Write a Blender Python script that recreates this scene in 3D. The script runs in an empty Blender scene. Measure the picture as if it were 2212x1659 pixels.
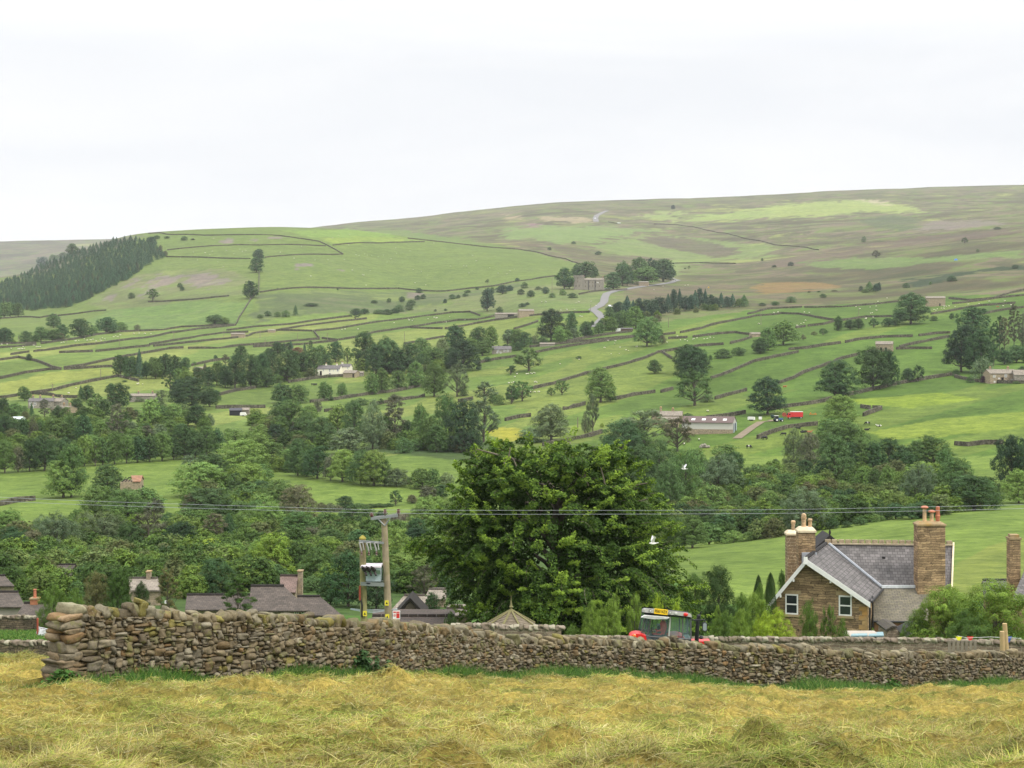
import bpy, math, random, zlib
import numpy as np
from mathutils import Vector, Matrix
R = math.radians
scene = bpy.context.scene
C = scene.collection
F = 3508.0; CX = 1106.0; HY = 740.0          # working units: 2212 across, horizon row 740, lens length 3508
rng = random.Random(7)
nr = np.random.default_rng(11)

# ------------------------------------------------------------------ numbers
def pchip(xs, ys, xq):
    xs = np.array(xs, float); ys = np.array(ys, float)
    h = np.diff(xs); s = np.diff(ys) / h
    m = np.zeros_like(ys)
    m[0] = s[0]; m[-1] = s[-1]
    for i in range(1, len(xs) - 1):
        if s[i-1] * s[i] > 0:
            w1 = 2*h[i] + h[i-1]; w2 = h[i] + 2*h[i-1]
            m[i] = (w1 + w2) / (w1/s[i-1] + w2/s[i])
    k = np.clip(np.searchsorted(xs, xq) - 1, 0, len(xs) - 2)
    t = (xq - xs[k]) / h[k]
    t = np.clip(t, 0, 1)
    return (ys[k]*(2*t**3-3*t**2+1) + m[k]*h[k]*(t**3-2*t**2+t) + ys[k+1]*(-2*t**3+3*t**2) + m[k+1]*h[k]*(t**3-t**2))

def _hash(ix, iy, s):
    n = (ix.astype(np.int64)*374761393 + iy.astype(np.int64)*668265263 + s*1442695041) & 0xffffffff
    n = ((n ^ (n >> 13)) * 1274126177) & 0xffffffff
    return ((n ^ (n >> 16)) & 0xffff) / 65535.0
def vnoise(x, y, s=0):
    x = np.asarray(x, float); y = np.asarray(y, float)
    ix = np.floor(x); iy = np.floor(y); fx = x-ix; fy = y-iy
    fx = fx*fx*fx*(fx*(fx*6-15)+10); fy = fy*fy*fy*(fy*(fy*6-15)+10)
    a = _hash(ix, iy, s); b = _hash(ix+1, iy, s); c = _hash(ix, iy+1, s); d = _hash(ix+1, iy+1, s)
    return (a*(1-fx)+b*fx)*(1-fy) + (c*(1-fx)+d*fx)*fy - 0.5
def fbm(x, y, s=0, o=3):
    v = 0; a = 1.0
    for i in range(o):
        v = v + a*vnoise(np.asarray(x)*2**i, np.asarray(y)*2**i, s+i*17); a *= .5
    return v

# ------------------------------------------------------------------ the lie of the land: (distance, row) down each bearing
PROF = {
 0:    [(46,1416),(60,1425),(80,1433),(90,1386),(110,1364),(135,1310),(170,1258),(220,1200),(275,1152),(335,1112),(450,1003),(560,925),(700,860),(850,790),(1000,745),(1200,712),(1500,688),(1750,640),(2000,608),(2150,602),(2600,640),(3400,600),(4600,528),(5200,524),(6500,560)],
 300:  [(60,1405),(80,1395),(110,1364),(135,1310),(170,1258),(220,1200),(275,1150),(335,1105),(450,1000),(560,920),(700,852),(850,782),(1000,745),(1200,714),(1450,650),(1750,572),(2050,512),(2200,507),(2700,570),(3600,545),(4600,520),(5200,520),(6500,560)],
 600:  [(110,1364),(135,1310),(170,1256),(220,1195),(275,1145),(335,1092),(420,1020),(480,985),(600,905),(720,850),(850,790),(1000,748),(1200,702),(1450,615),(1750,553),(2100,497),(2250,493),(2700,540),(3600,520),(4600,505),(5200,505),(6500,560)],
 750:  [(110,1364),(135,1310),(170,1256),(220,1195),(275,1145),(335,1096),(420,1012),(480,978),(600,902),(700,852),(850,786),(1000,746),(1200,700),(1450,628),(1750,568),(2100,505),(2250,497),(2700,528),(3500,502),(4400,485),(5200,490),(6500,560)],
 900:  [(110,1364),(135,1310),(170,1256),(220,1195),(275,1145),(335,1100),(410,1010),(480,962),(600,898),(700,850),(850,782),(1000,742),(1250,690),(1450,643),(1700,600),(1950,553),(2250,517),(2500,528),(2900,520),(3500,496),(4400,473),(5200,478),(6500,560)],
 1050: [(110,1364),(135,1312),(170,1258),(220,1200),(275,1150),(335,1098),(410,1015),(480,965),(580,898),(680,850),(830,780),(960,740),(1180,692),(1400,645),(1650,598),(1950,556),(2250,534),(2600,522),(3000,504),(3500,482),(4400,457),(5200,462),(6500,560)],
 1200: [(110,1366),(135,1318),(170,1265),(220,1205),(275,1150),(330,1100),(400,1030),(470,965),(560,902),(650,850),(800,780),(900,740),(1050,700),(1300,642),(1550,602),(1900,566),(2250,540),(2700,506),(3400,474),(4400,443),(5200,450),(6500,560)],
 1500: [(106,1376),(125,1310),(150,1255),(200,1205),(235,1180),(270,1162),(300,1118),(360,1055),(430,1000),(480,950),(550,900),(640,850),(760,780),(920,720),(1050,690),(1250,652),(1500,622),(1900,588),(2500,540),(3300,480),(4400,432),(5200,440),(6500,560)],
 1800: [(106,1376),(125,1305),(150,1250),(200,1185),(235,1140),(255,1128),(290,1110),(360,1052),(420,1000),(460,950),(520,900),(600,850),(730,780),(860,720),(980,690),(1200,650),(1450,618),(1900,565),(2700,500),(3500,452),(4400,417),(5200,425),(6500,560)],
 2212: [(106,1376),(125,1300),(150,1235),(200,1150),(235,1110),(258,1098),(290,1092),(340,1050),(420,962),(480,902),(560,850),(690,780),(820,722),(920,682),(1080,642),(1300,602),(1600,552),(2100,500),(3200,448),(4400,403),(5200,410),(6500,560)],
}
_SP = ([-600,150,550,800,1068,1354,1615,1837,2139,2600],[.164,.164,.163,.167,.177,.182,.190,.196,.192,.188])
def near_z(u, d): return -1.6-.1676*d if d < 17 else -4.449-float(np.interp(CX+F*u, *_SP))*(d-17)-.17*min(1, (d-17)/8)
LD = np.linspace(math.log(6), math.log(6500), 1400)
_cols = sorted(PROF)
_tab = []
for c in _cols:
    u = (c-CX)/F
    pts = []
    first = PROF[c][0][0]
    for d in (6, 11, 17, 24, 31, 38, 46, 54, 62):
        if d < first: pts.append((d, near_z(u, d)))
    for d, py in PROF[c]: pts.append((d, d*(HY-py)/F))
    _tab.append(pchip([math.log(p[0]) for p in pts], [p[1] for p in pts], LD))
_tab = np.array(_tab)
_uc = np.array([(c-CX)/F for c in _cols])
# extend beyond the frame on both sides
ext_l = _tab[0] + np.clip(np.exp(LD)/4000, 0, 1)*60
ext_r = _tab[-1] + np.clip((np.exp(LD)-300)/4000, 0, 1)*90
_tab = np.vstack([ext_l[None], _tab, ext_r[None]])
_uc = np.concatenate([[_uc[0]-.35], _uc, [_uc[-1]+.35]])
UQ = np.linspace(_uc[0], _uc[-1], 420)
T2 = np.empty((len(UQ), len(LD)))
for j in range(len(LD)): T2[:, j] = pchip(_uc, _tab[:, j], UQ)
# soften across bearings
for _ in range(10):
    T2[1:-1] = .25*T2[:-2] + .5*T2[1:-1] + .25*T2[2:]

def H(x, y):
    x = np.asarray(x, float); y = np.asarray(y, float)
    ys = np.maximum(y, 6.5)
    u = np.clip(x/ys, UQ[0], UQ[-1]); l = np.clip(np.log(ys), LD[0], LD[-1])
    fu = (u-UQ[0])/(UQ[1]-UQ[0]); fl = (l-LD[0])/(LD[1]-LD[0])
    iu = np.clip(fu.astype(int), 0, len(UQ)-2); il = np.clip(fl.astype(int), 0, len(LD)-2)
    a = fu-iu; b = fl-il
    z = (T2[iu, il]*(1-a)+T2[iu+1, il]*a)*(1-b) + (T2[iu, il+1]*(1-a)+T2[iu+1, il+1]*a)*b
    pl = -1.6-.1676*y
    w = np.clip((y-13)/7, 0, 1)
    z = pl*(1-w) + z*w
    k = np.clip((y-240)/500, 0, 1)
    z = z - .85*np.clip(1-np.abs(y-68.5)/6, 0, 1)**.6*np.clip((x+6)/4, 0, 1)
    z = z + k*(1.9*vnoise(x/150, y/110, 3) + .8*vnoise(x/60, y/50, 5))
    z = z + np.clip((y-1500)/1500, 0, 1)*(5*vnoise(x/330, y/330, 9)+4*vnoise(x/150, y/220, 13))
    z = z + np.clip((y-1200)/600, 0, 1)*1.6*vnoise(x/90, y/70, 21)
    return z
def h1(x, y): return float(H(np.array([x]), np.array([y]))[0])

_DS = np.exp(np.linspace(math.log(20), math.log(6200), 5200))
def cast(px, py, d0=20):
    """ground point seen in that direction from the field"""
    u = (px-CX)/F; w = (HY-py)/F
    ds = _DS[_DS >= d0]
    z = H(u*ds, ds)
    hit = np.nonzero(z >= w*ds)[0]
    if len(hit) == 0: d = float(ds[np.argmax(z/ds)])
    else: d = float(ds[hit[0]])
    return Vector((u*d, d, h1(u*d, d)))
def at(px, d, dz=0):
    x = (px-CX)/F*d
    return Vector((x, d, h1(x, d)+dz))
def pz(py, d): return (HY-py)/F*d
def px_x(px, d): return (px-CX)/F*d
# zoomed views used while measuring: name -> origin
VIEW = dict(A=(0,800), B=(950,800), C=(1900,650), D=(2840,650), E=(0,1350), F=(950,1350), G=(1900,1350), H=(2840,1350),
            I=(0,1950), J=(950,1950), K=(1900,1950), L=(2840,1850))
KS = .26040
def K(v, x, y): o = VIEW[v]; return (.576*o[0]+KS*x, .576*o[1]+KS*y)

# ------------------------------------------------------------------ objects
def prop(o, label=None, cat=None, group=None, kind=None):
    if label: o['label'] = label
    if cat: o['category'] = cat
    if group: o['group'] = group
    if kind: o['kind'] = kind
    return o
def empty(name, loc, label, cat, group=None, rz=0):
    o = bpy.data.objects.new(name, None); C.objects.link(o)
    o.location = loc; o.rotation_euler = (0, 0, rz); o.empty_display_size = .2
    return prop(o, label, cat, group)
class MB:
    """collects vertices and faces of one mesh"""
    def __init__(s): s.v = []; s.f = []; s.m = []
    def add(s, vs, fs, mi=0):
        b = len(s.v); s.v += [tuple(v) for v in vs]
        for f in fs: s.f.append(tuple(i+b for i in f)); s.m.append(mi)
    def box(s, x0, x1, y0, y1, z0, z1, mi=0, M=None):
        vs = [Vector((x, y, z)) for z in (z0, z1) for y in (y0, y1) for x in (x0, x1)]
        if M: vs = [M @ v for v in vs]
        s.add(vs, [(0,2,3,1),(4,5,7,6),(0,1,5,4),(2,6,7,3),(0,4,6,2),(1,3,7,5)], mi)
    def quad(s, a, b, c, d, mi=0): s.add([a, b, c, d], [(0,1,2,3)], mi)
    def slab(s, pts, n, mi=0):
        """closed plate: polygon pts thickened by vector n"""
        k = len(pts); n = Vector(n)
        vs = [Vector(p) for p in pts] + [Vector(p)+n for p in pts]
        s.add(vs, [tuple(range(k))[::-1], tuple(range(k, 2*k))] + [(i, (i+1) % k, (i+1) % k+k, i+k) for i in range(k)], mi)
    def tube(s, pts, rs, n=8, mi=0, cap=True):
        pts = [Vector(p) for p in pts]; b = len(s.v); k = len(pts)
        if not hasattr(rs, '__len__'): rs = [rs]*k
        for i, p in enumerate(pts):
            t = (pts[min(i+1, k-1)]-pts[max(i-1, 0)]).normalized()
            up = Vector((0, 0, 1)) if abs(t.z) < .9 else Vector((1, 0, 0))
            a = t.cross(up).normalized(); c = a.cross(t)
            for j in range(n):
                q = 2*math.pi*j/n
                s.v.append(tuple(p + (a*math.cos(q)+c*math.sin(q))*rs[i]))
        for i in range(k-1):
            for j in range(n):
                s.f.append((b+i*n+j, b+i*n+(j+1) % n, b+(i+1)*n+(j+1) % n, b+(i+1)*n+j)); s.m.append(mi)
        if cap:
            s.f.append(tuple(b+j for j in range(n))[::-1]); s.m.append(mi)
            s.f.append(tuple(b+(k-1)*n+j for j in range(n))); s.m.append(mi)
    def lathe(s, prof, n=16, c=(0, 0, 0), mi=0, a0=0):
        b = len(s.v)
        for r, z in prof:
            for j in range(n):
                q = 2*math.pi*j/n+a0
                s.v.append((c[0]+r*math.cos(q), c[1]+r*math.sin(q), c[2]+z))
        for i in range(len(prof)-1):
            for j in range(n):
                s.f.append((b+i*n+j, b+i*n+(j+1) % n, b+(i+1)*n+(j+1) % n, b+(i+1)*n+j)); s.m.append(mi)
        s.f.append(tuple(b+j for j in range(n))[::-1]); s.m.append(mi)
        s.f.append(tuple(b+(len(prof)-1)*n+j for j in range(n))); s.m.append(mi)
    def mesh(s, name, mats):
        me = bpy.data.meshes.new(name); me.from_pydata(s.v, [], s.f)
        mats = mats if isinstance(mats, (list, tuple)) else [mats]
        for m in mats: me.materials.append(m)
        if len(mats) > 1: me.polygons.foreach_set('material_index', s.m)
        me.update(); return me
    def obj(s, name, mats, parent=None, loc=(0, 0, 0), smooth=False, label=None):
        me = s.mesh(name, mats)
        if smooth: me.polygons.foreach_set('use_smooth', [True]*len(me.polygons))
        o = bpy.data.objects.new(name, me); C.objects.link(o); o.location = loc
        if parent: o.parent = parent
        if label: o['label'] = label
        return o
def np_mesh(name, V, Q, mats, col=None, mi=None, smooth=False):
    """mesh from numpy verts (n,3) and equal-sided faces (m,k)"""
    me = bpy.data.meshes.new(name); k = Q.shape[1]
    me.vertices.add(len(V)); me.vertices.foreach_set('co', np.ascontiguousarray(V, dtype=np.float32).ravel())
    me.loops.add(Q.size); me.loops.foreach_set('vertex_index', np.ascontiguousarray(Q, dtype=np.int32).ravel())
    me.polygons.add(len(Q)); me.polygons.foreach_set('loop_start', np.arange(0, Q.size, k, dtype=np.int32))
    if mi is not None: me.polygons.foreach_set('material_index', np.asarray(mi, dtype=np.int32))
    if smooth: me.polygons.foreach_set('use_smooth', np.ones(len(Q), dtype=bool))
    for m in (mats if isinstance(mats, (list, tuple)) else [mats]): me.materials.append(m)
    me.update(calc_edges=True)
    if col is not None:
        for nm, arr in col.items():
            a = me.color_attributes.new(nm, 'FLOAT_COLOR', 'POINT')
            c = np.ones((len(V), 4), np.float32); c[:, :arr.shape[1]] = arr
            a.data.foreach_set('color', c.ravel())
    return me
def link(name, me, parent=None, loc=(0, 0, 0)):
    o = bpy.data.objects.new(name, me); C.objects.link(o); o.location = loc
    if parent: o.parent = parent
    return o

# ------------------------------------------------------------------ materials
def srgb(r, g, b):
    f = lambda c: ((c/255+.055)/1.055)**2.4 if c > 10 else c/255/12.92
    return (f(r), f(g), f(b), 1)
class NT:
    def __init__(s, name):
        s.m = bpy.data.materials.new(name); s.m.use_nodes = True; s.t = s.m.node_tree; s.t.nodes.clear()
        s.out = s.t.nodes.new('ShaderNodeOutputMaterial')
    def n(s, ty, **kw):
        nd = s.t.nodes.new('ShaderNode'+ty)
        for k, v in kw.items():
            if k.startswith('i_'):
                key = k[2:]; key = int(key) if key.isdigit() else key.replace('_', ' ')
                nd.inputs[key].default_value = v
            else: setattr(nd, k, v)
        return nd
    def l(s, a, b): s.t.links.new(a, b)
    def noise(s, scale, vec=None, detail=4, rough=.55, dist=0):
        nd = s.n('TexNoise', i_Scale=scale, i_Detail=detail, i_Roughness=rough, i_Distortion=dist)
        if vec is not None: s.l(vec, nd.inputs['Vector'])
        return nd.outputs['Fac']
    def ramp(s, fac, stops):
        r = s.n('ValToRGB'); e = r.color_ramp.elements
        while len(e) < len(stops): e.new(.5)
        for i, (p, c) in enumerate(stops):
            e[i].position = p; e[i].color = c if len(c) == 4 else (*c, 1)
        s.l(fac, r.inputs['Fac']); return r.outputs['Color']
    def mix(s, f, a, b, mode='MIX'):
        m = s.n('Mix', data_type='RGBA', blend_type=mode)
        for sock, v in ((m.inputs[0], f), (m.inputs[6], a), (m.inputs[7], b)):
            if hasattr(v, 'links'): s.l(v, sock)
            else: sock.default_value = v
        return m.outputs[2]
    def math(s, op, a, b=0.):
        m = s.n('Math', operation=op)
        for sock, v in ((m.inputs[0], a), (m.inputs[1], b)):
            if hasattr(v, 'links'): s.l(v, sock)
            else: sock.default_value = v
        return m.outputs[0]
    def pr(s, col, rough=.8, bump=None, bs=.3, bd=.05, spec=.3, metal=0):
        p = s.n('BsdfPrincipled')
        for sock, v in ((p.inputs['Base Color'], col), (p.inputs['Roughness'], rough)):
            if hasattr(v, 'links'): s.l(v, sock)
            else: sock.default_value = v
        p.inputs['Specular IOR Level'].default_value = spec; p.inputs['Metallic'].default_value = metal
        if bump is not None:
            b = s.n('Bump', i_Strength=bs, i_Distance=bd); s.l(bump, b.inputs['Height']); s.l(b.outputs[0], p.inputs['Normal'])
        s.l(p.outputs[0], s.out.inputs[0]); return p
def g4(c, k=1): return (min(c[0]*k, 1), min(c[1]*k, 1), min(c[2]*k, 1), 1)
def plain(name, col, rough=.6, var=.18, scale=6, spec=.3, metal=0, dirt=None):
    t = NT(name); co = t.n('TexCoord').outputs['Object']
    f = t.noise(scale, co, 5, .6)
    c = t.ramp(f, [(.3, g4(col, 1-var)), (.7, g4(col, 1+var))])
    if dirt:
        f2 = t.noise(scale*.35, co, 6, .65)
        c = t.mix(t.ramp(f2, [(.5, (0, 0, 0, 1)), (.66, (1, 1, 1, 1))]), c, dirt)
    t.pr(c, rough, f, .2, .02, spec, metal); return t.m
# ------------------------------------------------------------------ camera, world, light
cam = bpy.data.cameras.new('camera'); co = bpy.data.objects.new('camera', cam); C.objects.link(co)
cam.sensor_fit = 'HORIZONTAL'; cam.sensor_width = 36; cam.lens = 36*F/2212
co.rotation_euler = (R(90), 0, 0); cam.shift_y = -(829.5-HY)/2212
cam.clip_start = .3; cam.clip_end = 20000
scene.camera = co

w = bpy.data.worlds.new('World'); scene.world = w; w.use_nodes = True
nt = w.node_tree; nt.nodes.clear()
N = lambda ty, **k: (lambda n: ([setattr(n, a, b) for a, b in k.items()], n)[1])(nt.nodes.new('ShaderNode'+ty))
SUN_EL, SUN_AZ = R(52), R(125)     # azimuth measured clockwise from +Y
sky = N('TexSky', sky_type='NISHITA', sun_disc=False); sky.sun_elevation = SUN_EL; sky.sun_rotation = SUN_AZ
sky.air_density = 1; sky.dust_density = 3
tc = N('TexCoord'); sep = N('SeparateXYZ'); nt.links.new(tc.outputs['Generated'], sep.inputs[0])
def wmath(op, a, b=0.):
    m = N('Math', operation=op)
    for s_, v in ((m.inputs[0], a), (m.inputs[1], b)):
        if hasattr(v, 'links'): nt.links.new(v, s_)
        else: s_.default_value = v
    return m.outputs[0]
el = wmath('MAXIMUM', sep.outputs[2], 0.)
# overcast dome: dimmer towards the horizon, three times brighter overhead
ovc = wmath('ADD', wmath('MULTIPLY', wmath('MAXIMUM', wmath('SUBTRACT', el, .17), 0.), 2.5), .985)
mp = N('Mapping'); mp.inputs['Scale'].default_value = (1, 1, 4.5); mp.inputs['Location'].default_value = (.3, .1, .22)
nt.links.new(tc.outputs['Generated'], mp.inputs[0])
nz = N('TexNoise'); nz.inputs['Scale'].default_value = 3.2; nz.inputs['Detail'].default_value = 6; nz.inputs['Roughness'].default_value = .52
nz.inputs['Distortion'].default_value = .5
nt.links.new(mp.outputs[0], nz.inputs['Vector'])
cr = N('ValToRGB'); e = cr.color_ramp.elements
e[0].position = .36; e[0].color = (.90, .915, .94, 1); e[1].position = .62; e[1].color = (1.0, 1.0, 1.0, 1)
nt.links.new(nz.outputs['Fac'], cr.inputs[0])
bg1 = N('Background'); bg2 = N('Background'); ad = N('AddShader'); ow = N('OutputWorld')
nt.links.new(sky.outputs[0], bg1.inputs[0]); bg1.inputs[1].default_value = .006
nt.links.new(cr.outputs[0], bg2.inputs[0]); nt.links.new(ovc, bg2.inputs[1])
nt.links.new(bg1.outputs[0], ad.inputs[0]); nt.links.new(bg2.outputs[0], ad.inputs[1]); nt.links.new(ad.outputs[0], ow.inputs[0])

sl = bpy.data.lights.new('sun', 'SUN'); sl.energy = 2.5; sl.angle = R(10); sl.color = (1, .955, .87)
so = bpy.data.objects.new('sun', sl); C.objects.link(so)
sd = Vector((math.sin(SUN_AZ)*math.cos(SUN_EL), math.cos(SUN_AZ)*math.cos(SUN_EL), math.sin(SUN_EL)))
so.rotation_euler = sd.to_track_quat('Z', 'Y').to_euler()
vs = scene.view_settings; vs.view_transform = 'Standard'; vs.look = 'None'; vs.exposure = 0.0; vs.gamma = 1
scene.display_settings.display_device = 'sRGB'
cy = scene.cycles
cy.max_bounces = 5; cy.diffuse_bounces = 2; cy.glossy_bounces = 2; cy.transmission_bounces = 4; cy.transparent_max_bounces = 6; cy.volume_bounces = 0
cy.use_adaptive_sampling = True; cy.adaptive_threshold = .02
cy.use_denoising = True
try: cy.denoiser = 'OPENIMAGEDENOISE'; cy.denoising_input_passes = 'RGB_ALBEDO_NORMAL'; cy.denoising_prefilter = 'ACCURATE'
except Exception: pass

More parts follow.
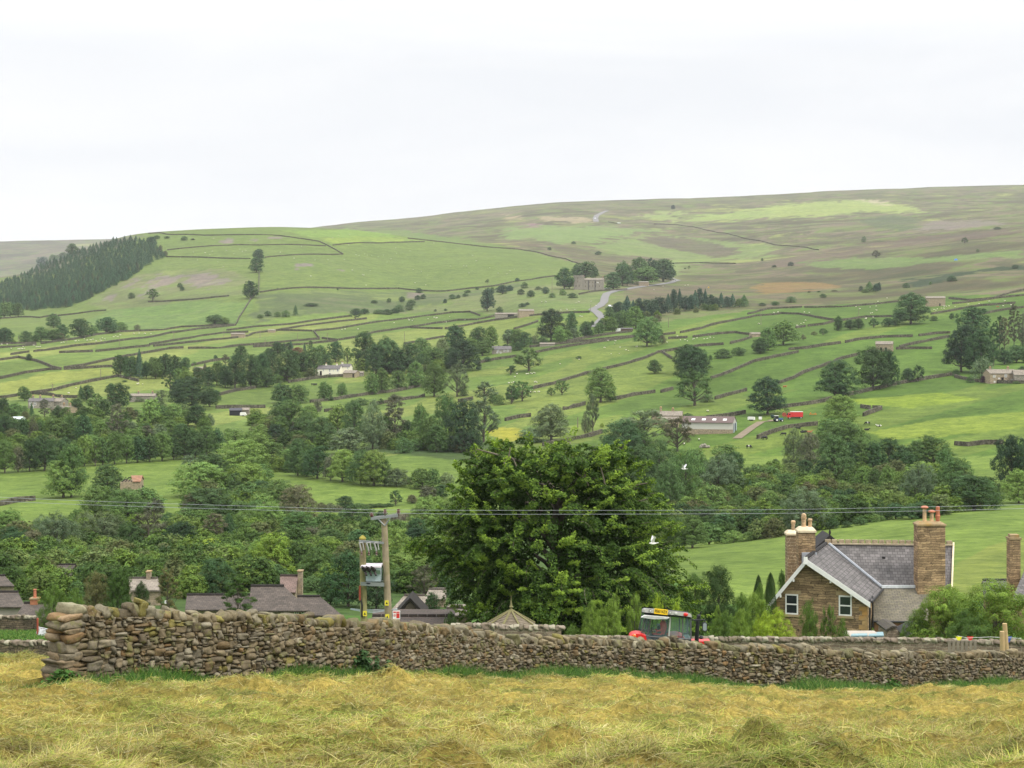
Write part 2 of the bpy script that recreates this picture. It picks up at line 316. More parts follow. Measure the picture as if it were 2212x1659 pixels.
# ------------------------------------------------------------------ field walls measured along their feet
WALLS = [
 ('hilltop', [('A',1230,170),('A',1330,165),('A',1450,180),('A',1700,186),('A',2100,180),('B',150,182),('B',350,207),('B',550,238),('B',620,272),('B',700,316),('B',745,342)]),
 ('hilltop', [('A',1385,308),('A',1500,296),('A',1750,274),('A',2000,264),('A',2150,268),('B',300,264),('B',600,276)]),
 ('hilltop', [('A',1380,364),('A',1600,368),('A',1900,378),('A',2080,378)]),
 ('hilltop', [('B',100,368),('B',300,351),('B',640,346),('B',745,343)]),
 ('hilltop', [('B',660,268),('B',800,254),('B',960,249),('B',1150,244),('B',1420,238)]),
 ('hilltop', [('A',2150,490),('A',2147,650),('A',2080,715),('A',2030,795),('A',1985,865),('A',1960,920)]),
 ('hill', [('B',55,660),('B',200,637),('B',430,620),('B',800,630),('B',1200,626),('B',1590,651),('B',1800,626),('B',2000,606),('C',70,900),('C',200,885),('C',400,855)]),
 ('hill', [('A',480,853),('A',640,836),('A',780,816),('A',880,809)]),
 ('hill', [('A',0,875),('A',150,864),('A',330,869),('A',470,844)]),
 ('hill', [('A',1230,740),('A',1350,735),('A',1470,728),('A',1680,713),('A',1900,690)]),
 ('moor', [('B',1280,210),('B',1500,234),('B',1800,266),('B',2100,294),('C',110,634),('C',250,657),('C',400,697),('C',500,716),('C',600,752)]),
 ('moor', [('C',840,404),('C',920,419)]),
 ('moor', [('C',1220,423),('C',1400,426),('C',1550,446),('C',1640,471),('C',1800,497),('C',2000,547),('D',20,562),('D',150,597),('D',350,612),('D',510,639)]),
 ('moor', [('C',1350,750),('C',1600,745),('C',1900,750)]),
 ('leftfields', [('A',340,1086),('A',600,1051),('A',800,1011),('A',1000,986),('A',1350,971),('A',1500,946),('A',1700,941),('A',1960,930)]),
 ('leftfields', [('A',280,1150),('A',420,1136),('A',600,1108),('A',850,1083),('A',1150,1043),('A',1400,998),('A',1650,963),('A',1950,934)]),
 ('leftfields', [('A',795,1150),('A',1000,1128),('A',1240,1104)]),
 ('leftfields', [('A',1240,1094),('A',1450,1058),('A',1650,1023),('A',1850,996),('A',2060,990)]),
 ('leftfields', [('A',1275,1107),('A',1550,1078),('A',1900,1042),('A',2060,1021),('B',0,1000),('B',200,975),('B',400,940),('B',600,916),('B',940,878)]),
 ('leftfields', [('A',1880,975),('B',0,946),('B',330,922),('B',560,887),('B',800,857)]),
 ('midfields', [('B',510,981),('B',700,961),('B',900,926),('B',1100,896),('B',1400,856),('B',1650,827),('B',1800,822),('B',1880,852)]),
 ('midfields', [('B',200,974),('B',490,981)]),
 ('midfields', [('B',500,981),('B',545,1040)]),
 ('midfields', [('B',0,1096),('B',300,1066),('B',550,1046)]),
 ('midfields', [('B',570,1042),('B',700,1056),('B',860,1032),('B',1000,992),('B',1200,962),('B',1500,917),('B',1700,891),('B',1860,886),('B',2000,857)]),
 ('midfields', [('B',0,1112),('B',400,1092),('B',690,1062)]),
 ('midfields', [('B',1300,951),('B',1570,961)]),
 ('midfields', [('B',1590,961),('B',1700,946),('B',1850,917),('B',2000,892),('B',2212,862)]),
 ('midfields', [('B',1250,1088),('B',1420,1057),('B',1580,1028)]),
 ('whitehouse', [('B',1870,1247),('B',2000,1218),('B',2180,1193)]),
 ('whitehouse', [('B',470,1572),('B',700,1548),('B',950,1508),('B',1200,1478),('B',1390,1433)]),
 ('whitehouse', [('B',970,1598),('B',1200,1558),('B',1420,1523)]),
 ('whitehouse', [('B',590,1648),('B',740,1633)]),
 ('whitehouse', [('B',1700,1568),('B',1820,1548)]),
 ('whitehouse', [('B',290,1408),('B',520,1373),('B',780,1352)]),
 ('whitehouse', [('A',1800,1518),('A',1950,1478),('A',2120,1452)]),
 ('whitehouse', [('A',1790,1621),('A',2000,1618),('A',2200,1614)]),
 ('lowleft', [('A',0,1376),('A',200,1331),('A',400,1301),('A',510,1298)]),
 ('lowleft', [('A',530,1291),('A',700,1266),('A',900,1222),('A',1100,1182),('A',1300,1147),('A',1400,1127),('A',1520,1121)]),
 ('lowleft', [('A',530,1300),('A',740,1287),('A',935,1277)]),
 ('lowleft', [('A',0,1221),('A',150,1201),('A',290,1227),('A',430,1281),('A',500,1296)]),
 ('lowleft', [('A',0,1537),('A',280,1497),('A',450,1472),('A',600,1432),('A',800,1392),('A',980,1357),('A',1150,1397)]),
 ('lowleft', [('A',270,1501),('A',400,1511),('A',530,1531),('A',640,1534)]),
 ('lowleft', [('A',1590,1267),('A',1750,1232),('A',1900,1211)]),
 ('leftfields', [('A',1560,1125),('A',1800,1123),('A',2000,1100),('A',2200,1086)]),
 ('leftfields', [('A',0,1119),('A',150,1107),('A',300,1094)]),
 ('leftfields', [('A',0,1086),('A',300,1081)]),
 ('leftfields', [('A',90,1178),('A',240,1154)]),
 ('leftfields', [('A',490,1161),('A',770,1151)]),
 ('valley', [('E',0,1212),('E',130,1182),('E',290,1167)]),
 ('castle', [('C',600,1007),('C',800,977),('C',1000,967)]),
 ('castle', [('C',190,1187),('C',350,1172),('C',500,1162),('C',690,1157)]),
 ('castle', [('C',60,1297),('C',180,1262),('C',260,1232)]),
 ('castle', [('C',500,1402),('C',650,1372),('C',900,1332),('C',1040,1317)]),
 ('castle', [('C',190,1448),('C',450,1418),('C',700,1393),('C',1050,1357)]),
 ('rightfields', [('C',240,1493),('C',500,1443),('C',800,1398),('C',1050,1363),('C',1280,1347),('C',1400,1332)]),
 ('rightfields', [('C',1340,1377),('C',1500,1367)]),
 ('rightfields', [('C',1440,1327),('C',1600,1297),('C',1700,1262),('C',1900,1222),('C',2060,1187),('C',2212,1177),('D',200,1167),('D',350,1172),('D',500,1202),('D',630,1222)]),
 ('rightfields', [('C',2000,1172),('C',2100,1147),('D',80,1130),('D',200,1122),('D',370,1115)]),
 ('rightfields', [('D',390,1117),('D',700,1112),('D',900,1097),('D',1170,1067)]),
 ('rightfields', [('C',1545,1362),('C',1750,1337),('C',1900,1327),('C',2020,1342)]),
 ('rightfields', [('C',1855,1417),('C',1950,1392),('C',2030,1367)]),
 ('rightfields', [('G',210,247),('G',400,202),('G',500,167),('G',650,122),('G',800,84),('C',950,1598),('C',1150,1538),('C',1250,1493),('C',1430,1463),('C',1600,1438),('C',1800,1423)]),
 ('rightfields', [('C',1290,1488),('C',1370,1543)]),
 ('rightfields', [('G',1690,162),('G',1850,107),('C',2050,1568),('C',2180,1540),('D',150,1528),('D',340,1488)]),
 ('rightfields', [('D',420,1272),('D',550,1257),('D',640,1232),('D',720,1222),('D',900,1197),('D',1140,1192)]),
 ('rightfields', [('D',1440,1172),('D',1600,1147),('D',1750,1117),('D',1850,1102),('D',2140,1082)]),
 ('rightfields', [('D',1590,1042),('D',1750,1057),('D',1950,1042),('D',2100,997),('D',2212,972)]),
 ('rightfields', [('D',1620,1087),('D',1800,1067),('D',2000,1037),('D',2212,1017)]),
 ('rightfields', [('D',1870,1172),('D',2050,1137),('D',2212,1117)]),
 ('rightfields', [('D',730,1408),('D',850,1383),('D',1050,1363),('D',1290,1358)]),
 ('rightfields', [('D',1340,1353),('D',1500,1333),('D',1600,1328)]),
 ('rightfields', [('D',260,1468),('D',400,1458),('D',550,1433),('D',690,1413)]),
 ('rightfields', [('D',1180,1448),('D',1350,1408),('D',1590,1363)]),
 ('rightfields', [('D',1150,1463),('D',1300,1458),('D',1450,1458)]),
 ('rightfields', [('D',900,1498),('D',1000,1478)]),
 ('rightfields', [('H',180,198),('H',300,158),('H',380,112),('D',560,1598),('D',700,1543),('D',850,1508)]),
 ('rightfields', [('D',320,1287),('D',400,1275)]),
 ('lowright', [('H',100,418),('H',250,393),('H',450,368),('H',560,348),('H',700,308),('H',850,278),('H',1000,243),('H',1200,198),('H',1400,163),('H',1620,128)]),
 ('lowright', [('H',860,398),('H',935,408)]),
 ('lowright', [('H',960,408),('H',1030,413),('H',880,468)]),
 ('lowright', [('H',0,658),('H',120,608),('H',250,568),('H',500,543)]),
 ('lowright', [('H',1640,708),('H',1750,718),('H',1880,702),('H',2040,703)]),
 ('lowright', [('H',1640,147),('H',1800,182),('H',2000,196),('H',2212,198)]),
 ('lowright', [('G',470,418),('G',600,388),('G',650,373)]),
 ('lowright', [('F',2090,508),('G',20,500),('G',100,482),('G',200,472)]),
 ('lowright', [('G',900,333),('G',1050,298),('G',1230,273)]),
 ('lowright', [('G',1280,273),('G',1380,248)]),
 ('lowright', [('G',1730,328),('G',1850,293),('G',1990,258)]),
 ('lowright', [('G',300,716),('G',450,697),('G',560,662),('G',700,637),('G',790,607)]),
 ('lowright', [('G',1660,492),('G',1800,477),('G',1980,447)]),
 ('valley', [('F',1150,1342),('F',1310,1327)]),
]
WPX = [[K(*p) for p in w_[1]] for w_ in WALLS]

# ------------------------------------------------------------------ the damp air over the dale
t = NT('haze_air'); vo = t.n('VolumePrincipled'); vo.inputs['Color'].default_value = (.90, .93, .98, 1)
vo.inputs['Density'].default_value = 0.00005; vo.inputs['Anisotropy'].default_value = 0.0
t.l(vo.outputs[0], t.out.inputs['Volume'])
mb = MB(); mb.box(-4600, 4600, -30, 6900, -60, 560)
hz = mb.obj('haze', t.m); hz['kind'] = 'stuff'; hz['label'] = 'thin pale haze in the air over the whole dale'
# ------------------------------------------------------------------ what grows where
def V_(v, *pts): return [K(v, x, y) for x, y in pts]
RGT = (.068,.118,.022); LFT = (.103,.150,.038); VAL = (.102,.150,.033); HILL = (.100,.142,.038)
COVER = [  # colour, moor share, outline
 (HILL, .12, [(-400,380),(700,380),(880,505),(1120,535),(1255,572),(1290,640),(1100,640),(900,660),(700,680),(520,700),(350,700),(200,712),(-400,740)]),
 ((.14,.14,.13), .8, [(-400,380),(300,380),(300,511),(150,575),(-20,610),(-400,640)]),
 ((.098,.160,.044), .25, V_('A',(1230,745),(2080,722),(1960,918),(1500,938),(1250,960),(900,975),(700,900),(900,800))),
 ((.13,.165,.062), .5, V_('A',(700,745),(900,622),(1110,525),(1300,470),(1900,470),(2080,560),(1980,690),(1500,720),(1250,760),(900,800))),
 ((.145,.195,.042), 0, V_('B',(600,225),(800,185),(1150,205),(1420,232),(960,243),(700,258))),
 ((.125,.19,.045), 0, V_('B',(300,150),(900,140),(1280,200),(800,190),(500,200))),
 ((.125,.14,.062), 1, [(855,495),(1123,537),(1252,571),(1262,602),(1330,622),(1310,655),(1420,692),(1589,664),(1700,665),(1940,648),(2030,641),(2600,620),(2600,370),(700,370),(690,494),(800,498)]),
 ((.074,.112,.042), .45, V_('B',(0,705),(60,668),(430,645),(1590,662),(2000,620),(2212,585),(2300,640),(1700,705),(1350,790),(1200,830),(900,835),(780,825),(350,860),(0,900))),
 ((.125,.165,.058), .45, V_('B',(1200,832),(1350,792),(1600,742),(2212,605),(2900,560),(2900,760),(2500,850),(2000,850),(1900,820),(1700,800),(1350,825))),
 ((.115,.165,.052), .4, V_('C',(0,960),(600,1010),(960,975),(720,1130),(0,1150))),
 ((.120,.160,.050), .6, V_('C',(850,1000),(2212,900),(2212,1110),(1240,1235),(800,1120))),
 ((.20,.25,.075), .25, V_('D',(-60,310),(200,262),(450,242),(850,212),(1050,237),(1400,302),(1380,320),(900,325),(450,365),(-60,380))),
 ((.30,.27,.19), .3, V_('D',(850,216),(980,222),(1130,258),(1010,262),(860,235))),
 ((.19,.25,.075), .3, V_('C',(1250,402),(1400,380),(1700,335),(2212,288),(2212,370),(1700,402))),
 ((.19,.24,.085), .3, V_('C',(1050,375),(1200,330),(1500,302),(1350,382))),
 ((.13,.19,.062), .3, V_('C',(0,455),(400,432),(1000,452),(1400,475),(1150,485),(800,560),(400,580),(200,542),(0,548))),
 ((.13,.18,.06), .35, V_('C',(700,600),(1200,500),(2212,600),(2212,690),(1500,760),(1400,880),(1000,700))),
 ((.085,.07,.05), .5, V_('C',(370,602),(500,600),(720,655),(600,672),(450,652))),
 ((.085,.075,.05), .5, V_('C',(520,700),(700,682),(1100,690),(1400,705),(1000,738),(600,738))),
 ((.10,.075,.055), .5, V_('C',(0,552),(350,580),(200,602),(0,606))),
 ((.085,.08,.05), .4, V_('C',(1080,545),(1250,512),(1500,540),(1800,590),(1950,650),(1750,705),(1400,640))),
 ((.27,.22,.14), .3, V_('C',(0,345),(150,347),(130,380),(0,392))),
 ((.25,.21,.14), .35, V_('C',(280,360),(700,372),(720,402),(350,412))),
 ((.17,.11,.12), .2, V_('C',(90,432),(150,415),(280,425),(250,447))),
 ((.080,.082,.040), .75, V_('D',(-900,900),(0,742),(500,640),(950,570),(2300,445),(2300,940),(1200,1050),(0,1120),(-900,1150))),
 ((.105,.08,.062), .45, V_('D',(0,742),(500,640),(800,622),(950,570),(2212,452),(2212,490),(1500,590),(900,650),(700,725),(0,790))),
 ((.10,.155,.045), .3, V_('D',(330,755),(700,700),(1400,690),(2212,640),(2212,690),(1300,740),(1100,800),(500,780))),
 ((.030,.045,.022), 0, V_('D',(1240,905),(1500,855),(1750,820),(2000,780),(2212,765),(2300,790),(1900,812),(1650,880),(1450,932),(1280,942))),
 ((.18,.115,.045), .4, V_('D',(0,930),(300,895),(560,905),(700,935),(400,975),(0,1005))),
 ((.070,.09,.045), .3, V_('D',(850,400),(1100,342),(1380,380),(1300,470),(950,462))),
 ((.15,.13,.115), .3, V_('D',(1450,392),(1950,392),(2100,440),(1300,482))),
 ((.10,.085,.055), .5, V_('C',(1000,985),(1300,935),(1900,915),(1980,950),(1500,1010),(1000,1062))),
 ((.16,.185,.046), 0, V_('E',(-60,200),(500,95),(930,72),(970,115),(600,180),(250,255),(-60,305))),
 ((.20,.20,.03), 0, V_('G',(-130,600),(-40,565),(60,560),(150,575),(120,610),(40,670),(-60,680),(-140,660))),
 ((.135,.185,.026), 0, V_('H',(780,330),(1500,270),(1900,330),(1300,400),(850,375))),
 ((.130,.175,.030), 0, V_('H',(950,600),(1500,480),(2300,420),(2300,560),(1500,650),(1000,660))),
 ((.125,.155,.038), 0, V_('L',(1560,760),(1680,600),(1950,440),(2300,350),(2600,320),(2600,840),(1700,840))),
 ((.035,.065,.02), .2, V_('F',(900,730),(1100,770),(1400,800),(1700,835),(1900,860),(2050,790),(1980,700),(1800,670),(1300,650),(1000,690))),
]
def inpoly(px, py, poly):
    P = np.array(poly); n = len(P); ins = np.zeros(px.shape, bool)
    j = n-1
    for i in range(n):
        xi, yi = P[i]; xj, yj = P[j]
        c = ((yi > py) != (yj > py)) & (px < (xj-xi)*(py-yi)/((yj-yi) or 1e-9)+xi)
        ins ^= c; j = i
    return ins
SCREE = V_('A',(960,620),(1100,560),(1250,520),(1500,490),(1900,490),(1880,560),(1700,620),(1350,600),(1200,700),(1050,690),(850,730))
SCARS = [V_('A',(1820,235),(1880,205),(1940,215),(1935,250),(1850,255)), V_('A',(2080,215),(2140,212),(2130,232)), V_('B',(320,425),(350,412),(500,420),(490,440),(340,448)),
         V_('B',(340,462),(400,458),(390,482)), V_('B',(690,468),(745,472),(740,488)), V_('B',(1270,662),(1400,660),(1350,712),(1290,705)), V_('B',(110,200),(240,198),(230,212),(120,214))]
def landcover(x, y, z):
    yy = np.maximum(y, 8)
    px = CX+F*x/yy; py = HY-F*z/yy
    n1 = fbm(x/60, y/60, 31, 4); n2 = fbm(x/25, y/25, 37, 3)
    qx = px + n1*16*np.clip(y/1500, .3, 1.6) + n2*26; qy = py + n2*9*np.clip(y/2500, .2, 1)
    n = len(x); col = np.empty((n, 3)); moor = np.zeros(n)
    t = np.clip((px-700)/900, 0, 1)[:, None]
    col[:] = np.array(LFT)*(1-t)+np.array(RGT)*t
    low = (py > 985)
    col[low] = VAL
    sl = np.where(px > 1100, .27, .13)*(px-1100)
    q = vnoise((px+(py+sl)*1.5)/330, (py+sl)/21, 41)+.5
    q = np.floor(q*5+.12*n2)/5-.4
    g = np.where((py > 640) & (py < 985), q, 0)[:, None]
    col = col*(1+.42*g) * np.where(g > .1, np.array([1.25, 1.04, 1.15]), 1)
    col = col*(1+.16*n1)[:, None]
    for c, m, poly in COVER:
        xs = [p[0] for p in poly]; ys = [p[1] for p in poly]
        sel = np.nonzero((px > min(xs)-30) & (px < max(xs)+30) & (py > min(ys)-25) & (py < max(ys)+25))[0]
        if not len(sel): continue
        ins = sel[inpoly(qx[sel], qy[sel], poly)]
        col[ins] = c; moor[ins] = m
    s_ = inpoly(qx, qy, SCREE) & (fbm(x/14, y/40, 51, 3) > .02)
    col[s_] = (.19, .165, .155)
    for s in SCARS: 
        k = inpoly(px+n2*6, py+n1*3, s); col[k] = (.15, .13, .12)
    # near ground: mown field, rank grass, gardens
    near = (y < 150) & ((y < 126) | (px < 1470))
    col[near] = (.055, .11, .024)
    kn = (y > 125) & (y < 300) & (qy > 1120) & (qx < 1440)
    col[kn] = (.05, .085, .025)
    kk = (y < 60)
    col[kk] = (.07, .12, .025)
    return np.concatenate([col, np.ones((n, 1))], 1), np.stack([moor, moor, moor], 1)

def land_mat():
    t = NT('turf'); co_ = t.n('TexCoord').outputs['Object']
    a = t.n('VertexColor', layer_name='cover'); b = t.n('VertexColor', layer_name='moor')
    big = t.noise(.012, co_, 5, .6); mid = t.noise(.085, co_, 5, .65); fine = t.noise(.7, co_, 4, .7); tuft = t.noise(.26, co_, 5, .75, .6)
    c = t.mix(1, a.outputs[0], t.ramp(mid, [(.3, (.72, .76, .74, 1)), (.7, (1.26, 1.22, 1.2, 1))]), 'MULTIPLY')
    c = t.mix(1, c, t.ramp(fine, [(.25, (.72, .75, .72, 1)), (.75, (1.25, 1.22, 1.2, 1))]), 'MULTIPLY')
    c = t.mix(1, c, t.ramp(big, [(.3, (.93, .95, .95, 1)), (.7, (1.08, 1.05, 1.0, 1))]), 'MULTIPLY')
    c = t.mix(1, c, t.ramp(tuft, [(.36, (.70, .76, .70, 1)), (.48, (1, 1, 1, 1)), (.66, (1.2, 1.18, 1.1, 1))]), 'MULTIPLY')
    # heather, bent grass and bracken patches, contrast raised to suggest patches of sun
    mo = t.noise(.0048, co_, 10, .66, .5)
    hc = t.ramp(mo, [(.34, (.032, .040, .018, 1)), (.42, (.085, .064, .040, 1)), (.47, (.110, .160, .038, 1)), (.52, (.165, .118, .092, 1)), (.57, (.075, .085, .035, 1)), (.64, (.25, .27, .08, 1))])
    hc = t.mix(1, hc, (.86, .88, .84, 1), 'MULTIPLY')
    mo2 = t.noise(.016, co_, 9, .72, .5)
    hc = t.mix(t.ramp(mo2, [(.50, (0, 0, 0, 1)), (.56, (.85, .85, .85, 1))]), hc, (.055, .050, .032, 1))
    mask = t.math('MULTIPLY', b.outputs[0], t.math('MULTIPLY_ADD', big, 0.0))
    mask.node.inputs[1].default_value = .9; t.t.links.remove(mask.node.inputs[1].links[0]) if mask.node.inputs[1].links else None
    mask.node.inputs[1].default_value = .85
    c = t.mix(mask, c, hc)
    t.pr(c, .95, fine, .6, .35, .08); return t.m
M_LAND = land_mat()
def terrain_part(name, ys, us, grow):
    U, Y = np.meshgrid(us, ys); X = U*(Y+25)
    Z = H(X.ravel(), Y.ravel()); x, y = X.ravel(), Y.ravel()
    V = np.stack([x, y, Z], 1)
    r, c = len(ys), len(us); i = np.arange((r-1)*(c-1)); a = (i//(c-1))*c+i % (c-1)
    Q = np.stack([a, a+1, a+c+1, a+c], 1)
    cov, mo = landcover(x, y, Z)
    o = link(name, np_mesh(name, V, Q, M_LAND, dict(cover=cov, moor=mo), smooth=True)); o['kind'] = 'structure'; return o
yl = np.exp(np.linspace(math.log(20), math.log(6400), 880))
k1 = int(np.searchsorted(yl, 230)); k2 = int(np.searchsorted(yl, 1250))
us = np.linspace(-.55, .55, 520)
terrain_part('ground', np.concatenate([np.arange(-9, 19.9, .8), yl[:k1+1]]), us, 0)
terrain_part('valley_fields', yl[k1:k2+1], us, 0)
terrain_part('hills', yl[k2:], us, 0)

# ------------------------------------------------------------------ far field walls
def farwall_mat():
    t = NT('field_wall_stone'); co_ = t.n('TexCoord').outputs['Object']
    v = t.n('TexVoronoi', i_Scale=2.2); t.l(co_, v.inputs['Vector'])
    c = t.ramp(v.outputs['Color'], [(.1, (.045, .043, .033, 1)), (.5, (.085, .080, .060, 1)), (.9, (.15, .14, .11, 1))])
    f = t.noise(.25, co_, 5, .65)
    c = t.mix(1, c, t.ramp(f, [(.35, (.7, .72, .66, 1)), (.68, (1.25, 1.2, 1.15, 1))]), 'MULTIPLY')
    t.pr(c, .95, v.outputs['Distance'], .8, .15, .1); return t.m
M_FWALL = farwall_mat()
REG_W = dict(hilltop='across the green hilltop left of centre', hill='across the long green hillside', moor='on the open moorland', leftfields='in the upper left pastures',
    midfields='in the pastures above the white house', whitehouse='around the white farmhouse fields', lowleft='in the lower left meadows', valley='on the valley floor',
    castle='below the towered house', rightfields='on the upper right pastures', lowright='on the lower right slope')
def ordinal(i, n):
    if n == 1: return ''
    W_ = ['first','second','third','fourth','fifth','sixth','seventh','eighth','ninth','tenth','eleventh','twelfth','thirteenth','fourteenth','fifteenth','sixteenth','seventeenth','eighteenth','nineteenth','twentieth']
    return (W_[i] if i < 20 else ('twenty-' + W_[i-20] if i < 29 else ('thirtieth' if i == 29 else 'thirty-'+W_[i-30]))) if i else 'first'
byreg = {}
for i, (rg, _) in enumerate(WALLS): byreg.setdefault(rg, []).append(i)
for rg, ids in byreg.items():
    ids.sort(key=lambda i: sum(p[1] for p in WPX[i])/len(WPX[i]))
    for rank, i in enumerate(ids):
        pts = [cast(*p) for p in WPX[i]]
        # resample on the ground every few metres
        line = [pts[0]]
        for a, b in zip(pts, pts[1:]):
            L = (b.xy-a.xy).length; n = max(1, int(L/max(3.0, a.y/160)))
            for k in range(1, n+1): line.append(a.lerp(b, k/n))
        mb = MB(); n = len(line); hgt = []
        dmean = sum(p.y for p in line)/n
        r_ = random.Random(i)
        hh = 1.32 if dmean > 500 else 1.25
        for k, p in enumerate(line):
            t_ = (line[min(k+1, n-1)]-line[max(k-1, 0)]); t_.z = 0; t_.normalize(); s = Vector((-t_.y, t_.x, 0))
            z0 = h1(p.x, p.y)
            h_ = hh*(1 + r_.uniform(-.09, .09) + .10*float(vnoise(p.x/18, p.y/18, 77))) 
            if r_.random() < .03: h_ *= .72
            ww = .38
            for off, zz in ((-ww, -.8), (-ww*.72, h_), (ww*.72, h_), (ww, -.8)):
                q = p + s*off; mb.v.append((q.x, q.y, z0+zz))
        for k in range(n-1):
            for j in range(3): mb.f.append((k*4+j, k*4+j+1, k*4+j+5, k*4+j+4)); mb.m.append(0)
        mb.f.append((0, 1, 2, 3)); mb.f.append(((n-1)*4+3, (n-1)*4+2, (n-1)*4+1, (n-1)*4)); mb.m += [0, 0]
        o = mb.obj('field_wall', M_FWALL)
        lab = f"grey dry stone wall {REG_W[rg]}" + (f", {ordinal(rank, len(ids))} down" if len(ids) > 1 else '')
        prop(o, lab, 'stone wall', 'dry stone walls dividing the fields', 'thing')

# ------------------------------------------------------------------ moor road
def ribbon(name, pxs, width, mat, lift=.12, label=None, cat=None, kind='structure', d0=20):
    pts = [cast(*p, d0=d0) for p in pxs]; line = [pts[0]]
    for a, b in zip(pts, pts[1:]):
        n = max(2, int((b-a).length/6))
        for k in range(1, n+1): line.append(a.lerp(b, k/n))
    mb = MB(); n = len(line)
    for k, p in enumerate(line):
        t_ = line[min(k+2, n-1)]-line[max(k-2, 0)]; t_.z = 0; t_.normalize(); s = Vector((-t_.y, t_.x, 0))
        for off in (-width/2, 0, width/2):
            q = p+s*off; mb.v.append((q.x, q.y, h1(q.x, q.y)+lift))
    for k in range(n-1):
        for j in range(2): mb.f.append((k*3+j, k*3+j+1, k*3+j+4, k*3+j+3)); mb.m.append(0)
    o = mb.obj(name, mat); o['kind'] = kind; return o
M_ROAD = plain('road_asphalt', (.155, .15, .145), .9, .08, .3)
ribbon('road', [K('C',725,1278),K('C',765,1240),K('C',800,1205),K('C',770,1175),K('C',745,1152),K('C',710,1132),K('C',770,1105),K('C',808,1070),K('C',815,1030),K('C',830,1003),K('C',900,978),K('C',1050,952),K('C',1200,932),K('C',1350,912),K('C',1425,888),K('C',1362,872)], 6.2, M_ROAD, .35)
ribbon('moor_road', [K('C',742,404),K('C',735,375),K('C',750,350),K('C',830,312)], 11, M_ROAD, .6, d0=2300)
ribbon('moor_road', [K('C',840,406),K('C',900,413),K('C',950,418)], 7, M_ROAD, .8, d0=1500)
M_TRK = plain('track_earth', (.17, .135, .09), .95, .15, .3)
ribbon('farm_track', [K('G',1910,655),K('G',1970,610),K('G',2040,560),K('G',2110,515),K('G',2212,508),K('H',120,500)], 2.8, M_TRK, .15)
# ------------------------------------------------------------------ the near dry stone wall
WD = [(-60,34.2),(105,35.2),(150,36),(550,39),(800,43),(1068,50),(1354,54),(1615,56),(1837,58),(2139,62),(2350,65),(2700,70)]
WT = [(95,1309),(150,1304),(300,1308),(450,1315),(550,1320),(650,1327),(750,1333),(850,1340),(950,1348),(1050,1364),(1100,1371),(1200,1374),(1354,1378),(1500,1384),(1615,1388),(1700,1394),(1837,1402),(2000,1407),(2139,1406),(2350,1408),(2700,1412)]
def wall_d(px): return np.interp(px, [a for a, b in WD], [b for a, b in WD])
_wp = np.linspace(138, 2560, 900); _wd = wall_d(_wp)
for _ in range(60): _wd[1:-1] = .25*_wd[:-2]+.5*_wd[1:-1]+.25*_wd[2:]
_wx = (_wp-CX)/F*_wd
_ws = np.concatenate([[0], np.cumsum(np.hypot(np.diff(_wx), np.diff(_wd)))])
_wtop = (HY-np.interp(_wp, [a for a, b in WT], [b for a, b in WT]))/F*_wd
WLEN = float(_ws[-1])
def wpos(s): return float(np.interp(s, _ws, _wx)), float(np.interp(s, _ws, _wd))
def wframe(s):
    x0, y0 = wpos(max(s-.4, 0)); x1, y1 = wpos(min(s+.4, WLEN)); t = Vector((x1-x0, y1-y0, 0)).normalized()
    return t, Vector((t.y, -t.x, 0))      # along, towards the viewer
def wbase(s): x, y = wpos(s); return h1(x, y)-.12
def wtop(s): return float(np.interp(s, _ws, _wtop))
# rounded block template
def block_template(k=3):
    vs = {}; V = []; Q = []
    def vid(p):
        if p not in vs: vs[p] = len(V); V.append(p)
        return vs[p]
    for ax in range(3):
        for sgn in (0, k):
            for i in range(k):
                for j in range(k):
                    c = []
                    for a, b in ((0, 0), (1, 0), (1, 1), (0, 1)):
                        p = [0, 0, 0]; p[ax] = sgn; p[(ax+1) % 3] = i+a; p[(ax+2) % 3] = j+b; c.append(vid(tuple(p)))
                    Q.append(c if sgn else c[::-1])
    V = np.array(V, float)/k*2-1
    return V, np.array(Q)
BV, BQ = block_template(4)
def stone_verts(size, rot, pos, r_, rnd=.5):
    """one weathered stone: size (along, out, up) half extents"""
    V = BV.copy()
    sph = V/np.linalg.norm(V, axis=1)[:, None]
    k = rnd*r_.uniform(.7, 1.25)
    # keep corners rounded, faces flattish
    V = V*(1-k*.55)+sph*(k*.55)*1.25
    seed = r_.randint(0, 9999)
    ph = np.array([r_.uniform(0, 6.3) for _ in range(6)])
    V = V*(1+.10*np.sin(V[:, [1]]*2.3+ph[0])+.09*np.sin(V[:, [2]]*2.9+ph[1]))
    V[:, 0] += .13*np.sin(V[:, 2]*1.7+ph[2]); V[:, 2] += .12*np.sin(V[:, 0]*1.6+ph[3]); V[:, 1] += .14*np.sin(V[:, 0]*2+V[:, 2]*2+ph[4])
    V += (np.random.default_rng(seed).random(V.shape)-.5)*.09
    V = V*np.array(size)
    return V @ rot.T + pos
STC = [((.165,.132,.085),6),((.205,.165,.108),5),((.17,.118,.066),3),((.19,.168,.125),5),((.245,.21,.15),3),((.135,.13,.07),2.5),((.22,.135,.062),.5),((.10,.082,.06),3),((.30,.27,.20),1.0),((.19,.165,.05),.8)]
STC = [((a[0]*.66+.034, a[1]*.68+.026, a[2]*.72+.012), b) for a, b in STC]
_scw = [b for a, b in STC]
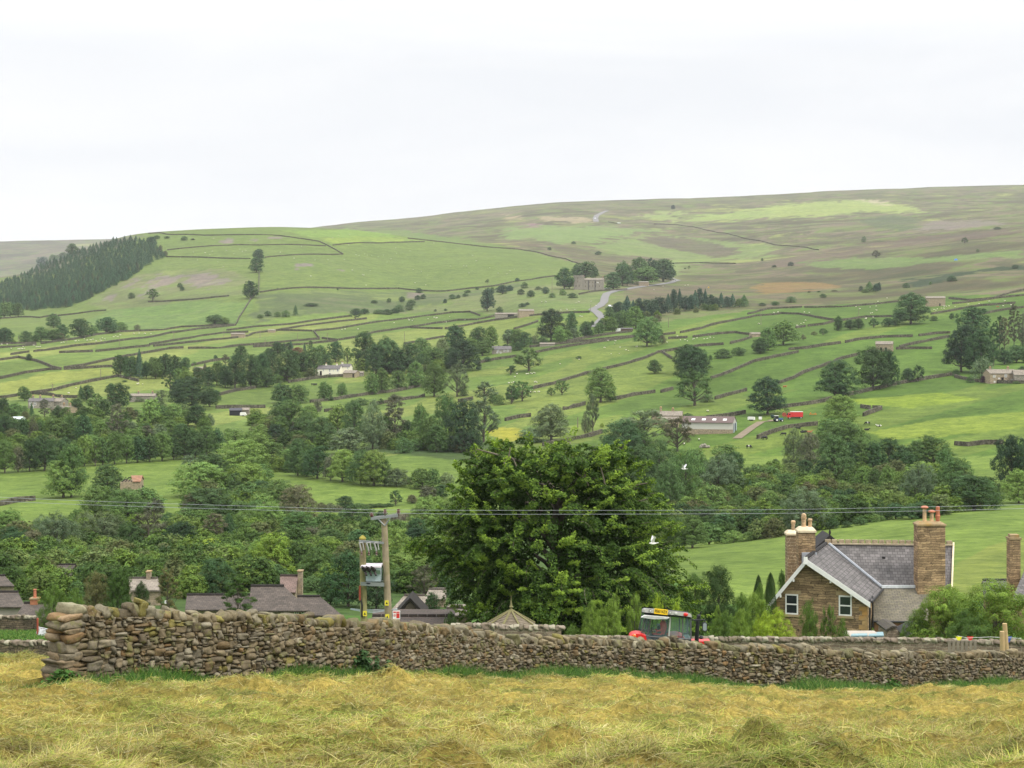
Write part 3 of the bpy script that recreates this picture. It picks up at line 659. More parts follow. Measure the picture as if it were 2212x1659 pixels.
def stone_mat():
    t = NT('gritstone'); co_ = t.n('TexCoord').outputs['Object']
    a = t.n('VertexColor', layer_name='tint')
    f1 = t.noise(9, co_, 6, .7); f2 = t.noise(3.2, co_, 6, .7); f3 = t.noise(28, co_, 4, .7)
    c = t.mix(1, a.outputs[0], t.ramp(f1, [(.25, (.62, .62, .6, 1)), (.75, (1.35, 1.32, 1.28, 1))]), 'MULTIPLY')
    c = t.mix(t.ramp(f2, [(.56, (0, 0, 0, 1)), (.64, (.55, .55, .55, 1))]), c, (.17, .17, .05, 1))
    c = t.mix(t.ramp(f3, [(.64, (0, 0, 0, 1)), (.70, (.7, .7, .7, 1))]), c, (.42, .42, .33, 1))
    t.pr(c, .93, f1, .75, .03, .12); return t.m
M_STONE = stone_mat()
def pack_wall(s_end, top_fn, base_fn, r_, hmin=.055, hmax=.19, wmin=.10, wmax=.46, cop=.26):
    bw = .03; nb = int(s_end/bw); hb = np.zeros(nb); tgt = np.array([max(.3, top_fn((i+.5)*bw)-base_fn((i+.5)*bw)-cop) for i in range(nb)])
    done = np.zeros(nb, bool); out = []
    while not done.all():
        hh = np.where(done, 1e9, hb); i = int(hh.argmin()); h0 = hb[i]
        a = i
        while a > 0 and abs(hb[a-1]-h0) < .028 and not done[a-1] and i-a < 4: a -= 1
        sc_ = 1.10-.10*min(1, a*bw/14); w_ = min(max(r_.gauss(.205, .075)*sc_, wmin), wmax)
        if a*bw < .5: w_ = r_.uniform(.3, .62)
        nbw = max(3, int(w_/bw)); b = a
        while b < nb and b-a < nbw and abs(hb[b]-h0) < .034 and not done[b]: b += 1
        width = (b-a)*bw
        hgt = min(max(r_.gauss(.122, .040)*sc_, hmin), hmax*sc_)
        if width < .12: hgt = min(hgt, .09)
        if width > .34 and r_.random() < .3: hgt *= .65
        if a*bw < .6 and r_.random() < .5: hgt = r_.uniform(.12, .24)
        rem = tgt[a:b].mean()-h0
        if rem < hgt*1.3: hgt = max(rem, .05)
        z0 = hb[a:b].max() if b-a > 2 else h0
        out.append((a*bw, b*bw, hb[a:b].mean(), h0+hgt))
        hb[a:b] = h0+hgt
        done[a:b] = hb[a:b] >= tgt[a:b]-.035
    return out
def build_stone_wall():
    r_ = random.Random(5)
    top = lambda s: wtop(s)+.03*math.sin(s*1.3)+.025*math.sin(s*3.1+1)
    stones = pack_wall(WLEN, top, wbase, r_)
    VV = []; QQ = []; CC = []; nv = 0
    def put(V, c):
        nonlocal nv
        VV.append(V); QQ.append(BQ+nv); nv += len(V); j = 1+r_.uniform(-.2, .2)
        CC.append(np.tile(np.array([c[0]*j, c[1]*j, c[2]*j]), (len(V), 1)))
    for a, b, z0, z1 in stones:
        s = (a+b)/2; t, n = wframe(s); x, y = wpos(s); zb = wbase(s)
        zc = (z0+z1)/2; hw = (b-a)/2*1.02; hh = (z1-z0)/2*1.05
        prot = r_.uniform(-.035, .03) + (.05 if r_.random() < .05 else 0)
        batter = .10*(1-zc/1.5)
        dep = .15
        pos = np.array((x, y, zb+zc)) + np.array(n)*(.22+batter+prot-dep*.5)
        q = r_.uniform(-.07, .07); tt = np.array(t)*math.cos(q)+np.array((0, 0, 1))*math.sin(q); up = np.cross(tt, np.array(n))*-1
        if up[2] < 0: up = -up
        rot = np.stack([tt, np.array(n), up], 1)
        c = r_.choices([q_[0] for q_ in STC], _scw)[0]
        put(stone_verts((hw*.96, dep, hh*.95), rot, pos, r_, .75), c)
    # the squared head of the wall at its free end
    z = 0; zb = wbase(0); x, y = wpos(0); t, n = wframe(0); Ht = top(0)-zb-.26
    while z < Ht:
        h_ = min(r_.uniform(.08, .24), Ht-z+.03)
        wv = -.30
        while wv < .30:
            wd_ = r_.uniform(.22, .6); e_ = min(wv+wd_, .32)
            pos = np.array((x, y, zb+z+h_/2)) + np.array(n)*((wv+e_)/2+.0) - np.array(t)*r_.uniform(.0, .06)
            rot = np.stack([np.array(t), np.array(n), np.array((0, 0, 1.))], 1)
            put(stone_verts((r_.uniform(.16, .3), (e_-wv)/2*1.02, h_/2*1.04), rot, pos, r_, .5), r_.choice([(.21,.15,.09),(.20,.155,.10),(.18,.155,.11),(.19,.125,.065)]))
            wv = e_
        z += h_
    root = empty('dry_stone_wall', Vector((wpos(0)[0], wpos(0)[1], wbase(0))), 'long near dry stone wall of rounded brown gritstone between hay and village', 'stone wall')
    root['kind'] = 'thing'; root.location = (0, 0, 0)
    o = link('stone_courses', np_mesh('stone_courses', np.concatenate(VV), np.concatenate(QQ), M_STONE, dict(tint=np.concatenate(CC))), root)
    # hearting behind the faces
    mb = MB(); ss = np.arange(.1, WLEN, .3)
    for s in ss:
        t, n = wframe(s); x, y = wpos(s); zb = wbase(s); zt = top(s)-.3
        for off, zz in ((.20, zb-.3), (.12, zt), (-.16, zt), (-.3, zb-.3)):
            mb.v.append((x+n.x*off, y+n.y*off, zz))
    for k in range(len(ss)-1):
        for j in range(3): mb.f.append((k*4+j, k*4+j+1, k*4+j+5, k*4+j+4)); mb.m.append(0)
    mb.f.append((0, 1, 2, 3)); mb.m.append(0)
    mb.obj('wall_core', plain('dark_hearting', (.022, .018, .013), .95), root)
    # coping stones on edge
    VV.clear(); QQ.clear(); CC.clear(); nv = 0
    s = .02
    while s < WLEN:
        w_ = min(max(r_.gauss(.165, .045), .09), .30); hgt = min(max(r_.gauss(.225, .05), .13), .34)
        if s < .3: w_, hgt = .36, .28
        sc = s+w_/2; t, n = wframe(sc); x, y = wpos(sc); zt = top(sc)-.27
        lean = r_.gauss(.05, .22) if s > .5 else 0
        tt = np.array(t)*math.cos(lean)+np.array((0, 0, 1))*math.sin(lean); up = -np.array(t)*math.sin(lean)+np.array((0, 0, 1))*math.cos(lean)
        rot = np.stack([tt, np.array(n), up], 1)
        pos = np.array((x, y, zt+hgt/2-.02)) + np.array(n)*r_.uniform(-.03, .06)
        c = r_.choices([q_[0] for q_ in STC], _scw)[0]; c = (c[0]*1.0, c[1]*1.02, c[2]*.98)
        if s < .3: c = (.24, .225, .15)
        put(stone_verts((w_/2*1.08, r_.uniform(.17, .26), hgt/2), rot, pos, r_, .62), c)
        if r_.random() < .12:
            pos2 = pos + np.array((0, 0, hgt*.55)); put(stone_verts((r_.uniform(.08, .16), .14, r_.uniform(.04, .07)), rot, pos2, r_, .6), c)
        s += w_*.97
    link('coping_stones', np_mesh('coping_stones', np.concatenate(VV), np.concatenate(QQ), M_STONE, dict(tint=np.concatenate(CC))), root)
    return root
build_stone_wall()

# ------------------------------------------------------------------ mown hay
def hay_edge_y(x):
    """distance of the wall foot at this x, and where the hay stops before it"""
    return np.interp(x, _wx, _wd)
def haybump(x, y):
    b = .34*np.clip(fbm(x/.95, y/.7, 61, 3), -.1, 1) + .28*np.clip(fbm(x/.5, y/.38, 67, 2), -.05, 1) + .05*fbm(x/5, y/3, 71, 2)
    rows = np.sin((y-np.interp(x, _wx, _wd))*2.6+2.2*fbm(x/3, y/3, 63, 2))
    return b + .05*rows
def hay_gap(x):   # green verge between hay and wall foot
    return 2.35 + .45*np.sin(x*.55+1) + .5*fbm(np.asarray(x)/1.4, np.asarray(x)*0+.3, 81, 3) + np.clip((x-1)/10, 0, 1)*.9
def hay_limit(x):
    wl = np.interp(x, _wx, _wd) - hay_gap(x)
    left = 45.5 + .6*np.sin(x)
    return np.where(x < _wx[0]-.55, left, wl)
xs = np.arange(-17, 27, .13); vs_ = np.linspace(0, 1, 330)**1.0
Xg = np.tile(xs, (len(vs_), 1)); lim = hay_limit(xs)
Yg = 11+(lim[None, :]-11)*vs_[:, None]
edge = np.clip((lim[None, :]-Yg)/.5, 0, 1)
xh = Xg.ravel(); yh_ = Yg.ravel()
Zh = H(xh, yh_) + .03 + (haybump(xh, yh_)+.07)*np.clip(edge.ravel()*1.0, 0, 1)**.5 - (1-edge.ravel())*.12
ridge = .05*np.exp(-((lim[None, :]-Yg-1.0)/.55)**2)*(0.5+np.clip(2*vnoise(Xg/2.2, Xg*0+2.2, 91), -.5, .9)); Zh += ridge.ravel()
def hay_z(x, y):
    l_ = hay_limit(x); e_ = np.clip((l_-y)/.5, 0, 1)
    return H(x, y)+.03+(haybump(x, y)+.07)*e_**.5-(1-e_)*.12+.05*np.exp(-((l_-y-1.0)/.55)**2)*(0.5+np.clip(2*vnoise(x/2.2, x*0+2.2, 91), -.5, .9))
hc = np.array((.26, .205, .055))*(1+.5*fbm(xh/1.2, yh_/.8, 95, 3))[:, None]
gr = np.clip(fbm(xh/2.6, yh_/1.6, 99, 3)*2.4-.1, 0, 1)[:, None]
hc = hc*(1-gr*.6)+np.array((.10, .13, .03))*gr*.6
c_ = len(xs); i = np.arange((len(vs_)-1)*(c_-1)); a = (i//(c_-1))*c_+i % (c_-1)
def attr_mat(name, rough=.9, trans=.0, bump=None):
    t = NT(name); a_ = t.n('VertexColor', layer_name='tint')
    c = a_.outputs[0]
    if bump:
        f9 = t.noise(4.5, t.n('TexCoord').outputs['Object'], 6, .8); c = t.mix(1, c, t.ramp(f9, [(.3, (.45, .5, .42, 1)), (.7, (1.45, 1.4, 1.3, 1))]), 'MULTIPLY')
        f = t.noise(bump, t.n('TexCoord').outputs['Object'], 6, .75); c = t.mix(1, c, t.ramp(f, [(.3, (.5, .5, .5, 1)), (.7, (1.4, 1.4, 1.4, 1))]), 'MULTIPLY')
        p = t.pr(c, rough, f, .8, .06, .1)
    else: p = t.pr(c, rough, spec=.15)
    if trans:
        tr = t.n('BsdfTranslucent'); t.l(c, tr.inputs[0]); mx = t.n('MixShader', i_0=trans)
        t.l(p.outputs[0], mx.inputs[1]); t.l(tr.outputs[0], mx.inputs[2]); t.l(mx.outputs[0], t.out.inputs[0])
    return t.m
M_HAYG = attr_mat('hay_mat', .95, 0, 14); M_BLADE = attr_mat('grass_blade', .65, .3); M_HAYB = attr_mat('hay_straw', .7, .2)
o = link('hay_field', np_mesh('hay_field', np.stack([xh, yh_, Zh], 1), np.stack([a, a+1, a+c_+1, a+c_], 1), M_HAYG, dict(tint=hc), smooth=True)); o['kind'] = 'structure'
def blades(name, x, y, z, L, Wd, az, elv, bend, col):
    n = len(x); dx = np.cos(az); dy = np.sin(az); c = np.cos(elv); s = np.sin(elv)
    nx, ny = -dy*Wd/2, dx*Wd/2
    P0 = np.stack([x, y, z], 1)
    P1 = P0 + np.stack([dx*c*L*.5, dy*c*L*.5, s*L*.5], 1)
    e2 = elv-bend
    P2 = P1 + np.stack([dx*np.cos(e2)*L*.5, dy*np.cos(e2)*L*.5, np.sin(e2)*L*.5], 1)
    # blade width turned partly to face up and partly sideways
    Wv = np.stack([nx, ny, nr.uniform(-.4, .4, n)*Wd], 1)
    V = np.stack([P0-Wv, P0+Wv, P1-Wv, P1+Wv, P2-Wv*.3, P2+Wv*.3], 1).reshape(-1, 3)
    b = np.arange(n)[:, None]*6
    Q = np.concatenate([b+np.array([0, 1, 3, 2]), b+np.array([2, 3, 5, 4])], 0)
    return V, Q, np.repeat(col, 6, axis=0)
# cut hay, thrown in every direction
n = 380000
px_ = nr.uniform(-160, 2380, n); py_ = 1405+(1800-1405)*nr.random(n)**.95
sl_ = np.interp(px_, *_SP); dd = (4.449-17*sl_)/np.maximum((py_-HY)/F-sl_, .004); dd = np.where(dd < 17, 1.6/np.maximum((py_-HY)/F-.1676, .02), dd)
x = (px_-CX)/F*dd; y = dd+nr.normal(0, .25, n)
xe = nr.uniform(-16, 26, 110000); ye = hay_limit(xe)-.05-np.abs(nr.normal(0, 1.6, 110000)); x = np.concatenate([x, xe]); y = np.concatenate([y, ye]); n = len(x)
keep = (y < hay_limit(x)-.04) & (y > 11.5) & (x > -16.5) & (x < 26.5); x, y = x[keep], y[keep]; n = len(x)
z = hay_z(x, y)+nr.uniform(-.02, .045, n)
sw = fbm(x/2.2, y/1.6, 103, 2)*5
pal = np.array([(.45,.375,.125),(.49,.43,.175),(.42,.40,.095),(.33,.37,.06),(.34,.25,.09),(.20,.28,.045),(.52,.475,.25)])
patch = np.clip(fbm(x/2.6, y/1.6, 99, 3)*2.4-.1, 0, 1)
ci = nr.choice(7, n, p=[.25,.15,.23,.17,.09,.09,.02]); gsel = nr.random(n) < patch*.55; ci[gsel] = nr.choice([3, 5], gsel.sum())
col = pal[ci]*nr.uniform(.5, 1.12, n)[:, None]*.88*(1+.7*fbm(x/1.2, y/.8, 95, 3))[:, None]
L = nr.uniform(.08, .26, n); Wd = nr.uniform(.0035, .0075, n)*np.sqrt(y/22)
V, Q, Cc = blades('hay', x, y, z, L, Wd, sw+nr.normal(0, 1.0, n), nr.normal(.12, .28, n), nr.normal(.35, .4, n), col)
o = link('cut_hay', np_mesh('cut_hay', V, Q, M_HAYB, dict(tint=Cc)));
prop(o, 'yellow cut hay lying loose over the near mown field', 'hay', kind='stuff')
# rank grass on the verge before the wall, around its head and on the strip beyond it at the left
def grass_patch(n, s0, s1, g0, g1, hgt):
    s = nr.uniform(s0, s1, n); gg = nr.uniform(g0, g1, n)
    x0 = np.interp(s, _ws, _wx); y0 = np.interp(s, _ws, _wd)
    x = x0+gg*.35; y = y0-gg*.92
    return x, y
n = 110000
s = nr.uniform(-1.3, WLEN-3, n); x0 = np.interp(s, _ws, _wx)+np.minimum(s, 0); y0 = np.interp(s, _ws, _wd)+np.minimum(s, 0)*.2
gp = hay_gap(x0); t_ = nr.random(n)
y = y0-.22-t_*(gp+.15); x = x0+nr.normal(0, .06, n)
tall = .55+.9*np.clip(fbm(x/1.3, x*0+5, 111, 3)+.45, 0, 1.2)
hg = nr.uniform(.2, .5, n)*tall*(1-.35*t_)
gpal = np.array([(.045,.115,.018),(.07,.155,.02),(.10,.19,.03),(.03,.085,.016),(.14,.21,.04),(.22,.25,.07)])
col = gpal[nr.choice(6, n, p=[.28,.28,.16,.16,.08,.04])]*nr.uniform(.7, 1.25, n)[:, None]
V, Q, Cc = blades('g', x, y, H(x, y)+.0, hg*1.3, nr.uniform(.008, .016, n), nr.uniform(0, 6.28, n), nr.uniform(.9, 1.5, n), nr.uniform(.2, .9, n), col)
o = link('verge_grass', np_mesh('verge_grass', V, Q, M_BLADE, dict(tint=Cc))); prop(o, 'rank green grass along the foot of the near dry stone wall', 'grass', kind='stuff')
n = 26000
px_ = nr.uniform(-120, 118, n); d_ = nr.uniform(84, 109, n)
x = (px_-CX)/F*d_; y = d_
col = gpal[nr.choice(6, n, p=[.2,.3,.24,.1,.12,.04])]*nr.uniform(.7, 1.25, n)[:, None]
V, Q, Cc = blades('g', x, y, H(x, y), nr.uniform(.12, .3, n), nr.uniform(.03, .05, n), nr.uniform(0, 6.28, n), nr.uniform(.9, 1.5, n), nr.uniform(.2, .9, n), col)
o = link('paddock_grass', np_mesh('paddock_grass', V, Q, M_BLADE, dict(tint=Cc))); prop(o, 'green paddock grass between the two walls at the far left', 'grass', kind='stuff')
# ------------------------------------------------------------------ foliage
def foliage_mat():
    t = NT('foliage'); oi = t.n('ObjectInfo'); a = t.n('VertexColor', layer_name='tint')
    c = t.mix(1, oi.outputs['Color'], a.outputs[0], 'MULTIPLY')
    p = t.pr(c, .75, spec=.12)
    tr = t.n('BsdfTranslucent'); t.l(t.mix(1, c, (1.2, 1.25, .7, 1), 'MULTIPLY'), tr.inputs[0]); mx = t.n('MixShader', i_0=.22)
    t.l(p.outputs[0], mx.inputs[1]); t.l(tr.outputs[0], mx.inputs[2]); t.l(mx.outputs[0], t.out.inputs[0])
    return t.m
M_FOL = foliage_mat(); M_BARK = plain('bark', (.095, .08, .062), .95, .3, 4)
def rand_dirs(n, g):
    v = g.normal(size=(n, 3)); return v/np.linalg.norm(v, axis=1)[:, None]
def leafquads(P, Nn, size, g, asp=1.5):
    """small folded leaf clusters: one quad each, facing roughly along Nn"""
    n = len(P); r = rand_dirs(n, g)
    Nn = Nn+r*.34; Nn /= np.linalg.norm(Nn, axis=1)[:, None]
    a = np.cross(Nn, rand_dirs(n, g)); a /= np.linalg.norm(a, axis=1)[:, None]
    b = np.cross(Nn, a); s = (size*g.uniform(.6, 1.3, n))[:, None]
    A = a*s*.5*asp; B = b*s*.5
    V = np.stack([P-A, P-B*.8+A*.1, P+A, P+B*.8+A*.1], 1).reshape(-1, 3)
    Q = np.arange(n*4).reshape(n, 4); return V, Q
def crown(kind, seed, nleaf, lsize):
    g = np.random.default_rng(seed); P = []; Nn = []; T = []
    limbs = []
    def clump(c, r, k, tint, flat=.9, up=.3):
        d = rand_dirs(k, g); d[:, 2] = np.where(d[:, 2] < -.3, -d[:, 2], d[:, 2])
        rr = r*g.uniform(.55, 1.05, k)[:, None]
        P.append(c+d*rr*np.array([1, 1, flat])); Nn.append(d+np.array([0, 0, up])); T.append(np.full(k, tint)*g.uniform(.86, 1.14, k))
    if kind in ('round', 'tall', 'bush', 'sparse', 'oakish', 'willow'):
        lobes = []
        RINGS = dict(round=[(.20,6,.30,.19),(.42,7,.31,.20),(.62,6,.25,.19),(.77,5,.18,.17),(.88,2,.07,.13)],
                     tall=[(.14,5,.30,.19),(.30,6,.33,.19),(.46,6,.32,.18),(.62,5,.27,.17),(.76,4,.18,.14),(.88,2,.08,.11)],
                     bush=[(.16,7,.33,.20),(.42,7,.30,.22),(.66,5,.19,.20),(.80,2,.06,.16)],
                     oakish=[(.34,6,.34,.15),(.52,7,.34,.17),(.70,6,.25,.16),(.84,3,.10,.13)],
                     sparse=[(.30,5,.34,.12),(.45,6,.37,.13),(.62,6,.32,.13),(.76,5,.20,.12),(.88,2,.08,.10)],
                     willow=[(.14,6,.32,.17),(.34,7,.33,.17),(.54,7,.29,.17),(.72,5,.20,.16),(.86,2,.08,.12)])[kind]
        big = g.uniform(.85, 1.15, 3)
        for z, m, rad, lr in RINGS:
            off = g.uniform(0, 6.28)
            for i in range(m):
                q = off+i*6.283/m+g.uniform(-.35, .35); rr = rad*g.uniform(.72, 1.12)*(1+.12*math.cos(q*2+big[0]*9))
                r1 = lr*g.uniform(.78, 1.2)
                c_ = np.array([math.cos(q)*rr, math.sin(q)*rr, z+g.uniform(-.07, .07)])
                k_ = (np.hypot(c_[0], c_[1])+r1)
                if k_ > .53: c_[:2] *= (.53-r1)/max(np.hypot(c_[0], c_[1]), .01)
                if c_[2]+r1*.9 > 1.0: c_[2] = 1.0-r1*.9
                lobes.append((c_, r1)); limbs.append(lobes[-1])
        # an uneven outline: one-sided weight
        sh = g.uniform(-.06, .06, 2); 
        tot = nleaf; sub = []
        for c, r in lobes:
            k = int({'sparse': 14, 'willow': 26}.get(kind, 26)*(r/.18)**2)
            for d in rand_dirs(k, g):
                if d[2] < -.45: continue
                cc = c+d*r*g.uniform(.7, 1.12)*np.array([1, 1, .85])
                if any(np.linalg.norm((cc-c2)/np.array([1, 1, .85])) < r2*.62 for c2, r2 in lobes): continue
                cc[:2] += sh*cc[2]
                if cc[2] < .03: continue
                sub.append((cc, d))
        per = max(6, tot//len(sub))
        for cc, d in sub:
            rr = g.uniform(.045, .085)*(1 if kind != 'willow' else .8)
            tint = g.uniform(.72, 1.28)
            clump(cc, rr, per, tint, .95 if kind != 'willow' else 1.3)
            Nn[-1] = Nn[-1]*.8+d*.7
            if kind == 'willow': P[-1][:, 2] -= np.abs(g.normal(0, .02, per))
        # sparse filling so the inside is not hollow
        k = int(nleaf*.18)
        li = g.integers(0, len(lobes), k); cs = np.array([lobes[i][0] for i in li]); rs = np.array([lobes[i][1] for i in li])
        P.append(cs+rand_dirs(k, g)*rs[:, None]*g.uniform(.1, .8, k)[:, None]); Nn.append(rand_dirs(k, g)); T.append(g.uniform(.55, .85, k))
    elif kind == 'conifer':
        n = nleaf; tiers = 15
        t_ = g.random(n)**.75; z = .06+.94*t_**1.0
        tier = (z*tiers) % 1
        q = g.uniform(0, 6.283, n); nb = 9
        R_ = .5*(1-z)**.85*(.68+.34*(1-tier))*(1+.22*np.sin(q*nb+np.floor(z*tiers)*2.1))
        rr = R_*np.sqrt(g.uniform(.25, 1, n))
        P.append(np.stack([np.cos(q)*rr, np.sin(q)*rr, z-.06*rr/.5], 1)); Nn.append(np.stack([np.cos(q), np.sin(q), np.full(n, .7)], 1))
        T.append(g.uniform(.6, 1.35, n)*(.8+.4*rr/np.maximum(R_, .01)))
    elif kind == 'pine':
        for i in range(34):
            t_ = (i+1)/34; z = .18+.80*t_; rad = .5*(1-t_**2*.75)*g.uniform(.35, 1.0)*(.55+.45*math.sin(min(1, t_*2.2)*1.57)); q = i*2.4+g.uniform(-.3, .3)
            c = np.array([math.cos(q)*rad, math.sin(q)*rad, z]); limbs.append((c, .08))
            for _ in range(4):
                clump(c+g.normal(0, .035, 3)*np.array([1, 1, .6]), g.uniform(.05, .09), nleaf//150, g.uniform(.65, 1.25), .45)
    elif kind == 'column':
        n = nleaf; z = g.random(n)**.8; q = g.uniform(0, 6.283, n)
        R_ = .5*np.sin(np.pi*np.clip(z*.8+.2, 0, 1))**.55*(1+.12*np.sin(q*5+z*9)+.1*np.sin(q*3-z*17))
        P.append(np.stack([np.cos(q)*R_, np.sin(q)*R_, z], 1)*np.array([1, 1, 1])+g.normal(0, .012, (n, 3))); Nn.append(np.stack([np.cos(q), np.sin(q), np.full(n, .5)], 1)); T.append(g.uniform(.7, 1.3, n))
    elif kind == 'thorn':     # blown to one side, low and twisted
        for i in range(16):
            t_ = (i+1)/16; z = .35+.55*t_; q = i*2.4
            rad = .42*g.uniform(.2, 1); c = np.array([math.cos(q)*rad-.08+.22*t_, math.sin(q)*rad, z-.12*abs(rad)]); limbs.append((c, .08))
            for _ in range(4): clump(c+g.normal(0, .04, 3), g.uniform(.06, .1), nleaf//70, g.uniform(.65, 1.25), .6)
    P = np.concatenate(P); Nn = np.concatenate(Nn); T = np.concatenate(T)
    V, Q = leafquads(P, Nn, lsize, g)
    hue = g.uniform(-.12, .12, len(P))
    tint = np.stack([T*(1+hue), T, T*(1-hue*.5)], 1)
    return V, Q, np.repeat(tint, 4, 0), limbs
def trunk_mb(kind, limbs, seed, n=6):
    r_ = random.Random(seed); mb = MB()
    if kind in ('conifer',): mb.tube([(0, 0, -.04), (0, 0, .5), (0, 0, .93)], [.022, .013, .002], 6); return mb
    if kind in ('bush', 'column'):
        for i in range(4):
            q = i*1.57+r_.random(); mb.tube([(0, 0, -.04), (.1*math.cos(q), .1*math.sin(q), .25), (.2*math.cos(q), .2*math.sin(q), .55)], [.018, .012, .004], 5)
        return mb
    top = .8; b = .022 if kind in ('pine', 'willow') else .028
    if kind == 'sparse': b = .03
    w1 = (r_.uniform(-.02, .02), r_.uniform(-.02, .02))
    spine = [(0, 0, -.05), (w1[0]*.3, w1[1]*.3, .1), (w1[0], w1[1], .3), (w1[0]*1.5, -w1[1], .55), (w1[0], w1[1], top)]
    if kind == 'thorn': spine = [(0, 0, -.05), (.02, 0, .15), (-.03, .02, .3), (.05, 0, .5), (.12, 0, .7)]; b = .035
    mb.tube(spine, [b*1.45, b, b*.85, b*.55, b*.15], 7)
    def sp(z):
        for a, c in zip(spine, spine[1:]):
            if a[2] <= z <= c[2]: t = (z-a[2])/(c[2]-a[2]); return Vector(a).lerp(Vector(c), t)
        return Vector(spine[-1])
    for c, r in limbs:
        c = Vector(c); z = max(.12, min(c.z-.12-c.xy.length*.45, top-.02)); s = sp(z)
        m = s.lerp(c, .5)+Vector((r_.uniform(-.02, .02), r_.uniform(-.02, .02), -.02+.03*r_.random()))
        rb = b*(.52-.3*z)
        mb.tube([s, m, c], [rb, rb*.6, rb*.2], 5, cap=False)
        if kind in ('sparse', 'pine', 'thorn', 'oakish'):
            for _ in range(3):
                e_ = c+Vector((r_.uniform(-.1, .1), r_.uniform(-.1, .1), r_.uniform(0, .12)))
                mb.tube([m.lerp(c, .6), e_], [rb*.35, rb*.1], 4, cap=False)
    return mb
PROTO = {}
LOD = {'f': (5600, .032), 'm': (15000, .019), 'n': (38000, .0118)}
SPARSEK = dict(sparse=.55, pine=.8, thorn=.6, bush=.75, willow=1.1, conifer=.8, column=.8)
def proto(kind, lod, var):
    k = (kind, lod, var)
    if k in PROTO: return PROTO[k]
    n, ls = LOD[lod]; n = int(n*SPARSEK.get(kind, 1)); 
    if kind == 'willow': ls *= .8
    if kind == 'conifer' and lod == 'f': n, ls = 1500, .05
    seed = zlib.crc32(repr(k[0::2]).encode())
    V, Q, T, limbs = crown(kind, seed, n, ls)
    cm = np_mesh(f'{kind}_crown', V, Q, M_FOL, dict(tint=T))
    tm = trunk_mb(kind, limbs, seed).mesh(f'{kind}_trunk', M_BARK)
    # both in one for the smallest
    both = None
    if lod == 'f':
        tv = np.array([v.co[:] for v in tm.vertices]); tq = [list(p.vertices) for p in tm.polygons]
        tq4 = np.array([q if len(q) == 4 else (q[:4] if len(q) > 4 else q+[q[-1]]) for q in tq if len(q) == 4])
        both = np_mesh(f'{kind}_tree', np.concatenate([V, tv]), np.concatenate([Q, tq4+len(V)]), [M_FOL, M_BARK], dict(tint=np.concatenate([T, np.ones((len(tv), 3))])), mi=[0]*len(Q)+[1]*len(tq4))
    PROTO[k] = (cm, tm, both); return PROTO[k]
TONE = dict(d=(.042,.078,.018), m=(.080,.134,.026), l=(.125,.190,.032), g=(.110,.145,.050), y=(.195,.265,.026), b=(.100,.100,.040), r=(.16,.075,.035), k=(.032,.058,.017), p=(.05,.02,.03), w=(.22,.26,.12), c=(.036,.068,.028), e=(.060,.106,.025))
TWORD = dict(d='dark green', m='mid green', l='light green', g='grey-green', y='bright yellow-green', b='brownish green', r='rusty brown', k='very dark green', p='purple-leaved', w='white-blossomed', c='dark bluish green', e='deep green')
KIND = dict(B='round', T='tall', S='bush', X='sparse', O='oakish', W='willow', C='conifer', P='pine', Y='column', H='thorn')
KWORD = dict(B='broadleaf tree', T='tall tree', S='bush', X='open-branched tree', O='spreading tree', W='feathery willow', C='conifer', P='pine', Y='columnar evergreen', H='wind-bent thorn')
KNAME = dict(B='broadleaf_tree', T='tall_tree', S='bush', X='open_tree', O='spreading_tree', W='willow_tree', C='conifer_tree', P='pine_tree', Y='columnar_tree', H='thorn_tree')
PLACED = []    # tree records, labelled once all are known
def tree(x, y, z, wid, hgt, kd, tone, reg, seed=None):
    if seed is None: seed = int(abs(x*13+y*7)*10) % 9973
    r_ = random.Random(seed); kind = KIND[kd]
    ppm = F/y*(hgt)       # height in working pixels
    lod = 'n' if ppm > 150 else ('m' if ppm > 62 else 'f')
    nvar = {'B': 9, 'S': 4, 'C': 4}.get(kd, 3)
    if lod == 'n': nvar = min(nvar, 5)
    cm, tm, both = proto(kind, lod, r_.randrange(nvar))
    c = TONE[tone]; c = (c[0]*.97, c[1], c[2]*1.35+.004); j = 1.22*r_.uniform(.78, 1.25); hj = r_.uniform(-.08, .08)
    col = (c[0]*j*(1+hj), c[1]*j, c[2]*j*(1-hj), 1)
    wid *= 1.35 if kd == 'C' else 1
    rz = r_.uniform(0, 6.283) if kd != 'H' else math.pi*r_.choice([0, 0, .1])
    sc = (wid*r_.uniform(.97, 1.03)*1.06, wid*1.0, hgt*1.03)
    name = KNAME[kd]
    if kd == 'B': name = {'d':'dark_broadleaf_tree','k':'dark_broadleaf_tree','c':'dark_broadleaf_tree','e':'deep_green_broadleaf_tree','l':'pale_broadleaf_tree','y':'pale_broadleaf_tree','g':'pale_broadleaf_tree'}.get(tone, 'broadleaf_tree')  # species not known; broadleaf trees told apart by leaf tone only
    if lod == 'f':
        o = link(name, both, None, (x, y, z)); o.color = col; o.scale = sc; o.rotation_euler = (0, 0, rz)
    else:
        o = bpy.data.objects.new(name, None); C.objects.link(o); o.location = (x, y, z); o.scale = sc; o.rotation_euler = (0, 0, rz); o.empty_display_size = .1
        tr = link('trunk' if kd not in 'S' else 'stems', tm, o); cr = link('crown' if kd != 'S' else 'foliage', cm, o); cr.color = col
    PLACED.append((reg, tone, kd, o, CX+F*x/y, HY-F*z/y)); return o
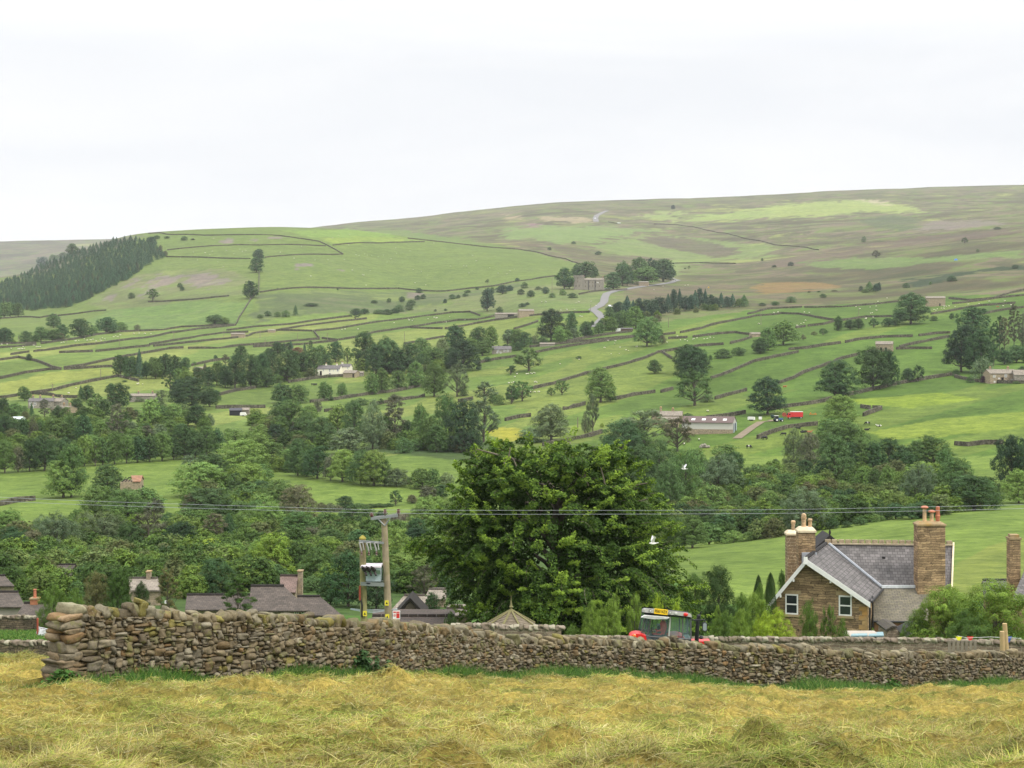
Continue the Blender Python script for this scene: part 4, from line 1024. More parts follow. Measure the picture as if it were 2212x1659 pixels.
def T_(view, reg, items, dmul=1.0):
    """(x, foot y, width, height, kind, tone) read off a zoomed view"""
    for it in items:
        cx, by, w_, h_, kt = it
        px, py = K(view, cx, by); p = cast(px, py, d0=112)
        s = KS/F*p.y
        k_ = 1.14 if p.y < 480 else 1.05
        tree(p.x, p.y, p.z-.1, w_*s*k_, h_*s*(1+(k_-1)*.6), kt[0], kt[1], reg)
# ------------------------------------------------------------------ trees read off the photograph, by place
T_('A','hillwood edge',[(350,445,110,80,'Bc'),(600,350,100,95,'Be'),(1262,262,85,65,'Bc'),(450,395,90,50,'Bm'),(520,370,80,45,'Bm'),(1330,340,60,70,'Pb'),(1370,360,50,50,'Sb'),(1300,215,60,35,'Sd'),(1385,210,50,22,'Sd')])
T_('A','far left foot',[(-40,880,130,125,'Bm'),(35,870,140,130,'Bm'),(85,862,110,115,'Be'),(150,857,95,110,'Bm')])
T_('A','far left dale',[(445,950,120,115,'Te'),(340,1065,135,120,'Bm'),(435,1062,150,95,'Bm'),(515,1045,120,120,'Bd'),(660,1035,185,155,'Bd'),(775,1005,85,75,'Sm'),(880,995,195,130,'Bd'),(1010,980,110,80,'Sm'),(1140,968,55,50,'Sb'),(490,1060,90,70,'Bb'),(-30,1080,120,110,'Bd'),(40,1080,150,125,'Bd'),(215,1075,115,95,'Be'),(105,1078,60,32,'Sl'),(290,1065,60,60,'Sm')])
T_('A','hill pasture',[(2145,400,105,100,'Bc'),(2125,492,120,120,'Bd'),(2080,705,132,138,'Bd'),(1268,725,115,100,'Xm'),(1090,707,60,50,'Se'),(1495,618,50,42,'Se'),(1512,642,42,35,'Sd'),(1530,225,60,38,'Se'),(1780,922,165,82,'Bm'),(1865,918,100,58,'Sl'),(1600,222,40,15,'Sb'),(1240,218,60,22,'Sd')])
T_('A','left meadow',[(240,1222,52,55,'Bk'),(1790,1218,40,42,'Bd'),(1610,1262,40,35,'Sm'),(1870,1255,80,80,'Pb'),(1035,1400,50,18,'Se')])
T_('A','mid left wood',[(1000,1352,130,170,'Bd'),(1080,1372,115,165,'Bd'),(1155,1372,95,230,'Cc'),(1215,1372,90,140,'Bd'),(1290,1372,130,170,'Bm'),(1370,1360,135,185,'Bd'),(1450,1345,115,160,'Bd'),(1530,1325,100,125,'Bd'),(1100,1320,90,130,'Be'),(1050,1300,90,110,'Bd'),(1330,1300,110,110,'Cd'),(1255,1290,70,90,'Pd')])
T_('A','village wood',[(1410,1480,140,190,'Pe'),(1480,1420,120,130,'Bm'),(1545,1440,150,140,'Bl'),(1640,1400,120,120,'Bd'),(1700,1335,60,90,'Cb'),(1725,1430,120,150,'Bd'),(1800,1425,140,190,'Bm'),(1870,1445,120,180,'Bd'),(1950,1455,190,280,'Bd'),(2000,1215,115,115,'Bd'),(2080,1445,180,260,'Bd'),(2180,1405,150,235,'Bd'),(2010,1438,85,110,'Cl'),(2130,1445,120,150,'Bm'),(2210,1440,120,150,'Be'),(1600,1627,380,260,'Bk'),(1470,1560,150,170,'Bk'),(1740,1605,150,140,'Bd'),(1790,1560,90,90,'Bd')])
T_('E','manor trees',[(30,470,110,150,'Bd'),(-30,470,110,140,'Bd'),(125,472,130,110,'Bm'),(205,235,10,10,'Sm'),(205,340,120,115,'Bm'),(200,455,80,80,'Sm'),(370,472,140,140,'Pb'),(262,475,50,110,'Cd'),(480,480,90,100,'Bd'),(630,430,115,110,'Bd'),(720,340,145,125,'Bd'),(670,330,70,110,'Cd'),(800,430,160,150,'Xm'),(860,480,140,150,'Bd'),(920,290,105,95,'Bd'),(990,400,185,200,'Bd'),(940,380,110,110,'Xb'),(1160,345,90,55,'Sm'),(1130,472,62,65,'Sd'),(1250,470,100,80,'Sl'),(1100,470,60,30,'Sl'),(1340,330,110,80,'Xg'),(1320,420,120,110,'Bg')])
T_('E','riverside wood',[(1240,545,180,220,'Bl'),(1200,640,120,120,'Xm'),(1440,520,170,150,'Bl'),(1350,520,120,140,'Bm'),(1560,545,150,140,'Bm'),(1640,560,190,180,'Bd'),(1740,560,90,110,'Tg'),(40,690,150,220,'Bd'),(-50,690,130,210,'Bd'),(120,690,100,180,'Bd'),(180,680,130,190,'Be'),(275,680,90,190,'Wb'),(335,672,120,170,'Bm'),(460,680,230,205,'Bm'),(590,665,120,200,'Bm'),(690,690,165,225,'Bd'),(830,655,140,150,'Bl'),(900,600,120,120,'Bm'),(970,655,185,275,'Pb'),(1100,645,130,130,'Bg'),(1210,665,140,125,'Xb'),(1320,665,130,130,'Bg'),(1420,640,150,140,'Bm'),(1500,660,130,130,'Bd'),(640,560,110,100,'Bl'),(560,560,90,90,'Bm'),(780,540,80,80,'Sy'),(1060,560,90,70,'Bm')])
T_('E','field-edge wood',[(-70,940,150,240,'Bm'),(40,940,170,260,'Bm'),(150,930,110,190,'Bb'),(245,925,150,250,'Bd'),(370,918,230,265,'Bd'),(470,895,120,160,'Bm'),(530,885,160,230,'Bd'),(625,885,100,200,'Bm'),(700,882,150,240,'Bl'),(790,880,110,200,'Xm'),(850,872,150,210,'Bm'),(950,865,140,245,'Bm'),(1050,858,130,220,'Bm'),(1140,850,150,200,'Bd'),(1240,845,140,200,'Bd'),(1345,838,170,225,'Bm'),(1440,828,120,170,'Be'),(1530,822,220,260,'Bd'),(1620,815,150,200,'Be'),(1710,805,200,235,'Bm'),(1800,795,130,210,'Bd'),(1110,760,180,180,'Bl'),(760,760,150,140,'Bl'),(1300,760,120,130,'Bl'),(450,780,90,130,'Bm'),(1660,740,150,140,'Bg')])
T_('E','valley field',[(525,1142,300,285,'Bl'),(592,1138,250,400,'Bm'),(890,1092,235,205,'Be'),(1172,1082,55,50,'Sd')])
T_('E','river mass left',[(1660,1125,440,255,'Bl'),(1775,1010,280,220,'Be'),(1580,900,130,110,'Xg'),(2000,955,420,270,'Bl'),(1950,700,180,120,'Bl'),(1890,680,110,110,'Bm'),(2130,730,220,120,'Bl'),(2100,860,240,170,'Bm'),(2090,1110,260,240,'Bl'),(1960,1120,150,170,'Be'),(1730,1320,420,240,'Be'),(1580,1330,150,200,'Bb'),(2080,1240,300,210,'Bm'),(2160,1330,250,200,'Bl'),(2000,1380,260,190,'Bm'),(1190,1260,330,180,'Bm'),(790,1300,270,240,'Bm'),(900,1250,200,190,'Be'),(1060,1330,320,240,'Bm'),(1280,1350,170,190,'Xb'),(1400,1380,130,120,'Sd')])
T_('E','lower wood left',[(60,1480,280,230,'Bl'),(-60,1480,200,250,'Bm'),(180,1500,160,130,'Bl'),(470,1640,430,370,'Wg'),(280,1660,230,230,'Bb'),(860,1580,420,320,'Wg'),(700,1480,220,220,'Wg'),(1080,1640,270,280,'Bd'),(1230,1600,330,320,'Xb'),(1500,1650,310,280,'Bk'),(1560,1430,260,180,'Bm'),(1780,1580,260,280,'Pb'),(1900,1570,200,280,'Cd'),(2060,1500,310,260,'Wm'),(100,1700,330,250,'Bd'),(800,1720,300,170,'Bm'),(1050,1740,300,170,'Bd'),(1780,1740,270,240,'By'),(1960,1750,210,220,'Bl'),(2140,1760,250,250,'Bl'),(1330,1760,220,200,'Bd'),(1600,1780,220,180,'Bm'),(1210,1790,140,110,'Sy'),(620,1760,220,180,'Bm'),(640,1380,140,130,'Bm'),(380,1500,200,170,'Bm')])
T_('I','village gardens',[(100,330,240,260,'Bd'),(250,330,200,170,'Bb'),(560,360,180,130,'Bm'),(30,480,110,110,'Sm'),(230,490,110,120,'Pd'),(180,590,120,90,'Sw'),(330,480,120,110,'Sm'),(370,500,140,120,'Sb'),(320,600,260,130,'Sm'),(500,560,170,90,'Sm'),(560,640,140,120,'Sp'),(640,700,200,180,'Pm'),(740,560,280,180,'Be'),(1210,430,140,100,'Sy'),(1180,480,130,70,'Sl'),(1340,450,140,110,'Sl'),(1440,420,120,80,'Sy'),(1020,380,330,150,'Be'),(1250,380,160,110,'Bd'),(1560,620,190,190,'Bl'),(1640,540,200,150,'Bm'),(1780,640,310,300,'Bd'),(2060,540,270,230,'Be'),(2160,560,240,230,'Bl'),(1100,560,110,90,'Sm'),(1540,480,110,100,'Cl'),(1880,420,240,160,'Bl'),(700,420,160,100,'Bm'),(880,420,170,130,'Be')])
T_('F','white house slope',[(240,362,200,165,'Be'),(380,360,170,150,'Bm'),(590,338,115,160,'Tm'),(640,335,45,115,'Xm'),(735,315,92,125,'Bm'),(530,442,90,105,'Bb'),(890,375,145,60,'Sd'),(1060,372,52,52,'Xd'),(1150,380,110,70,'Xb'),(980,288,120,185,'Tm'),(1065,275,145,195,'Bm'),(1205,248,155,155,'Bm'),(1350,228,150,205,'Bm'),(1330,225,90,90,'Bd'),(1500,305,215,265,'Bm'),(1690,305,205,285,'Xg'),(1740,300,90,70,'Sd'),(650,338,30,35,'Sd'),(1920,350,210,165,'Xg'),(2040,375,110,90,'Sm'),(2140,365,130,150,'Xe'),(1985,362,80,70,'Bd')])
T_('B','white house wood',[(20,1380,150,170,'Bm'),(60,1290,140,120,'Bd'),(110,1440,150,140,'Be'),(200,1405,100,80,'Sl'),(280,1395,215,250,'Bd'),(160,1330,130,170,'Bd'),(420,1335,170,190,'Bd'),(340,1300,130,150,'Bd'),(500,1340,165,225,'Be'),(600,1290,120,110,'Be'),(570,1230,120,130,'Bm'),(680,1235,155,165,'Bd'),(310,1165,80,100,'Cc'),(255,1150,50,75,'Cc'),(290,1180,90,100,'Pd'),(200,1180,120,110,'Bd'),(370,1190,115,75,'Br'),(475,1140,60,80,'Pd'),(425,1150,40,70,'Cc'),(130,1180,90,60,'Bd'),(780,1255,75,145,'Xm'),(870,1275,60,130,'Pd'),(430,1350,130,40,'Sl'),(500,1350,90,60,'Sd'),(410,1325,60,30,'Sy'),(640,1345,60,22,'Sp'),(550,1345,60,28,'Sp'),(620,1360,90,25,'Sm')])
T_('B','sycamore clump',[(920,1290,215,295,'Bd'),(1020,1335,190,240,'Bd'),(1110,1330,250,300,'Be'),(1200,1335,170,210,'Bd'),(1290,1320,210,235,'Bd'),(1070,1290,90,60,'Sy')])
T_('B','hillside grove',[(1390,1175,165,135,'Bm'),(1440,1240,135,130,'Bm'),(1390,1260,110,90,'Bd'),(1510,1285,200,165,'Bm'),(1560,1185,120,145,'Bg'),(1600,1160,110,90,'Bm'),(1680,1140,195,210,'Bd'),(1740,1310,280,255,'Bk'),(1640,1290,130,170,'Bd'),(1855,1130,170,180,'Bd'),(1970,1130,130,185,'Bm'),(1800,1170,150,130,'Bl'),(1900,1180,180,120,'Bm'),(2110,1100,115,140,'Xg'),(2190,1115,110,150,'Bm'),(1940,1232,75,45,'Sd'),(2135,1340,95,80,'Hd'),(2090,1130,60,50,'Sd'),(1870,1300,40,90,'Sk')])
T_('B','ravine',[(845,882,110,65,'Hk'),(850,840,95,50,'Bd'),(925,835,80,45,'Be'),(1040,835,90,40,'Se'),(1110,840,90,50,'Se'),(1170,830,80,45,'Sd'),(1210,815,90,60,'Se'),(1290,805,70,60,'Se'),(1125,740,40,38,'Sd'),(1230,738,55,50,'Sc'),(1310,765,75,52,'Sd'),(1360,722,50,45,'Sc'),(1410,712,50,42,'Sk'),(1590,745,42,36,'Sc'),(1650,712,65,45,'Se'),(1700,705,40,32,'Sd'),(1375,662,62,45,'Sk'),(1855,635,36,26,'Sk'),(1940,585,42,38,'Hd'),(1980,658,46,48,'Sd'),(2065,670,105,72,'Bc'),(2130,640,60,42,'Bc'),(2190,565,50,30,'Sc'),(1940,812,140,182,'Bc'),(2043,832,60,58,'Sd'),(120,855,60,50,'Se'),(200,860,60,45,'Sm'),(270,862,70,62,'Sm'),(350,845,50,80,'Ce'),(60,872,60,35,'Sm'),(1000,745,60,28,'Sd'),(1760,690,60,28,'Se'),(1510,815,25,20,'Sk'),(1595,810,30,20,'Sk'),(700,640,16,20,'Sk'),(200,633,16,16,'Sk'),(480,770,120,26,'Sd'),(1780,660,60,26,'Sd')])
T_('C','towered house',[(480,962,150,172,'Bd'),(520,958,85,95,'Bm'),(650,885,220,145,'Bd'),(575,870,90,110,'Bd'),(735,870,70,90,'Bd'),(885,968,145,140,'Be'),(320,1000,72,60,'Sc'),(545,1035,80,45,'Sd'),(465,1010,60,52,'Sm'),(380,1030,60,40,'Se')])
T_('C','grove right of tower',[(960,935,140,200,'Be'),(1000,935,110,170,'Bd'),(1100,910,190,200,'Be'),(1190,905,110,190,'Pc'),(1300,900,210,180,'Bd'),(1360,880,90,100,'Bd'),(1235,890,110,160,'Bd'),(1150,925,245,150,'Bm')])
T_('C','moor',[(555,587,38,24,'Sc'),(355,638,36,26,'Sc'),(760,677,58,34,'Sc'),(1380,302,40,40,'Bc'),(1510,797,30,30,'Hg'),(2120,727,22,26,'Sd'),(1480,795,20,14,'Sd')])
T_('C','hill thorns',[(20,978,64,48,'Sc'),(120,1008,62,52,'Sk'),(200,1027,82,60,'Sd'),(130,1110,66,34,'Sc'),(170,1095,46,26,'Sk'),(150,955,60,55,'Se'),(260,965,60,28,'Sd')])
T_('C','road copse',[(370,1392,245,250,'Bk'),(440,1402,125,130,'Bl'),(540,1322,105,165,'Be'),(560,1375,100,90,'Bg'),(500,1390,90,90,'Bm'),(660,1365,120,130,'Bd'),(680,1362,95,80,'Be'),(765,1335,110,90,'Bm'),(710,1265,40,45,'Sk'),(780,1300,60,80,'Bd'),(850,1235,100,130,'Be'),(910,1190,80,110,'Bk'),(935,1160,95,90,'Bc'),(880,1320,110,120,'Bm'),(960,1280,110,140,'Bm'),(1000,1215,100,150,'Bc'),(1070,1290,170,180,'Bl'),(930,1290,90,130,'Be'),(1050,1190,90,130,'Cc'),(1100,1190,90,150,'Bc'),(1160,1190,110,140,'Bc'),(1220,1200,110,150,'Bc'),(1280,1180,130,150,'Bc'),(1250,1230,75,58,'Sb'),(340,1240,60,60,'Bd')])
T_('C','conifer strip',[(1340,1160,100,150,'Cc'),(1385,1150,80,180,'Bc'),(1435,1140,80,170,'Cc'),(1480,1145,90,120,'Bc'),(1520,1135,90,110,'Bc'),(1565,1130,90,150,'Cc'),(1600,1125,80,165,'Bc'),(1648,1120,70,150,'Cc'),(1700,1120,85,110,'Bc'),(1740,1120,80,90,'Bc'),(1780,1118,80,120,'Cc'),(1830,1115,80,90,'Bc'),(1875,1112,80,105,'Cc'),(1930,1112,80,70,'Bm'),(1970,1110,110,95,'Ce'),(1530,1140,60,130,'Bc'),(1000,1120,80,100,'Cc')])
T_('C','upper right pasture',[(1165,1437,240,235,'Bm'),(1290,1417,85,78,'Bb'),(1250,1380,100,90,'Bd'),(185,1642,245,185,'Xm'),(40,1656,85,62,'Hk'),(600,1538,52,26,'Sd'),(1530,1660,310,225,'Bd'),(1560,1600,220,150,'Be'),(1800,1535,145,82,'Sd'),(1930,1512,125,72,'Sd'),(1690,1547,34,45,'Sd'),(2100,1492,130,120,'Bd'),(300,1410,80,60,'Sd'),(60,1420,150,120,'Bm'),(150,1440,130,120,'Be'),(90,1470,110,70,'Sd'),(20,1400,70,100,'Bb'),(230,1415,70,70,'Sb'),(1630,1560,60,50,'Sb')])
T_('G','upper right pasture',[(1230,112,132,112,'Be'),(1535,190,310,300,'Bd')])
T_('D','upper right pasture',[(215,1425,240,200,'Bm'),(90,1470,140,180,'Bm'),(30,1497,100,115,'Bd'),(675,1305,82,122,'Te'),(770,1297,110,80,'Bd'),(840,1292,95,82,'Bd'),(965,1280,100,72,'Xd'),(1090,1272,110,70,'Bd'),(1145,1270,90,70,'Bd'),(1275,1252,300,245,'Be'),(1180,1240,110,110,'Bd'),(1465,1225,72,45,'Sd'),(1612,1212,52,50,'Bd'),(1655,1205,35,42,'Xd'),(1880,1157,42,38,'Bd'),(545,1342,90,55,'Xd'),(470,1347,62,36,'Xb'),(380,1387,52,50,'Xb')])
T_('D','moor edge',[(885,572,44,55,'Sg'),(985,702,85,62,'Xb'),(1720,582,62,50,'Xd'),(278,768,50,36,'Sc'),(140,780,42,20,'Sk'),(930,985,110,82,'Ce'),(985,985,60,70,'Bc'),(1010,977,40,70,'Tc'),(897,990,66,32,'Sm'),(860,978,40,46,'Sc'),(1235,952,62,42,'Se'),(1610,897,85,50,'Sd'),(1435,925,22,30,'Sm'),(545,1032,62,36,'Se'),(280,1072,90,55,'Se'),(1990,465,70,22,'Se'),(430,990,30,16,'Sb'),(510,988,34,12,'Sd'),(150,1095,80,36,'Se'),(40,1100,70,30,'Se'),(1830,655,30,30,'Sg'),(640,980,60,14,'Sb'),(2140,790,60,34,'Sd')])
T_('D','right dark wood',[(1790,1340,270,225,'Bd'),(1690,1650,310,370,'Bk'),(1850,1655,280,360,'Bd'),(1960,1600,150,320,'Pd'),(1640,1540,120,150,'Bd'),(2130,1440,130,330,'Pb'),(2050,1460,120,250,'Pb'),(2200,1450,120,260,'Pb'),(2010,1460,110,260,'Pd'),(2290,1500,180,220,'Bd'),(2150,1570,160,140,'Be'),(2050,1585,150,120,'Bd'),(2250,1570,120,140,'Sd'),(2200,1390,60,100,'Bd')])
T_('H','hill oaks',[(85,455,315,295,'Bk'),(650,315,350,300,'Bd'),(680,310,150,120,'Bk'),(960,245,330,330,'Bd'),(1085,225,190,300,'Bd'),(1335,180,125,135,'Xd'),(1245,187,110,115,'Bk')])
T_('H','stone house',[(1860,172,200,200,'Wg'),(1880,190,60,62,'Sp'),(2200,125,80,72,'Bd'),(1650,135,70,60,'Sd'),(1770,190,70,60,'Se'),(2150,200,60,26,'Sm')])
T_('H','farm bank',[(700,560,320,260,'Bl'),(600,700,240,200,'Bm'),(700,700,340,200,'Bl'),(730,860,420,330,'Bm'),(560,640,130,140,'Bl'),(300,900,210,310,'Wg'),(440,930,180,300,'Bb'),(640,1010,280,360,'Be'),(760,940,200,240,'Bd'),(870,930,260,260,'Bm'),(960,930,200,240,'Bd'),(1090,910,270,240,'Bd'),(1220,900,180,180,'Be'),(1330,890,200,200,'Bm'),(1460,890,330,240,'Bm'),(1560,970,150,210,'Bm'),(1240,950,150,170,'Bd'),(155,875,62,52,'Be'),(400,970,150,130,'Bd'),(540,1020,130,170,'Bd')])
T_('H','right riverside',[(230,1090,160,140,'Bm'),(440,1100,180,130,'Bm'),(320,1080,120,110,'Be'),(680,1090,240,90,'Wl'),(870,1110,145,205,'Bl'),(975,1110,115,205,'Te'),(1090,1120,140,230,'Bl'),(1180,1130,120,180,'Bl'),(1270,1140,120,160,'Be'),(1340,1200,320,340,'Wg'),(1340,1060,240,200,'Bl'),(1650,1140,300,300,'Bm'),(1500,1180,160,200,'Bm'),(1720,1180,250,200,'Be'),(1800,1250,410,270,'Bd'),(1930,1180,150,160,'Bm'),(2110,1050,270,390,'Bk'),(2230,1050,200,360,'Bd'),(2170,1190,260,260,'Bl'),(2060,1100,110,90,'Sl')])
T_('H','hedge above knoll',[(60,1230,220,190,'Bm'),(180,1190,130,110,'Bm'),(400,1420,430,350,'Wg'),(250,1400,200,200,'Bd'),(680,1240,180,150,'Bd'),(770,1230,130,150,'Bk'),(690,1310,220,180,'Be'),(940,1142,120,45,'Sw'),(850,1290,220,150,'Bd'),(960,1280,180,130,'Bd'),(1060,1240,160,150,'Bl'),(960,1345,170,75,'Sl'),(1150,1320,200,130,'Bd'),(1050,1330,130,100,'Sd'),(1280,1320,200,120,'Be'),(1400,1310,190,140,'Bd'),(1500,1290,120,100,'Bd'),(150,1465,160,95,'Bl'),(30,1475,100,80,'Se'),(740,1390,90,60,'Sd'),(620,1400,120,90,'Sd'),(1370,1310,80,42,'Sl'),(860,1370,110,70,'Se'),(1180,1180,130,120,'Be'),(560,1220,160,160,'Bd')])
T_('G','lower right pasture',[(370,672,330,290,'Bg'),(190,690,220,130,'Sg'),(715,602,130,325,'Xg'),(650,632,60,200,'Xg'),(670,600,90,120,'Sg'),(778,352,280,275,'Bm'),(860,345,100,90,'Bd'),(460,290,120,125,'Xm'),(370,300,85,72,'Xm'),(130,342,190,170,'Xm'),(50,355,110,105,'Xd'),(90,320,90,100,'Sm'),(1560,380,330,295,'Xm'),(1660,350,130,70,'Sg'),(1500,500,115,62,'Sk'),(790,560,40,40,'Sy')])
T_('G','farm orchard',[(1415,758,245,275,'Xb'),(1140,690,400,270,'Xg'),(1060,700,200,200,'Wg'),(960,770,310,250,'Be'),(1070,740,220,160,'Bm'),(850,730,130,100,'Bm')])
T_('G','river mass right',[(1100,1160,330,400,'Be'),(1260,1130,400,430,'We'),(1180,900,200,170,'We'),(1480,1200,330,430,'Wm'),(1350,1230,230,360,'Be'),(1570,930,190,180,'Bm'),(1760,1130,360,350,'Wg'),(1860,1070,230,280,'Bd'),(1830,900,260,180,'Bl'),(2080,1070,260,190,'Bm'),(2200,1060,160,160,'Bm'),(2130,1210,250,180,'Bl'),(2020,1200,110,190,'Cd'),(1700,1260,260,200,'Bm'),(1500,1260,150,120,'Bl'),(1960,1260,170,140,'Bm'),(2180,1330,210,220,'Bm'),(1540,1560,270,250,'Bm'),(1430,1560,170,230,'Be'),(1680,1530,240,170,'Bm'),(1800,1460,220,180,'Be'),(1900,1400,240,220,'Bm'),(2060,1420,220,180,'Bd'),(1880,1515,190,100,'Sl'),(2020,1500,130,80,'Sm'),(2150,1480,120,70,'Sb'),(1650,1420,260,200,'Bd'),(1450,1400,200,200,'Bd')])
T_('F','river alders',[(700,605,190,225,'Bl'),(620,600,120,120,'Bm'),(840,655,240,305,'Be'),(990,740,190,370,'Tg'),(1170,695,270,385,'Pb'),(1100,700,140,250,'Bm'),(1390,700,165,330,'Bm'),(1280,690,130,180,'Bd'),(1450,750,150,260,'Bm'),(1590,650,230,350,'Bm'),(1520,765,170,210,'Bm'),(1740,765,280,395,'Bk'),(1910,682,280,355,'Xg'),(1250,772,140,125,'Se'),(1820,760,160,95,'Se'),(1600,760,120,100,'Se'),(1360,750,150,100,'Sm')])
T_('F','meadow hedge',[(790,770,300,190,'Bg'),(560,740,260,260,'Be'),(440,700,220,230,'Be'),(320,640,300,300,'Bm'),(220,560,200,200,'Be'),(100,620,180,130,'Bl'),(190,700,170,165,'Bk'),(60,700,160,160,'Bl'),(270,560,150,240,'Bd'),(470,500,150,120,'Bl'),(340,700,160,150,'Bk'),(370,960,210,280,'Be'),(270,900,160,150,'Bl'),(440,970,150,180,'Bm'),(530,985,230,255,'Bd'),(640,1000,120,200,'Bb'),(740,1010,250,245,'Bl'),(890,1030,220,260,'Be'),(1000,1045,270,265,'Bl'),(1090,1045,130,200,'Bm'),(1190,1050,190,140,'Bg'),(1280,1030,90,50,'Sb'),(1400,1070,200,155,'Bm'),(1490,1060,120,145,'Bm'),(1600,1060,140,120,'Wg'),(1450,1165,160,115,'Bb'),(1560,1150,120,110,'Bd'),(1180,1208,112,122,'Xe'),(1320,1188,92,66,'Bb'),(560,1260,110,80,'Sb'),(640,1262,110,80,'Sb'),(765,1245,140,108,'Bk'),(700,1260,80,60,'Sb'),(880,1225,110,40,'Sd'),(970,1225,110,36,'Sd'),(1050,1222,110,36,'Sd'),(1120,1215,90,30,'Sd')])
T_('F','poplar bank',[(50,900,300,260,'Bl'),(-40,880,200,260,'Bl'),(170,900,200,200,'Bm'),(60,1050,200,170,'Bm'),(60,1180,200,170,'Be'),(200,1260,330,240,'Bm'),(370,1320,280,260,'Bb'),(120,1420,260,230,'Bl'),(20,1380,180,200,'Bm'),(370,1500,310,230,'Bm'),(600,1480,240,200,'Bm'),(480,1600,220,200,'Bb'),(250,1560,200,150,'Bm'),(640,1640,260,220,'Be'),(820,1480,280,240,'Pd'),(950,1450,220,220,'Be'),(760,1400,160,140,'Be'),(1060,1500,150,230,'Bk'),(1190,1540,180,140,'Bl'),(1200,1440,170,110,'Sl'),(1440,1440,300,290,'Bl'),(1560,1400,200,200,'Bm'),(1360,1640,260,230,'Bk'),(1160,1650,200,200,'Bl'),(1500,1640,230,240,'Be'),(880,1600,200,180,'Be')])
T_('J','behind the poles',[(150,530,380,390,'By'),(10,520,180,300,'Bl'),(20,560,120,150,'Bk'),(180,560,220,180,'Be'),(380,420,260,230,'Bm'),(540,560,310,290,'Bm'),(480,600,200,130,'Be'),(620,330,250,180,'Bl'),(790,720,380,430,'Bd'),(640,700,200,220,'Bd'),(1020,740,260,330,'Bk'),(1000,500,240,260,'Be'),(1190,420,270,330,'Bl'),(1340,300,250,290,'Bd'),(1290,500,400,240,'Bl'),(1220,600,260,200,'Bm'),(1420,640,260,260,'Xb'),(1520,560,200,240,'Be'),(1480,800,120,190,'Bd'),(1650,800,100,120,'Bd'),(1600,640,160,160,'Be'),(1400,420,220,220,'Bd')])
# the spruce plantation on the far hillside
WOOD = V_('A',(-260,700),(-60,620),(0,600),(200,520),(420,420),(560,340),(700,310),(850,262),(960,240),(1100,232),(1250,250),(1310,310),(1370,372),(1320,385),(1180,460),(1110,530),(900,628),(750,705),(680,745),(560,782),(200,815),(0,800),(-260,800))
def conifer_wood():
    r_ = random.Random(3); xs_ = [p[0] for p in WOOD]; ys_ = [p[1] for p in WOOD]; n = 0; pts = []
    cand = []
    while len(cand) < 12000:
        a, b = r_.uniform(min(xs_), max(xs_)), r_.uniform(min(ys_), max(ys_))
        if inpoly(np.array([a]), np.array([b]), WOOD)[0]: cand.append((a, b))
    for a, b in cand:
        if all(abs(a-c)/8.2 + abs(b-d)/5.0 > 1 for c, d in pts): pts.append((a, b))
        if len(pts) >= 900: break
    grp = []
    for a, b in pts:
        p = cast(a, b); hh = r_.uniform(8, 12.5)
        grp.append((p, hh, r_.random()))
    grp.sort(key=lambda g: g[0].y)
    vs = [proto('conifer', 'f', k)[2] for k in range(4)]
    for i, (p, hh, q) in enumerate(grp[:298]):
        o = link('spruce_tree', vs[i % 4], None, (p.x, p.y, p.z-.2)); k = r_.uniform(.62, 1.15)
        o.scale = (hh*.84, hh*.84, hh*.70); o.rotation_euler = (0, 0, r_.uniform(0, 6))
        o.color = (.048*k, .098*k, .048*k, 1) if q > .12 else (.05, .068, .035, 1)
        prop(o, 'dark spruce packed into the plantation on the far left hillside', 'conifer', 'spruces of the hillside plantation')
    # the upper, farther rest of the plantation as one mass
    V, Q, T, _ = crown('conifer', 5, 650, .062); VV = []; QQ = []; TT = []; nv = 0
    for p, hh, q in grp[298:]:
        a = r_.uniform(0, 6.28); ca, sa = math.cos(a), math.sin(a); k = r_.uniform(.8, 1.25)
        W = V*np.array([hh*.84, hh*.84, hh*.70]); W = np.stack([W[:, 0]*ca-W[:, 1]*sa, W[:, 0]*sa+W[:, 1]*ca, W[:, 2]], 1)+np.array([p.x, p.y, p.z-.2])
        VV.append(W); QQ.append(Q+nv); nv += len(W); TT.append(T*k)
    o = link('spruce_plantation', np_mesh('spruce_plantation', np.concatenate(VV), np.concatenate(QQ), M_FOL, dict(tint=np.concatenate(TT)))); o.color = (.042, .082, .042, 1)
    prop(o, 'upper part of the dark spruce plantation below the hill crest', 'wood', kind='stuff')
conifer_wood()
